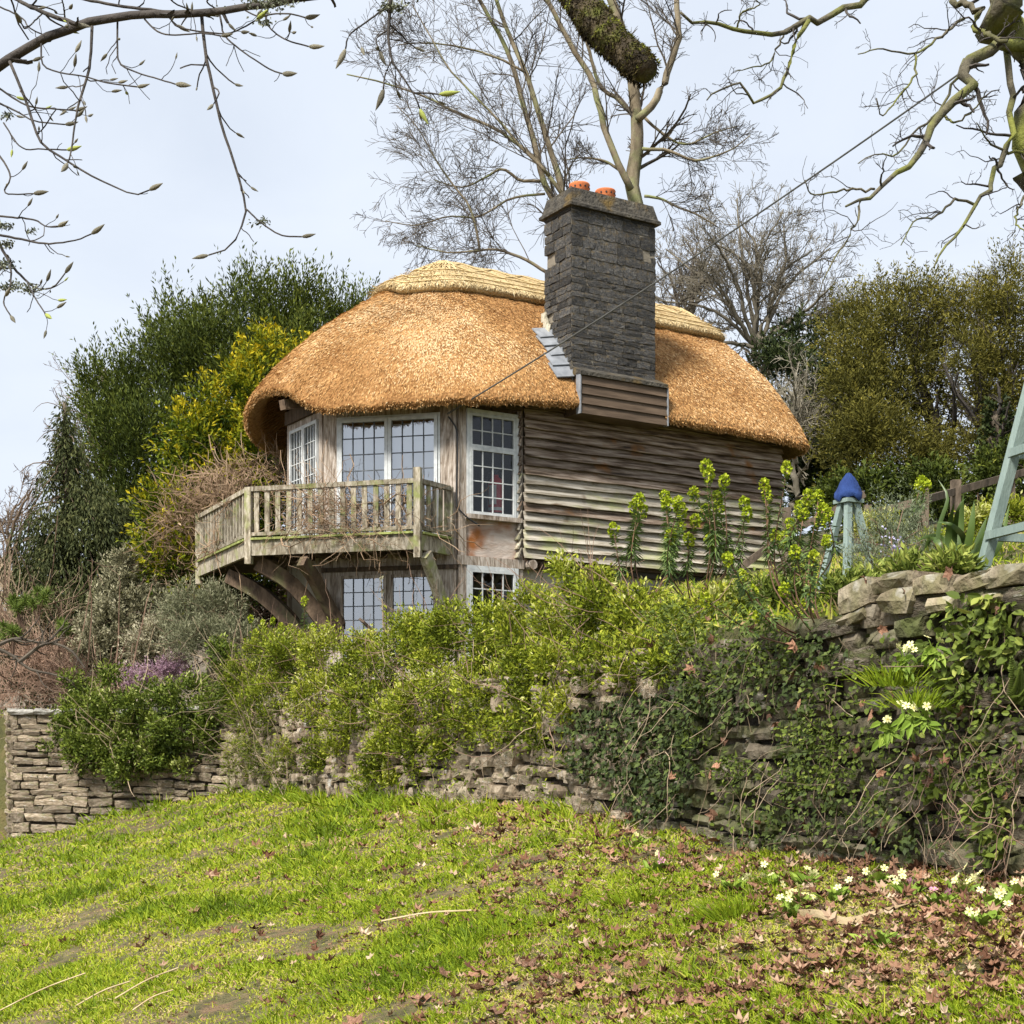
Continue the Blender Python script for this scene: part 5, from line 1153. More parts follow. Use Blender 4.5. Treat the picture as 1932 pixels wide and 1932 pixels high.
# the long hedge
hl = lobs(rough([(455, 1300, .1, 35, 60), (500, 1250, .5, 50, 60), (560, 1240, .7, 60, 55), (620, 1250, .5, 60, 60), (690, 1265, .5, 60, 55), (760, 1215, .3, 40, 62), (800, 1210, .5, 50, 60), (860, 1200, .5, 55, 60), (930, 1195, .5, 60, 62), (1000, 1185, .5, 60, 70), (1070, 1170, .5, 60, 65), (1140, 1165, .5, 60, 65), (1210, 1170, .4, 60, 62), (1280, 1190, .3, 50, 45),
           (520, 1320, .0, 60, 50), (600, 1330, -.02, 60, 55), (680, 1340, -.05, 55, 60), (740, 1390, -.1, 50, 60), (640, 1390, -.1, 40, 45), (790, 1330, -.05, 60, 60), (850, 1310, -.02, 60, 55), (920, 1300, -.02, 60, 55), (990, 1285, -.02, 60, 55), (1060, 1265, -.02, 60, 50), (1130, 1260, 0, 60, 50), (1200, 1250, 0, 55, 50), (1270, 1245, 0, 55, 40), (720, 1440, -.12, 34, 40), (780, 1420, -.12, 40, 50), (880, 1370, -.12, 40, 36), (980, 1360, -.1, 45, 34), (1060, 1340, -.1, 45, 40), (600, 1420, -.15, 36, 36), (830, 1400, -.12, 36, 40), (930, 1380, -.12, 36, 30), (690, 1480, -.15, 30, 26), (1010, 1400, -.1, 26, 26)], 44))
o = at(850, 1330, dw(850) + .6); hedge = thing('hedge', o, 'bright yellow-green hedge spilling over the middle of the wall', 'hedge')
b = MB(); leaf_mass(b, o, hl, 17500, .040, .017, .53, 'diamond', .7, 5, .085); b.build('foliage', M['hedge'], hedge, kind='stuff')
twig_stems('stems', o, hl, 600, (.2, .7), .0035, M['stem_brown'], hedge, .2, .05, 'stuff')
ls = lobs(rough([(150, 1350, -.05, 36, 34), (210, 1345, 0, 50, 45), (280, 1330, 0, 55, 48), (350, 1325, 0, 55, 46), (410, 1335, 0, 40, 50), (190, 1400, -.15, 55, 50), (260, 1390, -.2, 50, 55), (330, 1380, -.15, 55, 40), (240, 1450, -.25, 36, 40), (400, 1390, -.1, 36, 36), (290, 1430, -.25, 30, 26), (160, 1420, -.2, 34, 36), (125, 1380, -.1, 26, 30), (440, 1310, 0, 30, 40)], 22))
o = at(280, 1400, 19.4); sh = thing('wall_shrub', o, 'glossy green shrub draped over the far left wall below the heather', 'shrub')
b = MB(); leaf_mass(b, o, ls, 6000, .055, .026, .47, 'diamond', .6, 6, .11); b.build('foliage', M['gloss_shrub'], sh, kind='stuff')
twig_stems('stems', o, ls, 160, (.3, .9), .005, M['stem_tan'], sh, .2, .0, 'stuff')
# willowy yellowish shrub between the two
lw = lobs([(440, 1300, -.1, 34, 50), (480, 1350, -.2, 40, 60), (500, 1410, -.25, 44, 60), (540, 1450, -.25, 40, 45), (460, 1440, -.2, 34, 50)])
o = at(480, 1480, dw(480) - .1); sw = thing('wall_shrub', o, 'thin straggly olive shrub hanging where hedge and left wall meet', 'shrub')
b = MB(); leaf_mass(b, o, lw, 1500, .05, .010, .42, 'diamond', .5, 6, .12); b.build('foliage', M['hedge'], sw, kind='stuff'); twig_stems('stems', o, lw, 160, (.4, 1.0), .004, M['stem_tan'], sw, .12, -.02, 'stuff')

# greenery on the face of the wall
def on_wall(n, px0, px1, zf, keep, off=(.02, .10)):
    px = rg.uniform(px0, px1, n * 3); i = np.round(np.interp(px, _wpx[_o], _o)).astype(int); q = rg.random(n * 3)
    d = WL[i, 1]; py0, py1 = zf(px); py = py0 + (py1 - py0) * q; z = (HY - py) / F * d
    m = keep(px, py); i, z, px, py = i[m][:n], z[m][:n], px[m][:n], py[m][:n]
    off = rg.uniform(*off, len(i))[:, None]
    return np.c_[WL[i] - W_N[i] * off, z], np.c_[-W_N[i], np.zeros(len(i))], px, py
def blobs(seed, n, x0, x1, y0, y1, r0, r1):
    r = np.random.default_rng(seed); c = np.c_[r.uniform(x0, x1, n), r.uniform(y0, y1, n), r.uniform(r0, r1, n)]
    return lambda x, y: (((x[:, None] - c[:, 0]) ** 2 + (y[:, None] - c[:, 1]) ** 2) < (c[:, 2] * (1 + .3 * np.sin(x[:, None] * .13 + y[:, None] * .11))) ** 2).any(1)
def pic(cs): 
    c = np.array(cs, float); return lambda x, y: ((((x[:, None] - c[:, 0]) / c[:, 2]) ** 2 + ((y[:, None] - c[:, 1]) / c[:, 3]) ** 2) < (1 + .45 * np.sin(x[:, None] * .16 + 1) * np.sin(y[:, None] * .14))).any(1)
FACE = lambda px: (np.full_like(px, 1080), np.interp(px, (430, 700, 966, 1250, 1500, 1932), (1510, 1515, 1525, 1570, 1615, 1675)))
def climber(name, label, cs, n, mat, lL, lW, shape, tint, px0, px1, fall=.5, off=(.02, .12), nstem=9, group=None):
    P, Nn, px, py = on_wall(n, px0, px1, FACE, pic(cs), off)
    o = P.mean(0); o[2] = P[:, 2].min(); t = thing(name, o, label, 'climbing plant', group); k = len(P)
    D = np.c_[rg.normal(0, .6, (k, 2)), -fall + rg.normal(0, .5, k)] + Nn * .35
    b = MB(); b.leaves(P - o, D, Nn + rg.normal(0, .35, (k, 3)) + (0, 0, .35), lL * rg.uniform(.6, 1.3, k), lW * rg.uniform(.6, 1.3, k), np.clip(tint + rg.normal(0, .2, k), 0, 1), shape, .12); b.build('foliage', M[mat], t, kind='stuff')
    j = rg.integers(0, k, nstem); st = np.empty((nstem, 6, 3)); st[:, 0] = P[j] - o - Nn[j] * .02
    d = np.c_[rg.normal(0, .4, (nstem, 2)) * .5, -np.ones(nstem)]
    for q in range(1, 6): d = unit(d + rg.normal(0, .35, (nstem, 3)) * (1, 1, .6)); st[:, q] = st[:, q - 1] + d * .09
    b = MB(); b.tubes(st, np.full((nstem, 6), .0018), 4, cap=False); b.build('stems', M['stem_tan'], t, kind='stuff')
    return t
climber('ivy', 'dark ivy curtain hanging down the wall left of the roots', [(1180, 1420, 90, 60), (1240, 1480, 60, 70), (1150, 1370, 70, 40), (1290, 1420, 45, 110), (1220, 1350, 70, 40), (1120, 1430, 30, 40), (1330, 1320, 30, 40)], 1900, 'ivy', .040, .038, 'ivy', .45, 1080, 1380, .7)
climber('ivy', 'dark ivy patch low on the wall below the big euphorbia', [(1560, 1500, 70, 40), (1600, 1560, 80, 40), (1480, 1560, 50, 40), (1680, 1560, 60, 50), (1540, 1420, 40, 40), (1750, 1590, 40, 30)], 850, 'ivy', .030, .029, 'ivy', .55, 1420, 1800, .6)
climber('ivy', 'dark ivy below the red stems at the top of the wall', [(1440, 1280, 70, 60), (1520, 1290, 50, 60), (1400, 1330, 60, 40), (1560, 1230, 50, 40)], 1000, 'ivy', .034, .032, 'ivy', .55, 1350, 1620, .5)
climber('creeper', 'small-leaved green creeper in the middle of the right wall', [(1560, 1390, 40, 50), (1580, 1440, 45, 60), (1530, 1380, 36, 30), (1520, 1480, 30, 50)], 1500, 'creeper', .020, .018, 'oval', .55, 1470, 1650, .3)
climber('creeper', 'bright green bramble leaves near the top right of the wall', [(1880, 1150, 50, 30), (1840, 1170, 50, 30), (1920, 1200, 34, 50), (1780, 1240, 34, 30), (1860, 1220, 40, 24), (1890, 1500, 30, 60), (1905, 1580, 26, 50), (1780, 1480, 30, 24), (1820, 1290, 50, 40), (1690, 1420, 40, 30)], 700, 'creeper', .050, .034, 'oval', .6, 1740, 1960, .3)
climber('creeper', 'thin green growth on the wall right of the hedge', [(1330, 1240, 70, 70), (1390, 1230, 60, 60), (1300, 1180, 60, 50), (1440, 1180, 60, 50), (1480, 1230, 60, 50), (1350, 1300, 50, 40), (1340, 1390, 30, 30), (1400, 1450, 40, 30)], 2300, 'creeper', .034, .016, 'diamond', .45, 1240, 1560, .1)
climber('creeper', 'scattered small leaves across the near right wall', [(1700, 1400, 160, 170), (1880, 1420, 90, 180), (1650, 1300, 120, 60), (1450, 1500, 80, 80), (1900, 1280, 60, 100), (1400, 1580, 70, 40)], 1900, 'creeper', .028, .021, 'oval', .42, 1380, 1960, .3)
climber('creeper', 'fresh green growth at the foot of the bare stones in mid wall', [(970, 1400, 40, 30), (880, 1400, 36, 36), (1000, 1330, 50, 26), (1080, 1420, 34, 40), (900, 1470, 24, 24), (850, 1440, 30, 60), (1040, 1470, 20, 50)], 900, 'hedge', .040, .018, 'diamond', .42, 830, 1110, .1)
climber('creeper', 'green growth on the rubble stones below the hedge at left', [(560, 1400, 30, 50), (640, 1430, 40, 40), (700, 1470, 40, 30), (600, 1470, 26, 26), (820, 1480, 24, 36)], 700, 'hedge', .042, .018, 'diamond', .40, 520, 840, .1)
# dry trailing stems and roots over the right-hand wall
def trailing(name, label, n, px0, px1, y0, y1, L, mat, r, wig=.22):
    P, Nn, px, py = on_wall(n, px0, px1, lambda p: (np.full_like(p, y0), np.full_like(p, y1)), lambda x, y: np.ones(len(x), bool), (.03, .14))
    k = 10; st = np.empty((len(P), k, 3)); st[:, 0] = P; d = np.c_[rg.normal(0, .5, (len(P), 2)), rg.normal(-.7, .5, len(P))]; l = rg.uniform(*L, len(P))[:, None] / (k - 1)
    for q in range(1, k): d = unit(d + rg.normal(0, wig, (len(P), 3)) + (0, 0, -.05)); st[:, q] = st[:, q - 1] + d * l
    b = MB(); b.tubes(st, r * rg.uniform(.5, 1.4, len(P))[:, None] * np.linspace(1, .5, k)[None], 4, cap=False)
    return b.build(name, mat, kind='stuff', label=label, cat='dry stems')
trailing('trailing_stems', 'dry tan stems trailing over the right part of the wall', 75, 1380, 1960, 1200, 1640, (.12, .5), M['stem_tan'], .0018)
trailing('dead_stems', 'thicket of dead brown stems against the wall at the right edge', 80, 1800, 1990, 1330, 1640, (.12, .36), M['stem_brown'], .0018, .3)
trailing('trailing_stems', 'thin dry stems caught in the hedge and mid wall', 90, 560, 1380, 1200, 1560, (.2, .8), M['stem_tan'], .0026)

# ---------------------------------------------------------------- euphorbias with lime heads
M['euph'] = mat_leaf('euphorbia_leaf', [(0, (.03, .05, .02)), (.45, (.085, .135, .045)), (.8, (.17, .24, .06)), (1, (.30, .37, .09))], .5, .2)
M['lime'] = mat_leaf('lime_bract', [(0, (.16, .22, .012)), (.5, (.34, .42, .02)), (1, (.52, .55, .06))], .5, .3)
def euphorbia(label, base_px, heads, d, stem_r=.0048, bare=.45, leafL=.098, hr=.042, group='euphorbias on the terrace'):
    """heads: (px, py) of every flower head; stems run from the base to each"""
    o = at(*base_px, d); t = thing('euphorbia', o, label, 'euphorbia', group)
    for (hx, hy) in heads:
        dd = d + rg.normal(0, .22); e = at(hx, hy, dd) - o; L = np.linalg.norm(e)
        mid = e * .5 + np.array((rg.normal(0, .05) * L + np.sign(e[0]) * .12 * L, rg.normal(0, .05), -.10 * L)); c = smooth_line([rg.normal(0, .02, 3), mid, e - (0, 0, .03)], 12)
        b = MB(); b.tubes(c[None], np.linspace(stem_r, stem_r * .6, 12)[None], 6); st = b.build('stem', M['stem_red'], t, smooth=True)
        n = int(105 * min(1.3, max(.5, L / .5)) * (1 - bare) * 1.7); s = np.sort(rg.uniform(bare, .99, n)); i = np.minimum((s * 11).astype(int), 10); f = (s * 11 - i)[:, None]
        P = c[i] * (1 - f) + c[i + 1] * f; T = unit(c[i + 1] - c[i]); rad = unit(np.cross(T, rg.normal(size=(n, 3)))); lowness = (1 - s)[:, None] / (1 - bare)
        b = MB(); b.leaves(P, rad + T * (.9 - 1.5 * lowness), T, leafL * rg.uniform(.6, 1.1, n) * (1.05 - .45 * s), .0125, np.clip(.35 + .35 * s + rg.normal(0, .13, n), 0, 1), 'diamond', .1, .25); b.build('leaves', M['euph'], st)
        m = 80; v = unit(rg.normal(size=(m, 3)) + (0, 0, .35)); h = np.array((0, 0, rg.uniform(.8, 1.4))); b = MB()
        b.leaves(c[-1] + v * hr * np.array((.8, .8, 1.25)) * .75, v * .6 + rg.normal(0, .5, (m, 3)), v, hr * .55, hr * .5, np.clip(rg.normal(.5, .25, m), 0, 1), 'oval', .1); b.build('flower_head', M['lime'], st)
    return t
E1 = 9.8
euphorbia('euphorbia clump with lime heads before the boarded wall, left group with reddish stems', (1222, 1150), [(1158, 992), (1197, 948), (1206, 936), (1212, 955), (1254, 930), (1258, 942)], E1, bare=.5)
euphorbia('dense euphorbia clump rising highest in front of the boarded wall', (1312, 1150), [(1280, 942), (1286, 956), (1309, 924), (1332, 872), (1338, 888), (1366, 900), (1352, 932), (1356, 950), (1332, 956), (1312, 976), (1284, 988), (1266, 1004), (1405, 942), (1409, 962), (1300, 1010), (1340, 1010)], E1, bare=.48)
euphorbia('euphorbia with long bare stems rooted in the wall top', (1578, 1225), [(1373, 1042), (1442, 904), (1448, 925), (1400, 1075), (1484, 872), (1420, 1105), (1462, 1000), (1500, 1030), (1535, 1040), (1330, 1120), (1545, 925), (1552, 950), (1516, 960), (1560, 1010), (1480, 1100), (1520, 1120), (1430, 1150)], 7.0, .0045, .62, .06, .028)
euphorbia('euphorbia between the long-stemmed one and the small obelisk', (1540, 1100), [(1510, 950), (1525, 930), (1490, 985), (1548, 975), (1560, 960), (1475, 1010)], 9.0, bare=.5)
euphorbia('small euphorbia in front of the balcony braces', (610, 1250), [(575, 1130), (590, 1180)], 18.0, .008, .1, .10, .05)
euphorbia('euphorbia with lime heads at the left end of the hedge', (520, 1260), [(473, 1163), (496, 1172), (515, 1168), (530, 1178), (548, 1180), (482, 1190), (560, 1190), (500, 1195)], 18.2, .007, .2, .09, .042)
euphorbia('single euphorbia head seen beside the fence post', (1741, 1010), [(1738, 905), (1746, 910), (1735, 915)], 14.0, .008, .55, .09, .055)

# ---------------------------------------------------------------- rosemary, sword plant, obelisks, fence
M['rosemary'] = mat_leaf('rosemary_leaf', [(0, (.05, .065, .035)), (.5, (.15, .18, .10)), (1, (.30, .33, .21))], .6, .2)
M['lilac'] = mat_leaf('lilac_petal', [(0, (.38, .36, .55)), (1, (.62, .6, .78))], .6, .3)
o = at(1690, 1120, 9.4); t = thing('rosemary_bush', o, 'grey-green rosemary bush right of the small obelisk', 'bush')
ax_n = 260; C, out, idx = lobe_points(rg, [(1660, 1050, 9.4, 42, 50), (1700, 1030, 9.5, 45, 55), (1740, 1060, 9.3, 40, 36), (1680, 1000, 9.6, 30, 40), (1715, 975, 9.6, 16, 36), (1640, 1080, 9.2, 40, 30)], ax_n)
b = MB(); plumes(b, rg, C - o, out * .35 + np.array((0, 0, .9)) + rg.normal(0, .25, C.shape), rg.uniform(.12, .25, ax_n), .025, 26, .026, .006, .5 + rg.normal(0, .12, ax_n), .3, .8); b.build('foliage', M['rosemary'], t)
q = np.array([at(1690 + rg.normal(0, 14), 1030 + rg.normal(0, 14), 9.15) for _ in range(60)]) - o; b = MB(); b.leaves(q, rg.normal(size=(60, 3)), rg.normal(size=(60, 3)), .018, .014, rg.random(60), 'oval'); b.build('flowers', M['lilac'], t, kind='stuff')
twig_stems('stems', o, [(1690, 1070, 9.4, 50, 50)], 60, (.1, .3), .004, M['stem_brown'], t)

M['sword'] = mat_noise('sword_leaf', [(.3, (.035, .065, .014)), (.7, (.10, .155, .032))], 5, (1, 1, .3), rough=.45, bstr=.1, spec=.4)
def strap(b, base, pts, w, fold=.35):
    c = smooth_line(np.vstack([base, *pts]), 12); T = unit(np.gradient(c, axis=0)); S = unit(np.cross(T, (0.15, 1, .1))); Nn = np.cross(S, T); ww = w * np.array([.75, .9, 1, 1.05, 1.05, 1, .95, .85, .7, .5, .28, .03])[:, None]
    V = np.stack([c - S * ww / 2 + Nn * ww * fold * .3, c, c + S * ww / 2 + Nn * ww * fold * .3], 1).reshape(-1, 3)
    Fs = [(i * 3 + j, i * 3 + j + 1, i * 3 + j + 4, i * 3 + j + 3) for i in range(11) for j in (0, 1)]; b.add(V, Fs)
o = at(1800, 1072, 7.4); t = thing('sword_leaved_plant', o, 'clump of broad sword-shaped green leaves beside the tall obelisk', 'plant')
for pts, w in (([(1790, 1010), (1800, 948)], .055), ([(1812, 1000), (1818, 930)], .06), ([(1832, 1000), (1838, 945)], .06), ([(1770, 1005), (1788, 940), (1770, 905)], .035), ([(1780, 1020), (1752, 1012), (1730, 1022)], .05), ([(1775, 1030), (1755, 1018), (1738, 1060)], .05), ([(1850, 1010), (1862, 975)], .055), ([(1850, 1030), (1880, 990), (1900, 1000)], .055), ([(1790, 1040), (1760, 1050), (1735, 1080)], .045), ([(1870, 1020), (1890, 930), (1915, 880)], .04), ([(1820, 1020), (1795, 990), (1765, 985)], .05), ([(1885, 1030), (1905, 950)], .045), ([(1800, 1020), (1808, 960), (1822, 940)], .05)):
    b = MB(); x0 = 1800 + (pts[0][0] - 1800) * .55; dd = 7.4 + rg.normal(0, .08); base = at(x0, 1072, dd) - o; strap(b, base, [at(x, y, dd + rg.normal(0, .05)) - o for x, y in pts], w * .62); b.build('leaf', M['sword'], t, smooth=True)

M['sage_paint'] = mat_noise('sage_paint', [(.3, (.19, .25, .225)), (.7, (.25, .315, .28))], 6, (3, 3, .7), rough=.6, bstr=.25, fine=26, spots=[((.24, .29, .22), 3, .6, .8)])
M['blue_cloth'] = mat_noise('blue_cloth', [(.3, (.012, .03, .12)), (.7, (.028, .065, .22))], 5, rough=.9, bstr=.5, fine=24)
def obelisk(name, label, base, half, height, lw, rz, rails, top_half, cap=True):
    t = thing(name, base, label, 'obelisk', rz=rz)
    cs = [(-1, -1), (1, -1), (1, 1), (-1, 1)]
    for x, y in cs:
        m = MB(); m.bar((x * half, y * half, -.15), (x * top_half, y * top_half, height), lw, lw, up=(1, 0, 0)); m.build('leg', M['sage_paint'], t)
    for h in rails:
        r = half + (top_half - half) * h / height
        for k in range(4):
            (x, y), (x2, y2) = cs[k], cs[(k + 1) % 4]; a = np.array((x * r, y * r, h)); c = np.array((x2 * r, y2 * r, h)); d = unit(c - a) * lw * .5
            m = MB(); m.bar(a + d, c - d, lw * .55, lw * .8); m.build('rail', M['sage_paint'], t)
    if cap:
        m = MB(); q = top_half + lw; m.box((-q, -q, height), (q, q, height + .03)); m.box((-q * .75, -q * .75, height + .03), (q * .75, q * .75, height + .05)); m.build('cap_plate', M['sage_paint'], t)
    return t
ob = at(1601, 1090, 11.6)
obelisk('garden_obelisk', 'small sage-green wooden obelisk under a blue cloth hood', ob, .165, .58, .046, .5, (.23,), .038)
b = MB(); n = 28; V = []
for z, r in ((-.025, .108), (-.01, .118), (.022, .118), (.034, .110), (.075, .098), (.12, .074), (.16, .046), (.19, .022), (.20, .0)):
    V.append([(r * (1 + .07 * math.sin(5 * a + z * 20) * (1 - z * 3)) * math.cos(a), r * (1 + .06 * math.sin(4 * a + 1 + z * 14) * (1 - z * 3)) * math.sin(a), z + .014 * math.sin(3 * a + .6) * (1 - z * 4) + .010 * math.sin(7 * a + z * 60)) for a in np.arange(n) / n * 6.283])
b.add(np.array(V).reshape(-1, 3), ring_faces(9, n)[:, ::-1]); b.build('cloth_hood', M['blue_cloth'], smooth=True, loc=ob + (0, 0, .632), scale=(.9, .9, .92), label='blue cloth hood pulled over the small obelisk top', cat='cloth cover')
obelisk('garden_obelisk', 'tall sage-green wooden obelisk cut off by the right edge', at(2092, 1072, 6.95), .44, 1.98, .050, .26, (.19, .58, 1.2, 1.6), .05)

M['fence'] = mat_noise('fence_timber', [(.3, (.06, .045, .03)), (.7, (.19, .145, .105))], 6, (2, 2, .7), bstr=.5, fine=24, rnd=.2)
fe_o = at(1741, 1005, 14.6); fn = thing('wooden_fence', fe_o, 'weathered post and rail fence climbing to the right behind the terrace', 'fence')
def fpost(x, y0, y1, d, w): m = MB(); m.bar(at(x, y1 + 30, d) - fe_o, at(x, y0, d) - fe_o, w, w, up=(0, 1, 0)); m.build('post', M['fence'], fn)
for a in ((1741, 922, 1000, 14.5, .095), (1803, 906, 970, 15.6, .09), (1637, 953, 1010, 15.2, .07), (1484, 958, 1100, 15.0, .08), (1905, 870, 960, 16.4, .09), (1615, 930, 1010, 14.9, .08)): fpost(*a)
def frail(pts, h):
    for (x0, y0, d0), (x1, y1, d1) in zip(pts[:-1], pts[1:]): m = MB(); m.bar(at(x0, y0, d0) - fe_o, at(x1, y1, d1) - fe_o, .035, h); m.build('rail', M['fence'], fn)
frail([(1600, 982, 15.1), (1741, 944, 14.8), (1806, 926, 15.65), (1935, 890, 16.5), (2000, 872, 17)], .075)
frail([(1388, 1078, 14.9), (1484, 1006, 15.08), (1590, 955, 15.1), (1630, 932, 15.2)], .07)
frail([(1420, 1118, 14.9), (1484, 1060, 15.08), (1560, 1010, 15.1)], .06)

# ---------------------------------------------------------------- shrubs of the lower left garden
def bush(name, label, lob, n, mat, lL, lW, m, tint, L=(.1, .25), r=.06, axis=(.5, .6), stems=40, tip=.3, cat='shrub', stem_mat='stem_brown'):
    o = at(lob[0][0], max(l[1] + l[4] for l in lob) + 15, lob[0][2]); t = thing(name, o, label, cat)
    C, out, idx = lobe_points(rg, lob, n); lt = rg.normal(0, .06, len(lob)); b = MB()
    plumes(b, rg, C - o, out * axis[0] + np.array((0, 0, axis[1])) + rg.normal(0, .25, C.shape), rg.uniform(*L, n), r, m, lL, lW, tint + lt[idx] + rg.normal(0, .1, n), tip, .8); b.build('foliage', M[mat], t)
    twig_stems('stems', o, lob, stems, (.2, .6), .006, M[stem_mat], t); return t
bush('grey_shrub', 'grey-olive mounded shrub with pale tips left of the cypress', [(232, 1085, 22, 34, 40), (225, 1130, 21.8, 50, 46), (275, 1150, 21.8, 40, 40), (200, 1190, 21.6, 60, 46), (265, 1215, 21.5, 55, 40), (180, 1245, 21.5, 40, 30)], 1500, 'hebe', .06, .024, 13, .45, tip=.5)
bush('cream_shrub', 'small cream-tipped shrub above the purple heather', [(276, 1225, 21, 32, 32), (300, 1200, 21, 22, 26)], 360, 'hebe', .06, .02, 14, .7, tip=.45)
bush('sage_shrub', 'soft grey-green shrub under the balcony braces', [(370, 1150, 20.6, 50, 50), (420, 1170, 20.6, 50, 60), (400, 1220, 20.4, 60, 45), (350, 1210, 20.4, 40, 40), (450, 1220, 20.2, 40, 45), (330, 1170, 20.8, 30, 40)], 1500, 'sage', .055, .012, 12, .48, stems=120, stem_mat='stem_tan')
M['heather'] = mat_leaf('heather_flower', [(0, (.14, .09, .09)), (.4, (.34, .20, .26)), (.8, (.52, .36, .44)), (1, (.66, .52, .58))], .7, .2)
bush('heather', 'purple-pink heather flowering above the left wall shrub', [(255, 1285, 20.6, 30, 20), (300, 1272, 20.6, 34, 22), (335, 1262, 20.6, 20, 22), (340, 1285, 20.5, 22, 18)], 420, 'heather', .035, .014, 14, .5, L=(.08, .2), r=.03, cat='heather')
M['red_twig'] = mat_noise('red_twig', [(.3, (.17, .10, .065)), (.7, (.43, .29, .21))], 3, bstr=.2)
def tangle(name, label, lob, n, L, r, mat, wig=.3, cat='shrub'):
    o = at(lob[0][0], max(l[1] + l[4] for l in lob) + 10, lob[0][2]); t = thing(name, o, label, cat)
    twig_stems('twigs', o, lob, n, L, r, M[mat], t, wig, .0, 'stuff'); twig_stems('stems', o, lob, max(8, n // 20), (L[1], L[1] * 2), r * 2.2, M['stem_brown'], t, .12, .1, 'stuff'); return t
tangle('bare_shrub', 'reddish-brown bare twigs above the left wall coping', [(60, 1290, 21.4, 90, 40), (170, 1290, 21.2, 70, 36), (30, 1250, 22, 70, 40), (120, 1250, 21.8, 60, 30), (230, 1300, 20.9, 40, 20)], 1000, (.3, .8), .0055, 'red_twig')
tangle('bare_shrub', 'pinkish bare twigs in the gap behind the balcony braces', [(560, 1140, 23, 60, 60), (480, 1160, 23, 60, 50), (610, 1170, 22.5, 40, 50), (420, 1130, 23, 60, 40)], 1500, (.3, .8), .006, 'red_twig')
tangle('bare_shrub', 'pale bare twigs low at the left edge behind the pine sprigs', [(40, 1180, 23, 70, 50), (100, 1200, 23, 60, 50), (20, 1120, 25, 50, 50)], 700, (.4, 1.0), .006, 'stem_tan')
M['pine'] = mat_leaf('pine_needle', [(0, (.03, .05, .01)), (.5, (.11, .16, .03)), (1, (.26, .33, .07))], .5, .2)
for (x, y, s, lab) in ((40, 1140, 34, 'pine sprig with bright needles at the left edge'), (72, 1130, 22, 'pale pine tuft beside the weeping conifer'), (118, 1185, 16, 'single bright pine tuft among the bare twigs'), (25, 1190, 26, 'lower pine sprig at the left edge')):
    o = at(x, y + s, 20.5); t = thing('pine_sprig', o, lab, 'pine sprig'); n = max(5, s // 3); C = np.array([at(x + rg.normal(0, s * .5), y + rg.normal(0, s * .3), 20.5 + rg.normal(0, .1)) for _ in range(n)]) - o
    b = MB(); k = 70; v = unit(rg.normal(size=(n, k, 3)) + (0, 0, .5)); b.leaves(np.repeat(C, k, 0), v.reshape(-1, 3), rg.normal(size=(n * k, 3)), .15 * rg.uniform(.6, 1, n * k), .012, np.clip(rg.normal(.55, .2, n * k), 0, 1)); b.build('needles', M['pine'], t)
    b = MB(); b.tubes(np.array([[(0, 0, -.2), c * .5, c] for c in C]), np.tile((.008, .006, .004), (n, 1)), 4); b.build('twig', M['stem_brown'], t)
o = at(0, 1250, 18.5); t = thing('fallen_branch', at(0, 1230, 20.2), 'bare grey branch leaning across the left twigs', 'branch'); o = at(0, 1230, 20.2)
c = np.array([smooth_line([at(-60, 1200, 20.2), at(20, 1235, 20.2), at(55, 1262, 20.2), at(110, 1275, 20.2), at(165, 1300, 20.2)], 14), smooth_line([at(35, 1250, 20.2), at(85, 1215, 20.2), at(130, 1225, 20.2), at(160, 1260, 20.2)], 14), smooth_line([at(-20, 1225, 20.2), at(30, 1205, 20.2), at(85, 1212, 20.2), at(120, 1180, 20.2)], 14)]) - o
b = MB(); R = np.tile(np.linspace(.03, .012, 14), (3, 1)); b.tubes(c, R, 6); b.build('wood', M['twig_grey'], t); P, R = grow(rg, c, R, 10, 6, (.2, .6), (50, 15), .2, .1, rr=.6); b = MB(); b.tubes(P, R, 4); b.build('twigs', M['twig_grey'], t, kind='stuff')

# ---------------------------------------------------------------- bare climber on the balcony
M['vine'] = mat_noise('vine_stem', [(.3, (.15, .09, .05)), (.6, (.36, .25, .16)), (.8, (.52, .41, .29))], 2, bstr=.2)
vl = [(352, 985, 22.0, 55, 50), (318, 1055, 22.2, 36, 45), (345, 1075, 22.2, 34, 30), (400, 938, 21.5, 48, 26), (450, 905, 21.3, 62, 22), (520, 888, 21.5, 50, 18), (375, 1030, 22.1, 30, 40), (395, 975, 21.9, 40, 30), (425, 945, 20.2, 34, 16), (410, 1035, 20.6, 26, 14)]
o = at(420, 1130, 20.6); t = thing('climbing_vine', o, 'tangled bare brown vine smothering the left side of the balcony', 'vine')
twig_stems('twigs', o, vl, 1500, (.25, .75), .006, M['vine'], t, .42, .0, 'stuff'); twig_stems('stems', o, vl, 50, (.7, 1.2), .012, M['vine'], t, .34, .0)
vl2 = [(600, 940, 19.15, 50, 30), (640, 990, 19.0, 60, 40), (690, 1005, 18.9, 60, 18), (560, 990, 19.3, 50, 40), (720, 970, 18.95, 60, 36), (660, 1025, 18.85, 40, 14), (830, 990, 19.0, 30, 22)]
o = at(640, 1040, 19.0); t = thing('climbing_vine', o, 'thinner bare vine stems woven through the front balusters', 'vine')
twig_stems('twigs', o, vl2, 430, (.25, .8), .0052, M['vine'], t, .45, .0, 'stuff'); twig_stems('stems', o, vl2, 22, (.6, 1.2), .010, M['vine'], t, .3, .0)
b = MB(); c = smooth_line([at(724, 1210, 18.4), at(722, 1150, 18.4), at(719, 1090, 18.4)], 10); o = c[0]; t = thing('dead_stalk', o, 'pale dead flower stalk standing before the lower window', 'stalk')
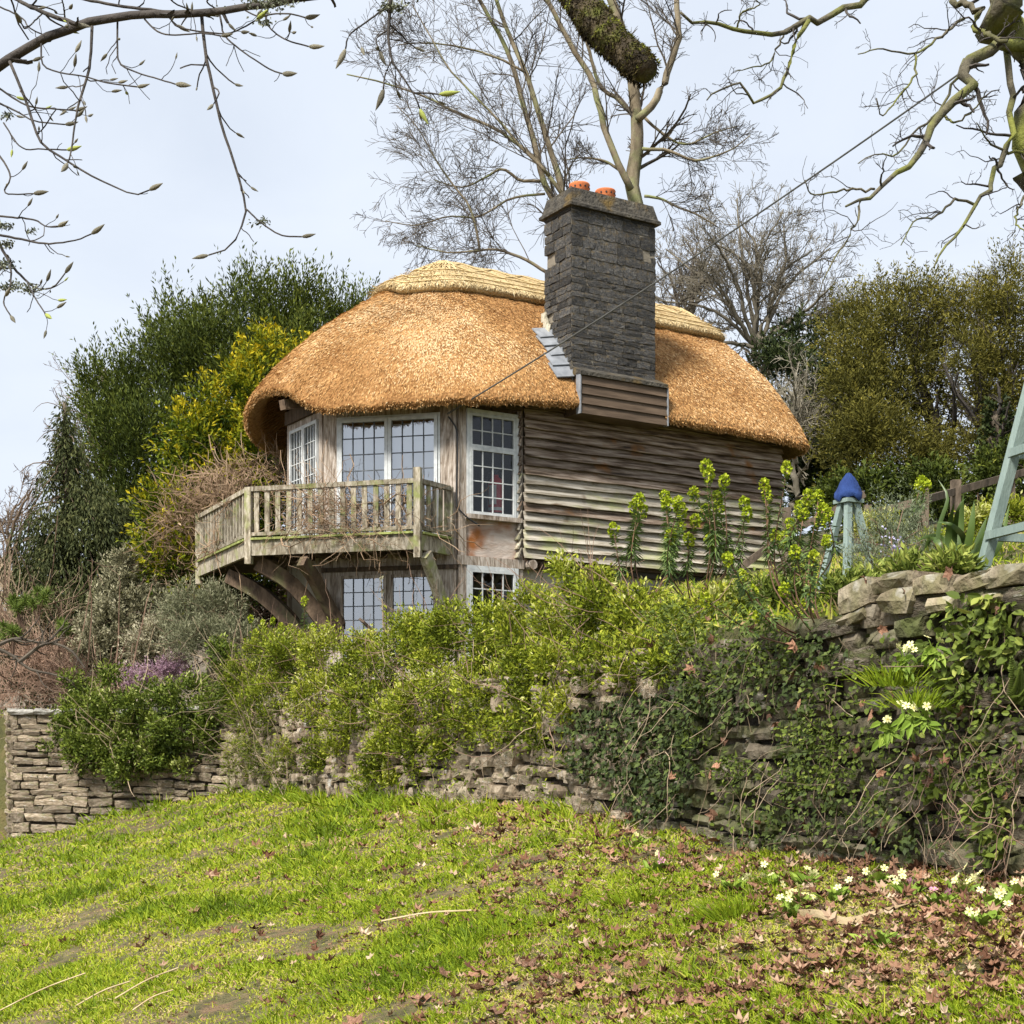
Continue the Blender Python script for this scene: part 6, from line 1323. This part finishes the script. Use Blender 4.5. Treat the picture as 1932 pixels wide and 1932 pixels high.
b.tubes((c - o)[None], np.linspace(.012, .006, 10)[None], 5); b.build('stem', M['stem_tan'], t); b = MB(); q = c[rg.integers(5, 10, 40)] - o; b.leaves(q, rg.normal(size=(40, 3)), rg.normal(size=(40, 3)), .05, .02, rg.random(40)); b.build('seed_head', M['hebe'], t)
o = at(696, 1215, 18.0); t = thing('bird_table', o, 'small dark slanting bird table roof poking above the hedge', 'bird table'); b = MB(); b.bar(at(682, 1170, 18) - o, at(706, 1194, 18.1) - o, .22, .03, up=(.6, 0, .8)); b.build('roof', M['dark_timber'], t); b = MB(); b.bar((0, 0, -.4), (0, 0, .16), .05, .05); b.build('post', M['dark_timber'], t)
# ---------------------------------------------------------------- grass, fallen leaves, primroses
rl = np.random.default_rng(404)
M['grass'] = mat_leaf('grass_blade', [(0, (.06, .10, .008)), (.3, (.16, .235, .012)), (.55, (.31, .37, .022)), (.70, (.44, .43, .06)), (.84, (.52, .42, .20)), (1, (.42, .28, .15))], .5, .3, .3)
M['litter'] = mat_leaf('dead_leaf', [(0, (.07, .034, .02)), (.4, (.20, .10, .058)), (.7, (.34, .20, .125)), (1, (.55, .42, .29))], .7, .15, .25)
def lawn_pick(n, py0=1470, py1=1960, dens=None):
    """points on the lawn, evenly over the view"""
    px = rl.uniform(-60, 1990, n); py = rl.uniform(py0, py1, n); kx = (px - CX) / F; kz = (HY - py) / F
    d = np.full(n, 8.0)
    for _ in range(14): d = d * .4 + .6 * np.clip(-1.5 / np.minimum(kz - .25 * np.clip(kx, -10 / np.maximum(d, .1), 9) - .1, -1e-3), 1, 40)
    x, y = kx * d, d
    ok = (bank_dist(x, y) < .03) & (d > 2.5) & (d < 26) & (np.abs(lawn_z(x, y) - kz * d) < .15)
    return x[ok], y[ok], px[ok], py[ok]
def grass(n, hgt, name, label, py0=1470, py1=1960, dry=0.0, keep=None):
    x, y, px, py = lawn_pick(n, py0, py1)
    if keep is not None: m = keep(px, py, x, y); x, y, px, py = x[m], y[m], px[m], py[m]
    bare = _patch2(x * 1.9 + 3, y * 1.9) + .7 * _patch(x * 1.4, y * 1.4 + 5) + .55 * np.clip((px - 500) / 1200, 0, 1); m = (bare < 1.9) | (rl.random(len(x)) < .8); x, y, px, py = x[m], y[m], px[m], py[m]
    k = len(x); z = lawn_z(x, y) - .004; d = np.hypot(x, y); pt = _patch(x, y); p2 = _patch2(x, y)
    right = np.clip((px - 500) / 1300, 0, 1) + np.clip((py - 1650) / 700, 0, .25)
    drier = .12 * pt + .13 * p2 + .26 * right
    tint = np.clip(.44 + .10 * p2 + rl.normal(0, .13, k), .02, .66); dead = rl.random(k) < np.clip(.19 + drier + dry, .05, .68); tint = np.where(dead, rl.uniform(.7, 1, k), tint)
    h = hgt * rl.uniform(.5, 1.25, k) * (1 + .5 * np.clip(-p2, -1, 1.5)) * np.where(dead, .8, 1) * np.clip(d / 9, .85, 1.25)
    D = np.c_[rl.normal(0, .55, (k, 2)), np.where(dead, rl.uniform(.05, .5, k), rl.uniform(.5, 1.2, k))]
    b = MB(); b.leaves(np.c_[x, y, z], D, np.c_[rl.normal(0, .6, k), -np.ones(k), np.full(k, .3)], h, .0050 * np.clip(d / 6.5, .9, 2.6) * rl.uniform(.7, 1.4, k), tint, 'blade', 0, .28)
    return b.build(name, M['grass'], label=label, cat='grass', kind='stuff')
grass(205000, .06, 'grass', 'short patchy green grass covering the lawn')
grass(40000, .12, 'grass', 'longer tufts of fresh grass scattered over the lawn', keep=lambda px, py, x, y: (_patch2(x * 1.6, y * 1.6) + .5 * _patch(x, y) > 1.0 + .5 * np.clip((px - 700) / 1200, 0, 1)))
edge = lambda px, py, x, y: (bank_dist(x, y) > -.35) & (px > 90) & (px < 1150)
grass(40000, .15, 'grass', 'long lush grass along the foot of the wall', 1470, 1600, keep=edge)

def litter_pick(n):
    x, y, px, py = lawn_pick(n); near = np.exp(bank_dist(x, y) / .5)
    w = np.clip((px - 150) / 1400, .02, 1) ** 1.1 * (.45 + .35 * np.clip(_patch2(x * .8, y * .8), 0, 2)) + 1.0 * near * (px > 650) + .22 * ((px > 900) & (py > 1540))
    m = rl.random(len(x)) < np.clip(w, 0, 1); return x[m], y[m]
x, y = litter_pick(9500); k = len(x)
s = rl.uniform(.022, .075, k) * np.clip(np.hypot(x, y) / 8, .8, 1.7); b = MB()
b.leaves(np.c_[x, y, lawn_z(x, y) + rl.uniform(.006, .035, k)], np.c_[rl.normal(size=(k, 2)), rl.normal(0, .25, k)], np.c_[rl.normal(0, .45, (k, 2)), np.ones(k)], s, s * rl.uniform(.35, .95, k), np.clip(rl.normal(.5, .27, k), 0, 1), 'maple', .3)
b.build('leaf_litter', M['litter'], kind='stuff', label='small dead brown leaves littered over the lawn', cat='leaf litter')
# the larger fallen leaves, each on its own
M['dead_leaf_big'] = mat_noise('dead_leaf_large', [(.3, (.12, .055, .032)), (.55, (.26, .135, .08)), (.8, (.44, .28, .18))], 9, rough=.65, bstr=.4, rnd=.5)
lm = []
for k in range(6):
    b = MB(); r2 = np.random.default_rng(k + 60); b.leaves(np.zeros((1, 3)) - (.5, 0, 0), (1, 0, 0), (0, 0, 1), 1.0, .95, .5, 'maple', .3); V = b.V[0]; V[:, 2] = V[:, 2] * .55 + r2.normal(0, .06, len(V)); V[:, :2] += r2.normal(0, .05, (len(V), 2)); me = b.mesh('fallen_leaf'); me.materials.append(M['dead_leaf_big']); lm.append(me)
x, y = litter_pick(3000); sel = np.hypot(x, y) < 9.5; x, y = x[sel][:150], y[sel][:150]
for i in range(len(x)):
    s = rl.uniform(.055, .10); put('fallen_leaf', lm[i % 6], None, loc=(x[i], y[i], lawn_z(x[i], y[i]) + .022), rot=(rl.normal(0, .2), rl.normal(0, .2), rl.uniform(0, 6.28)), scale=(s, s * rl.uniform(.6, 1), s), label='large curled brown maple leaf lying on the lawn', cat='fallen leaf', group='large fallen leaves on the lawn')
# leaves caught on the wall
P, Nn, px, py = on_wall(46, 1200, 1950, FACE, lambda x, y: np.ones(len(x), bool), (.06, .13))
for i in range(len(P)):
    s = rl.uniform(.035, .07); put('fallen_leaf', lm[i % 6], None, loc=P[i], rot=(rl.uniform(.8, 2.2), rl.normal(0, .5), rl.uniform(0, 6.28)), scale=(s, s, s), label='curled brown leaf caught in the growth on the stone wall', cat='fallen leaf', group='dead leaves caught on the wall')

# primroses
M['prim_leaf'] = mat_leaf('primrose_leaf', [(0, (.07, .12, .018)), (.5, (.17, .26, .035)), (1, (.32, .42, .07))], .5, .25)
M['prim_yellow'] = mat_noise('primrose_petal', [(.3, (.66, .64, .26)), (.7, (.80, .78, .42))], 20, rough=.6, bstr=.1)
M['prim_pink'] = mat_noise('pink_petal', [(.3, (.55, .20, .32)), (.7, (.72, .38, .48))], 20, rough=.6, bstr=.1)
M['prim_eye'] = mat_noise('petal_eye', [(.3, (.62, .42, .03)), (.7, (.72, .52, .05))], 20, bstr=.0)
def flower_mesh(mat, nm):
    b = MB(); n = 5; V = [(0, 0, 0)]; Fs = []
    for k in range(n):
        a = k / n * 6.283
        for da, r, z in ((-.5, .55, .05), (-.28, .98, .10), (0, .84, .07), (.28, .98, .10), (.5, .55, .05)): V.append((r * math.cos(a + da), r * math.sin(a + da), z))
        q = 1 + k * 5; Fs += [(0, q, q + 1, q + 2), (0, q + 2, q + 3, q + 4)]
    b.add(V, Fs); me = b.mesh(nm); me.materials.append(mat)
    m2 = MB(); a = np.arange(6) / 6 * 6.283; m2.add(np.c_[.17 * np.cos(a), .17 * np.sin(a), np.full(6, .06)], list(range(6)))
    Vv = np.array([v.co[:] for v in me.vertices]); me2 = MB(); me2.add(Vv, Fs); me2.add(np.c_[.2 * np.cos(a), .2 * np.sin(a), np.full(6, .055)], list(range(6))); out = me2.mesh(nm); out.materials.append(mat); out.materials.append(M['prim_eye'])
    ix = np.zeros(len(out.polygons), np.int32); ix[-1] = 1; out.polygons.foreach_set('material_index', ix); return out
FY, FP = flower_mesh(M['prim_yellow'], 'flower'), flower_mesh(M['prim_pink'], 'flower')
def ground_at(px, py):
    kx, kz = (px - CX) / F, (HY - py) / F; d = -1.5 / (kz - .25 * kx - .1); d = min(d, dw(px) - .12); return np.array((kx * d, d, lawn_z(kx * d, d)))
def primrose(px, py, ny, npk, label, spread=34, on=None, leaves=20, fs=.0185):
    o = ground_at(px, py) if on is None else at(px, py, on); t = thing('primrose', o, label, 'primrose', 'primroses along the foot of the wall' if on is None else 'primroses growing in the wall'); u = o[1] / F
    n = leaves; a = rl.uniform(0, 6.283, n); L = rl.uniform(.045, .095, n); b = MB(); b.leaves(np.c_[rl.normal(0, .02, (n, 2)), np.zeros(n)], np.c_[np.cos(a), np.sin(a), rl.uniform(.6, 1.6, n)], np.c_[-np.cos(a) * .5, -np.sin(a) * .5 - .5, np.ones(n)], L, L * .45, np.clip(rl.normal(.6, .2, n), 0, 1), 'oval', .15, .12); b.build('leaves', M['prim_leaf'], t) if on is None else None
    if on is not None:
        b = MB(); b.leaves(np.c_[rl.normal(0, .02, (n, 1)), np.zeros((n, 1)), rl.normal(0, .015, (n, 1))], np.c_[np.cos(a), np.full(n, -.5), np.sin(a) * .8 - .1], np.c_[np.zeros(n), -np.ones(n), np.full(n, .6)], L * .7, L * .32, np.clip(rl.normal(.55, .2, n), 0, 1), 'oval', .15, .3); b.build('leaves', M['prim_leaf'], t)
    for k in range(ny + npk):
        p = np.array((rl.normal(0, spread * .55 * u), rl.normal(0, .04), .05 + abs(rl.normal(0, spread * .30 * u)))); f = put('flower', FP if k >= ny else FY, None, t, loc=p, rot=(rl.normal(.85, .35), rl.normal(0, .35), rl.uniform(0, 6.28)), scale=(fs,) * 3)
        if k < 6: b = MB(); b.tubes(np.array([[(0, 0, 0), p * .6 + (0, 0, .01), p]]), np.full((1, 3), .0015), 4); b.build('flower_stalk', M['prim_leaf'], t)
for a in ((1200, 1600, 8, 0, 'pale yellow primrose topping the left flower clump by the wall'), (1240, 1648, 4, 6, 'primrose clump with pink and yellow flowers beside the grass tuft'), (1388, 1680, 6, 0, 'pale primroses on the left of the second grass tuft'), (1456, 1675, 6, 0, 'pale primroses on the right of the second grass tuft'), (1520, 1675, 5, 0, 'small primrose under the wall just right of the second tuft'),
          (1508, 1722, 11, 0, 'full primrose clump behind the curved dry strap'), (1490, 1745, 4, 0, 'primrose flowers touching the left end of the dry strap'), (1578, 1715, 3, 0, 'little primrose left of the big brown leaves'), (1654, 1672, 3, 0, 'lone primrose under the wall above the big leaves'), (1715, 1695, 8, 1, 'primrose clump with wide green leaves in the right bed'),
          (1773, 1715, 1, 3, 'pink primrose in the middle of the right bed'), (1815, 1690, 12, 0, 'largest primrose clump of the right bed'), (1878, 1715, 8, 0, 'primroses near the right edge below the fern'), (1924, 1690, 3, 0, 'primrose cut by the right edge'), (1860, 1755, 3, 0, 'low primrose in front of the right bed'), (1656, 1812, 2, 0, 'single primrose out on the leafy lawn')): primrose(*a)
for a in ((1708, 1250, 7, 0, 'primrose flowering high on the wall under the coping stones', 26, 5.9), (1762, 1235, 3, 0, 'primrose on the wall just right of the highest one', 20, 5.8), (1705, 1362, 5, 0, 'primrose hanging in the middle of the wall', 26, 5.75), (1742, 1360, 3, 0, 'small primrose right of the one hanging mid wall', 18, 5.7), (1672, 1382, 2, 0, 'two-flowered primrose low on the wall face', 12, 5.85)): primrose(*a)
def tuft(px, py, n, h, w, label, on=None, mat='grass', tint=.33):
    o = ground_at(px, py) if on is None else at(px, py, on); t = thing('grass_tuft', o, label, 'grass tuft'); b = MB(); q = rl.normal(0, w, (n, 2)) * (1, .5); D = np.c_[q / w * .45 + rl.normal(0, .25, (n, 2)), np.ones(n)]
    b.leaves(np.c_[q, np.full(n, -.01)], D, np.c_[rl.normal(0, .5, n), -np.ones(n), np.full(n, .3)], h * rl.uniform(.5, 1.2, n), .0042 * max(1, o[1] / 7), np.clip(rl.normal(tint, .10, n), 0, .66), 'blade', 0, .45); b.build('blades', M[mat], t, kind='stuff'); return t
tuft(1215, 1700, 260, .16, .10, 'broad grass tuft under the pink primroses'); tuft(1405, 1730, 260, .17, .08, 'tall grass tuft between two groups of primroses'); tuft(830, 1560, 150, .22, .12, 'grass tuft at the wall foot below the bare stones'); tuft(1690, 1290, 150, .20, .06, 'grass hanging from the wall beside the highest primrose', 5.95); tuft(1730, 1330, 110, .16, .05, 'grass growing out of the wall above the mid primroses', 5.8); tuft(600, 1510, 200, .24, .2, 'long grass clump where the lawn meets the rubble wall'); tuft(930, 1555, 120, .18, .1, 'second grass tuft at the wall foot right of the bare stones')
# pale dry strap, stalks
M['dry_strap'] = mat_noise('dry_strap', [(.3, (.46, .33, .17)), (.7, (.66, .54, .34))], 8, (1, 1, 1), bstr=.3)
def on_lawn(px, py, up=.02): p = ground_at(px, py); p[2] += up; return p
c = [on_lawn(1505, 1744), on_lawn(1545, 1752, .03), on_lawn(1600, 1757, .02), on_lawn(1660, 1745, .03), on_lawn(1716, 1733, .04)]
b = MB(); strap(b, np.array(c[0]), c[1:], .030, .1); b.build('dry_strap', M['dry_strap'], label='pale dry curved leaf strap lying before the primroses', cat='dry leaf', smooth=True)
for pts, lab in (((0, 1921, 161, 1864), 'long dry straw stalk at the lower left corner'), ((142, 1922, 246, 1880), 'dry straw stalk second from the lower left corner'), ((217, 1911, 336, 1859), 'dry straw stalk third from the lower left corner'), ((250, 1932, 326, 1902), 'dry straw stalk nearest the bottom edge at left'), ((890, 1740, 720, 1760), 'short straw stalk among leaves in mid lawn')):
    p0, p1 = on_lawn(pts[0], pts[1], .05), on_lawn(pts[2], pts[3], .06); c = smooth_line([p0, (p0 + p1) / 2 + (0, 0, .015), p1], 8); b = MB(); b.tubes(c[None], np.full((1, 8), .0042), 5); b.build('straw_stalk', M['dry_strap'], label=lab, cat='straw')
# fern at the right edge
o = at(1915, 1330, 5.5); t = thing('fern', o, 'dark green fern frond on the wall at the right edge', 'fern'); 
for (x, y) in ((1908, 1240), (1925, 1260), (1935, 1300)):
    c = smooth_line([np.zeros(3), (at((1915 + x) / 2 + 4, (1330 + y) / 2, 5.45) - o), at(x, y, 5.4) - o], 22); b = MB(); b.tubes(c[None], np.linspace(.003, .001, 22)[None], 4)
    for sd in (-1, 1): T = unit(np.gradient(c, axis=0)); S = unit(np.cross(T, (0, 1, 0))) * sd; b.leaves(c[2:], (S + T * .3)[2:], np.tile((0, -1, .3), (20, 1)), np.linspace(.045, .008, 20), .012, .5, 'diamond', .1)
    b.build('frond', M['creeper'], t)
# rough growth over the terrace
def terrace_cover(n, x0, x1, y0, y1, h, w, name, label, mat, tint, ts):
    x = rl.uniform(x0, x1, n); y = rl.uniform(y0, y1, n); m = bank_dist(x, y) > .3; x, y = x[m], y[m]; k = len(x); b = MB()
    b.leaves(np.c_[x, y, terrace_z(x, y) - .01], np.c_[rl.normal(0, .5, (k, 2)), rl.uniform(.3, 1.2, k)], np.c_[rl.normal(0, .6, k), -np.ones(k), np.full(k, .3)], h * rl.uniform(.5, 1.3, k), w * rl.uniform(.7, 1.3, k), np.clip(rl.normal(tint, ts, k) + .12 * _patch2(x, y), 0, 1), 'blade', 0, .3); b.build(name, M[mat], kind='stuff', label=label, cat='grass')
terrace_cover(22000, .3, 9, 5, 20, .16, .011, 'rough_grass', 'rough grass and weeds over the sloping terrace', 'grass', .52, .22)
terrace_cover(9000, 1.0, 5, 5, 12, .06, .022, 'low_weeds', 'low leafy weeds along the terrace edge', 'creeper', .5, .2)
terrace_cover(9000, -9, 1, 12, 26, .3, .02, 'rough_grass', 'rough growth in the garden left of the cottage', 'grass', .45, .22)
for i, (px, py, d, s, lab, mt_, tn) in enumerate(((1640, 1110, 8.6, 40, 'lime green leafy weeds at the foot of the small obelisk', 'creeper', .7), (1720, 1095, 7.2, 36, 'low green weeds beside the coping stones', 'creeper', .6), (1790, 1090, 6.8, 26, 'small leafy weeds below the sword leaves', 'creeper', .62), (1840, 985, 12.5, 34, 'yellow-green grassy clump on the upper terrace', 'hedge', .7), (1900, 970, 13, 36, 'yellow-green clump behind the tall obelisk', 'hedge', .66), (1650, 1000, 12, 40, 'lime leafy clump behind the small obelisk', 'hedge', .72), (1775, 1035, 12, 36, 'green leafy clump right of the tall fence post', 'hedge', .55), (1600, 1130, 8.2, 50, 'green leafy mound left of the coping stones', 'creeper', .55), (1450, 1130, 9.5, 60, 'green leafy mound under the euphorbias', 'creeper', .5), (1370, 1150, 9.6, 60, 'yellow-green leafy mound where the hedge ends', 'hedge', .55))):
    o = at(px, py + s * .6, d); t = thing('leafy_weeds', o, lab, 'weeds'); b = MB(); leaf_mass(b, o, [(px, py, d, s, s * .55), (px + s * .7, py + s * .2, d + .1, s * .6, s * .4)], 240, .05, .018, tn, 'diamond', .7, 6, .08); b.build('foliage', M[mt_], t); twig_stems('stems', o, [(px, py, d, s, s * .5)], 14, (.08, .2), .003, M['stem_brown'], t)

# ---------------------------------------------------------------- far wooded slope behind everything
M['far_slope'] = mat_noise('far_slope', [(.3, (.10, .085, .06)), (.55, (.19, .155, .115)), (.8, (.28, .24, .18))], .35, bstr=1.0, bdist=.5, fine=2.0)
def hill(x, y): return np.clip((y - 58) * .42, -6, 11) + 1.2 * np.sin(x * .11 + 1) + .8 * np.sin(x * .27) + .5 * np.sin(y * .4 + x * .5) - 1.5
b = grid_mesh(np.linspace(-110, 120, 120), np.linspace(50, 150, 50), hill); b.build('hillside', M['far_slope'], smooth=True, kind='structure', label='brown wooded hillside far behind the garden')
n = 1800; x = rl.uniform(-60, 10, n); y = rl.uniform(58, 88, n); k = 5; P = np.empty((n, k, 3)); P[:, 0] = np.c_[x, y, hill(x, y)]; d = np.c_[rl.normal(0, .35, (n, 2)), np.ones(n)]
for j in range(1, k): d = unit(d + rl.normal(0, .22, (n, 3))); P[:, j] = P[:, j - 1] + d * rl.uniform(.4, .9, (n, 1))
b = MB(); b.tubes(P, rl.uniform(.02, .05, (n, 1)) * np.linspace(1, .4, k)[None], 3, cap=False); b.build('far_wood', M['twig_brown'], kind='stuff', label='distant bare wood on the slope at the left edge', cat='wood')
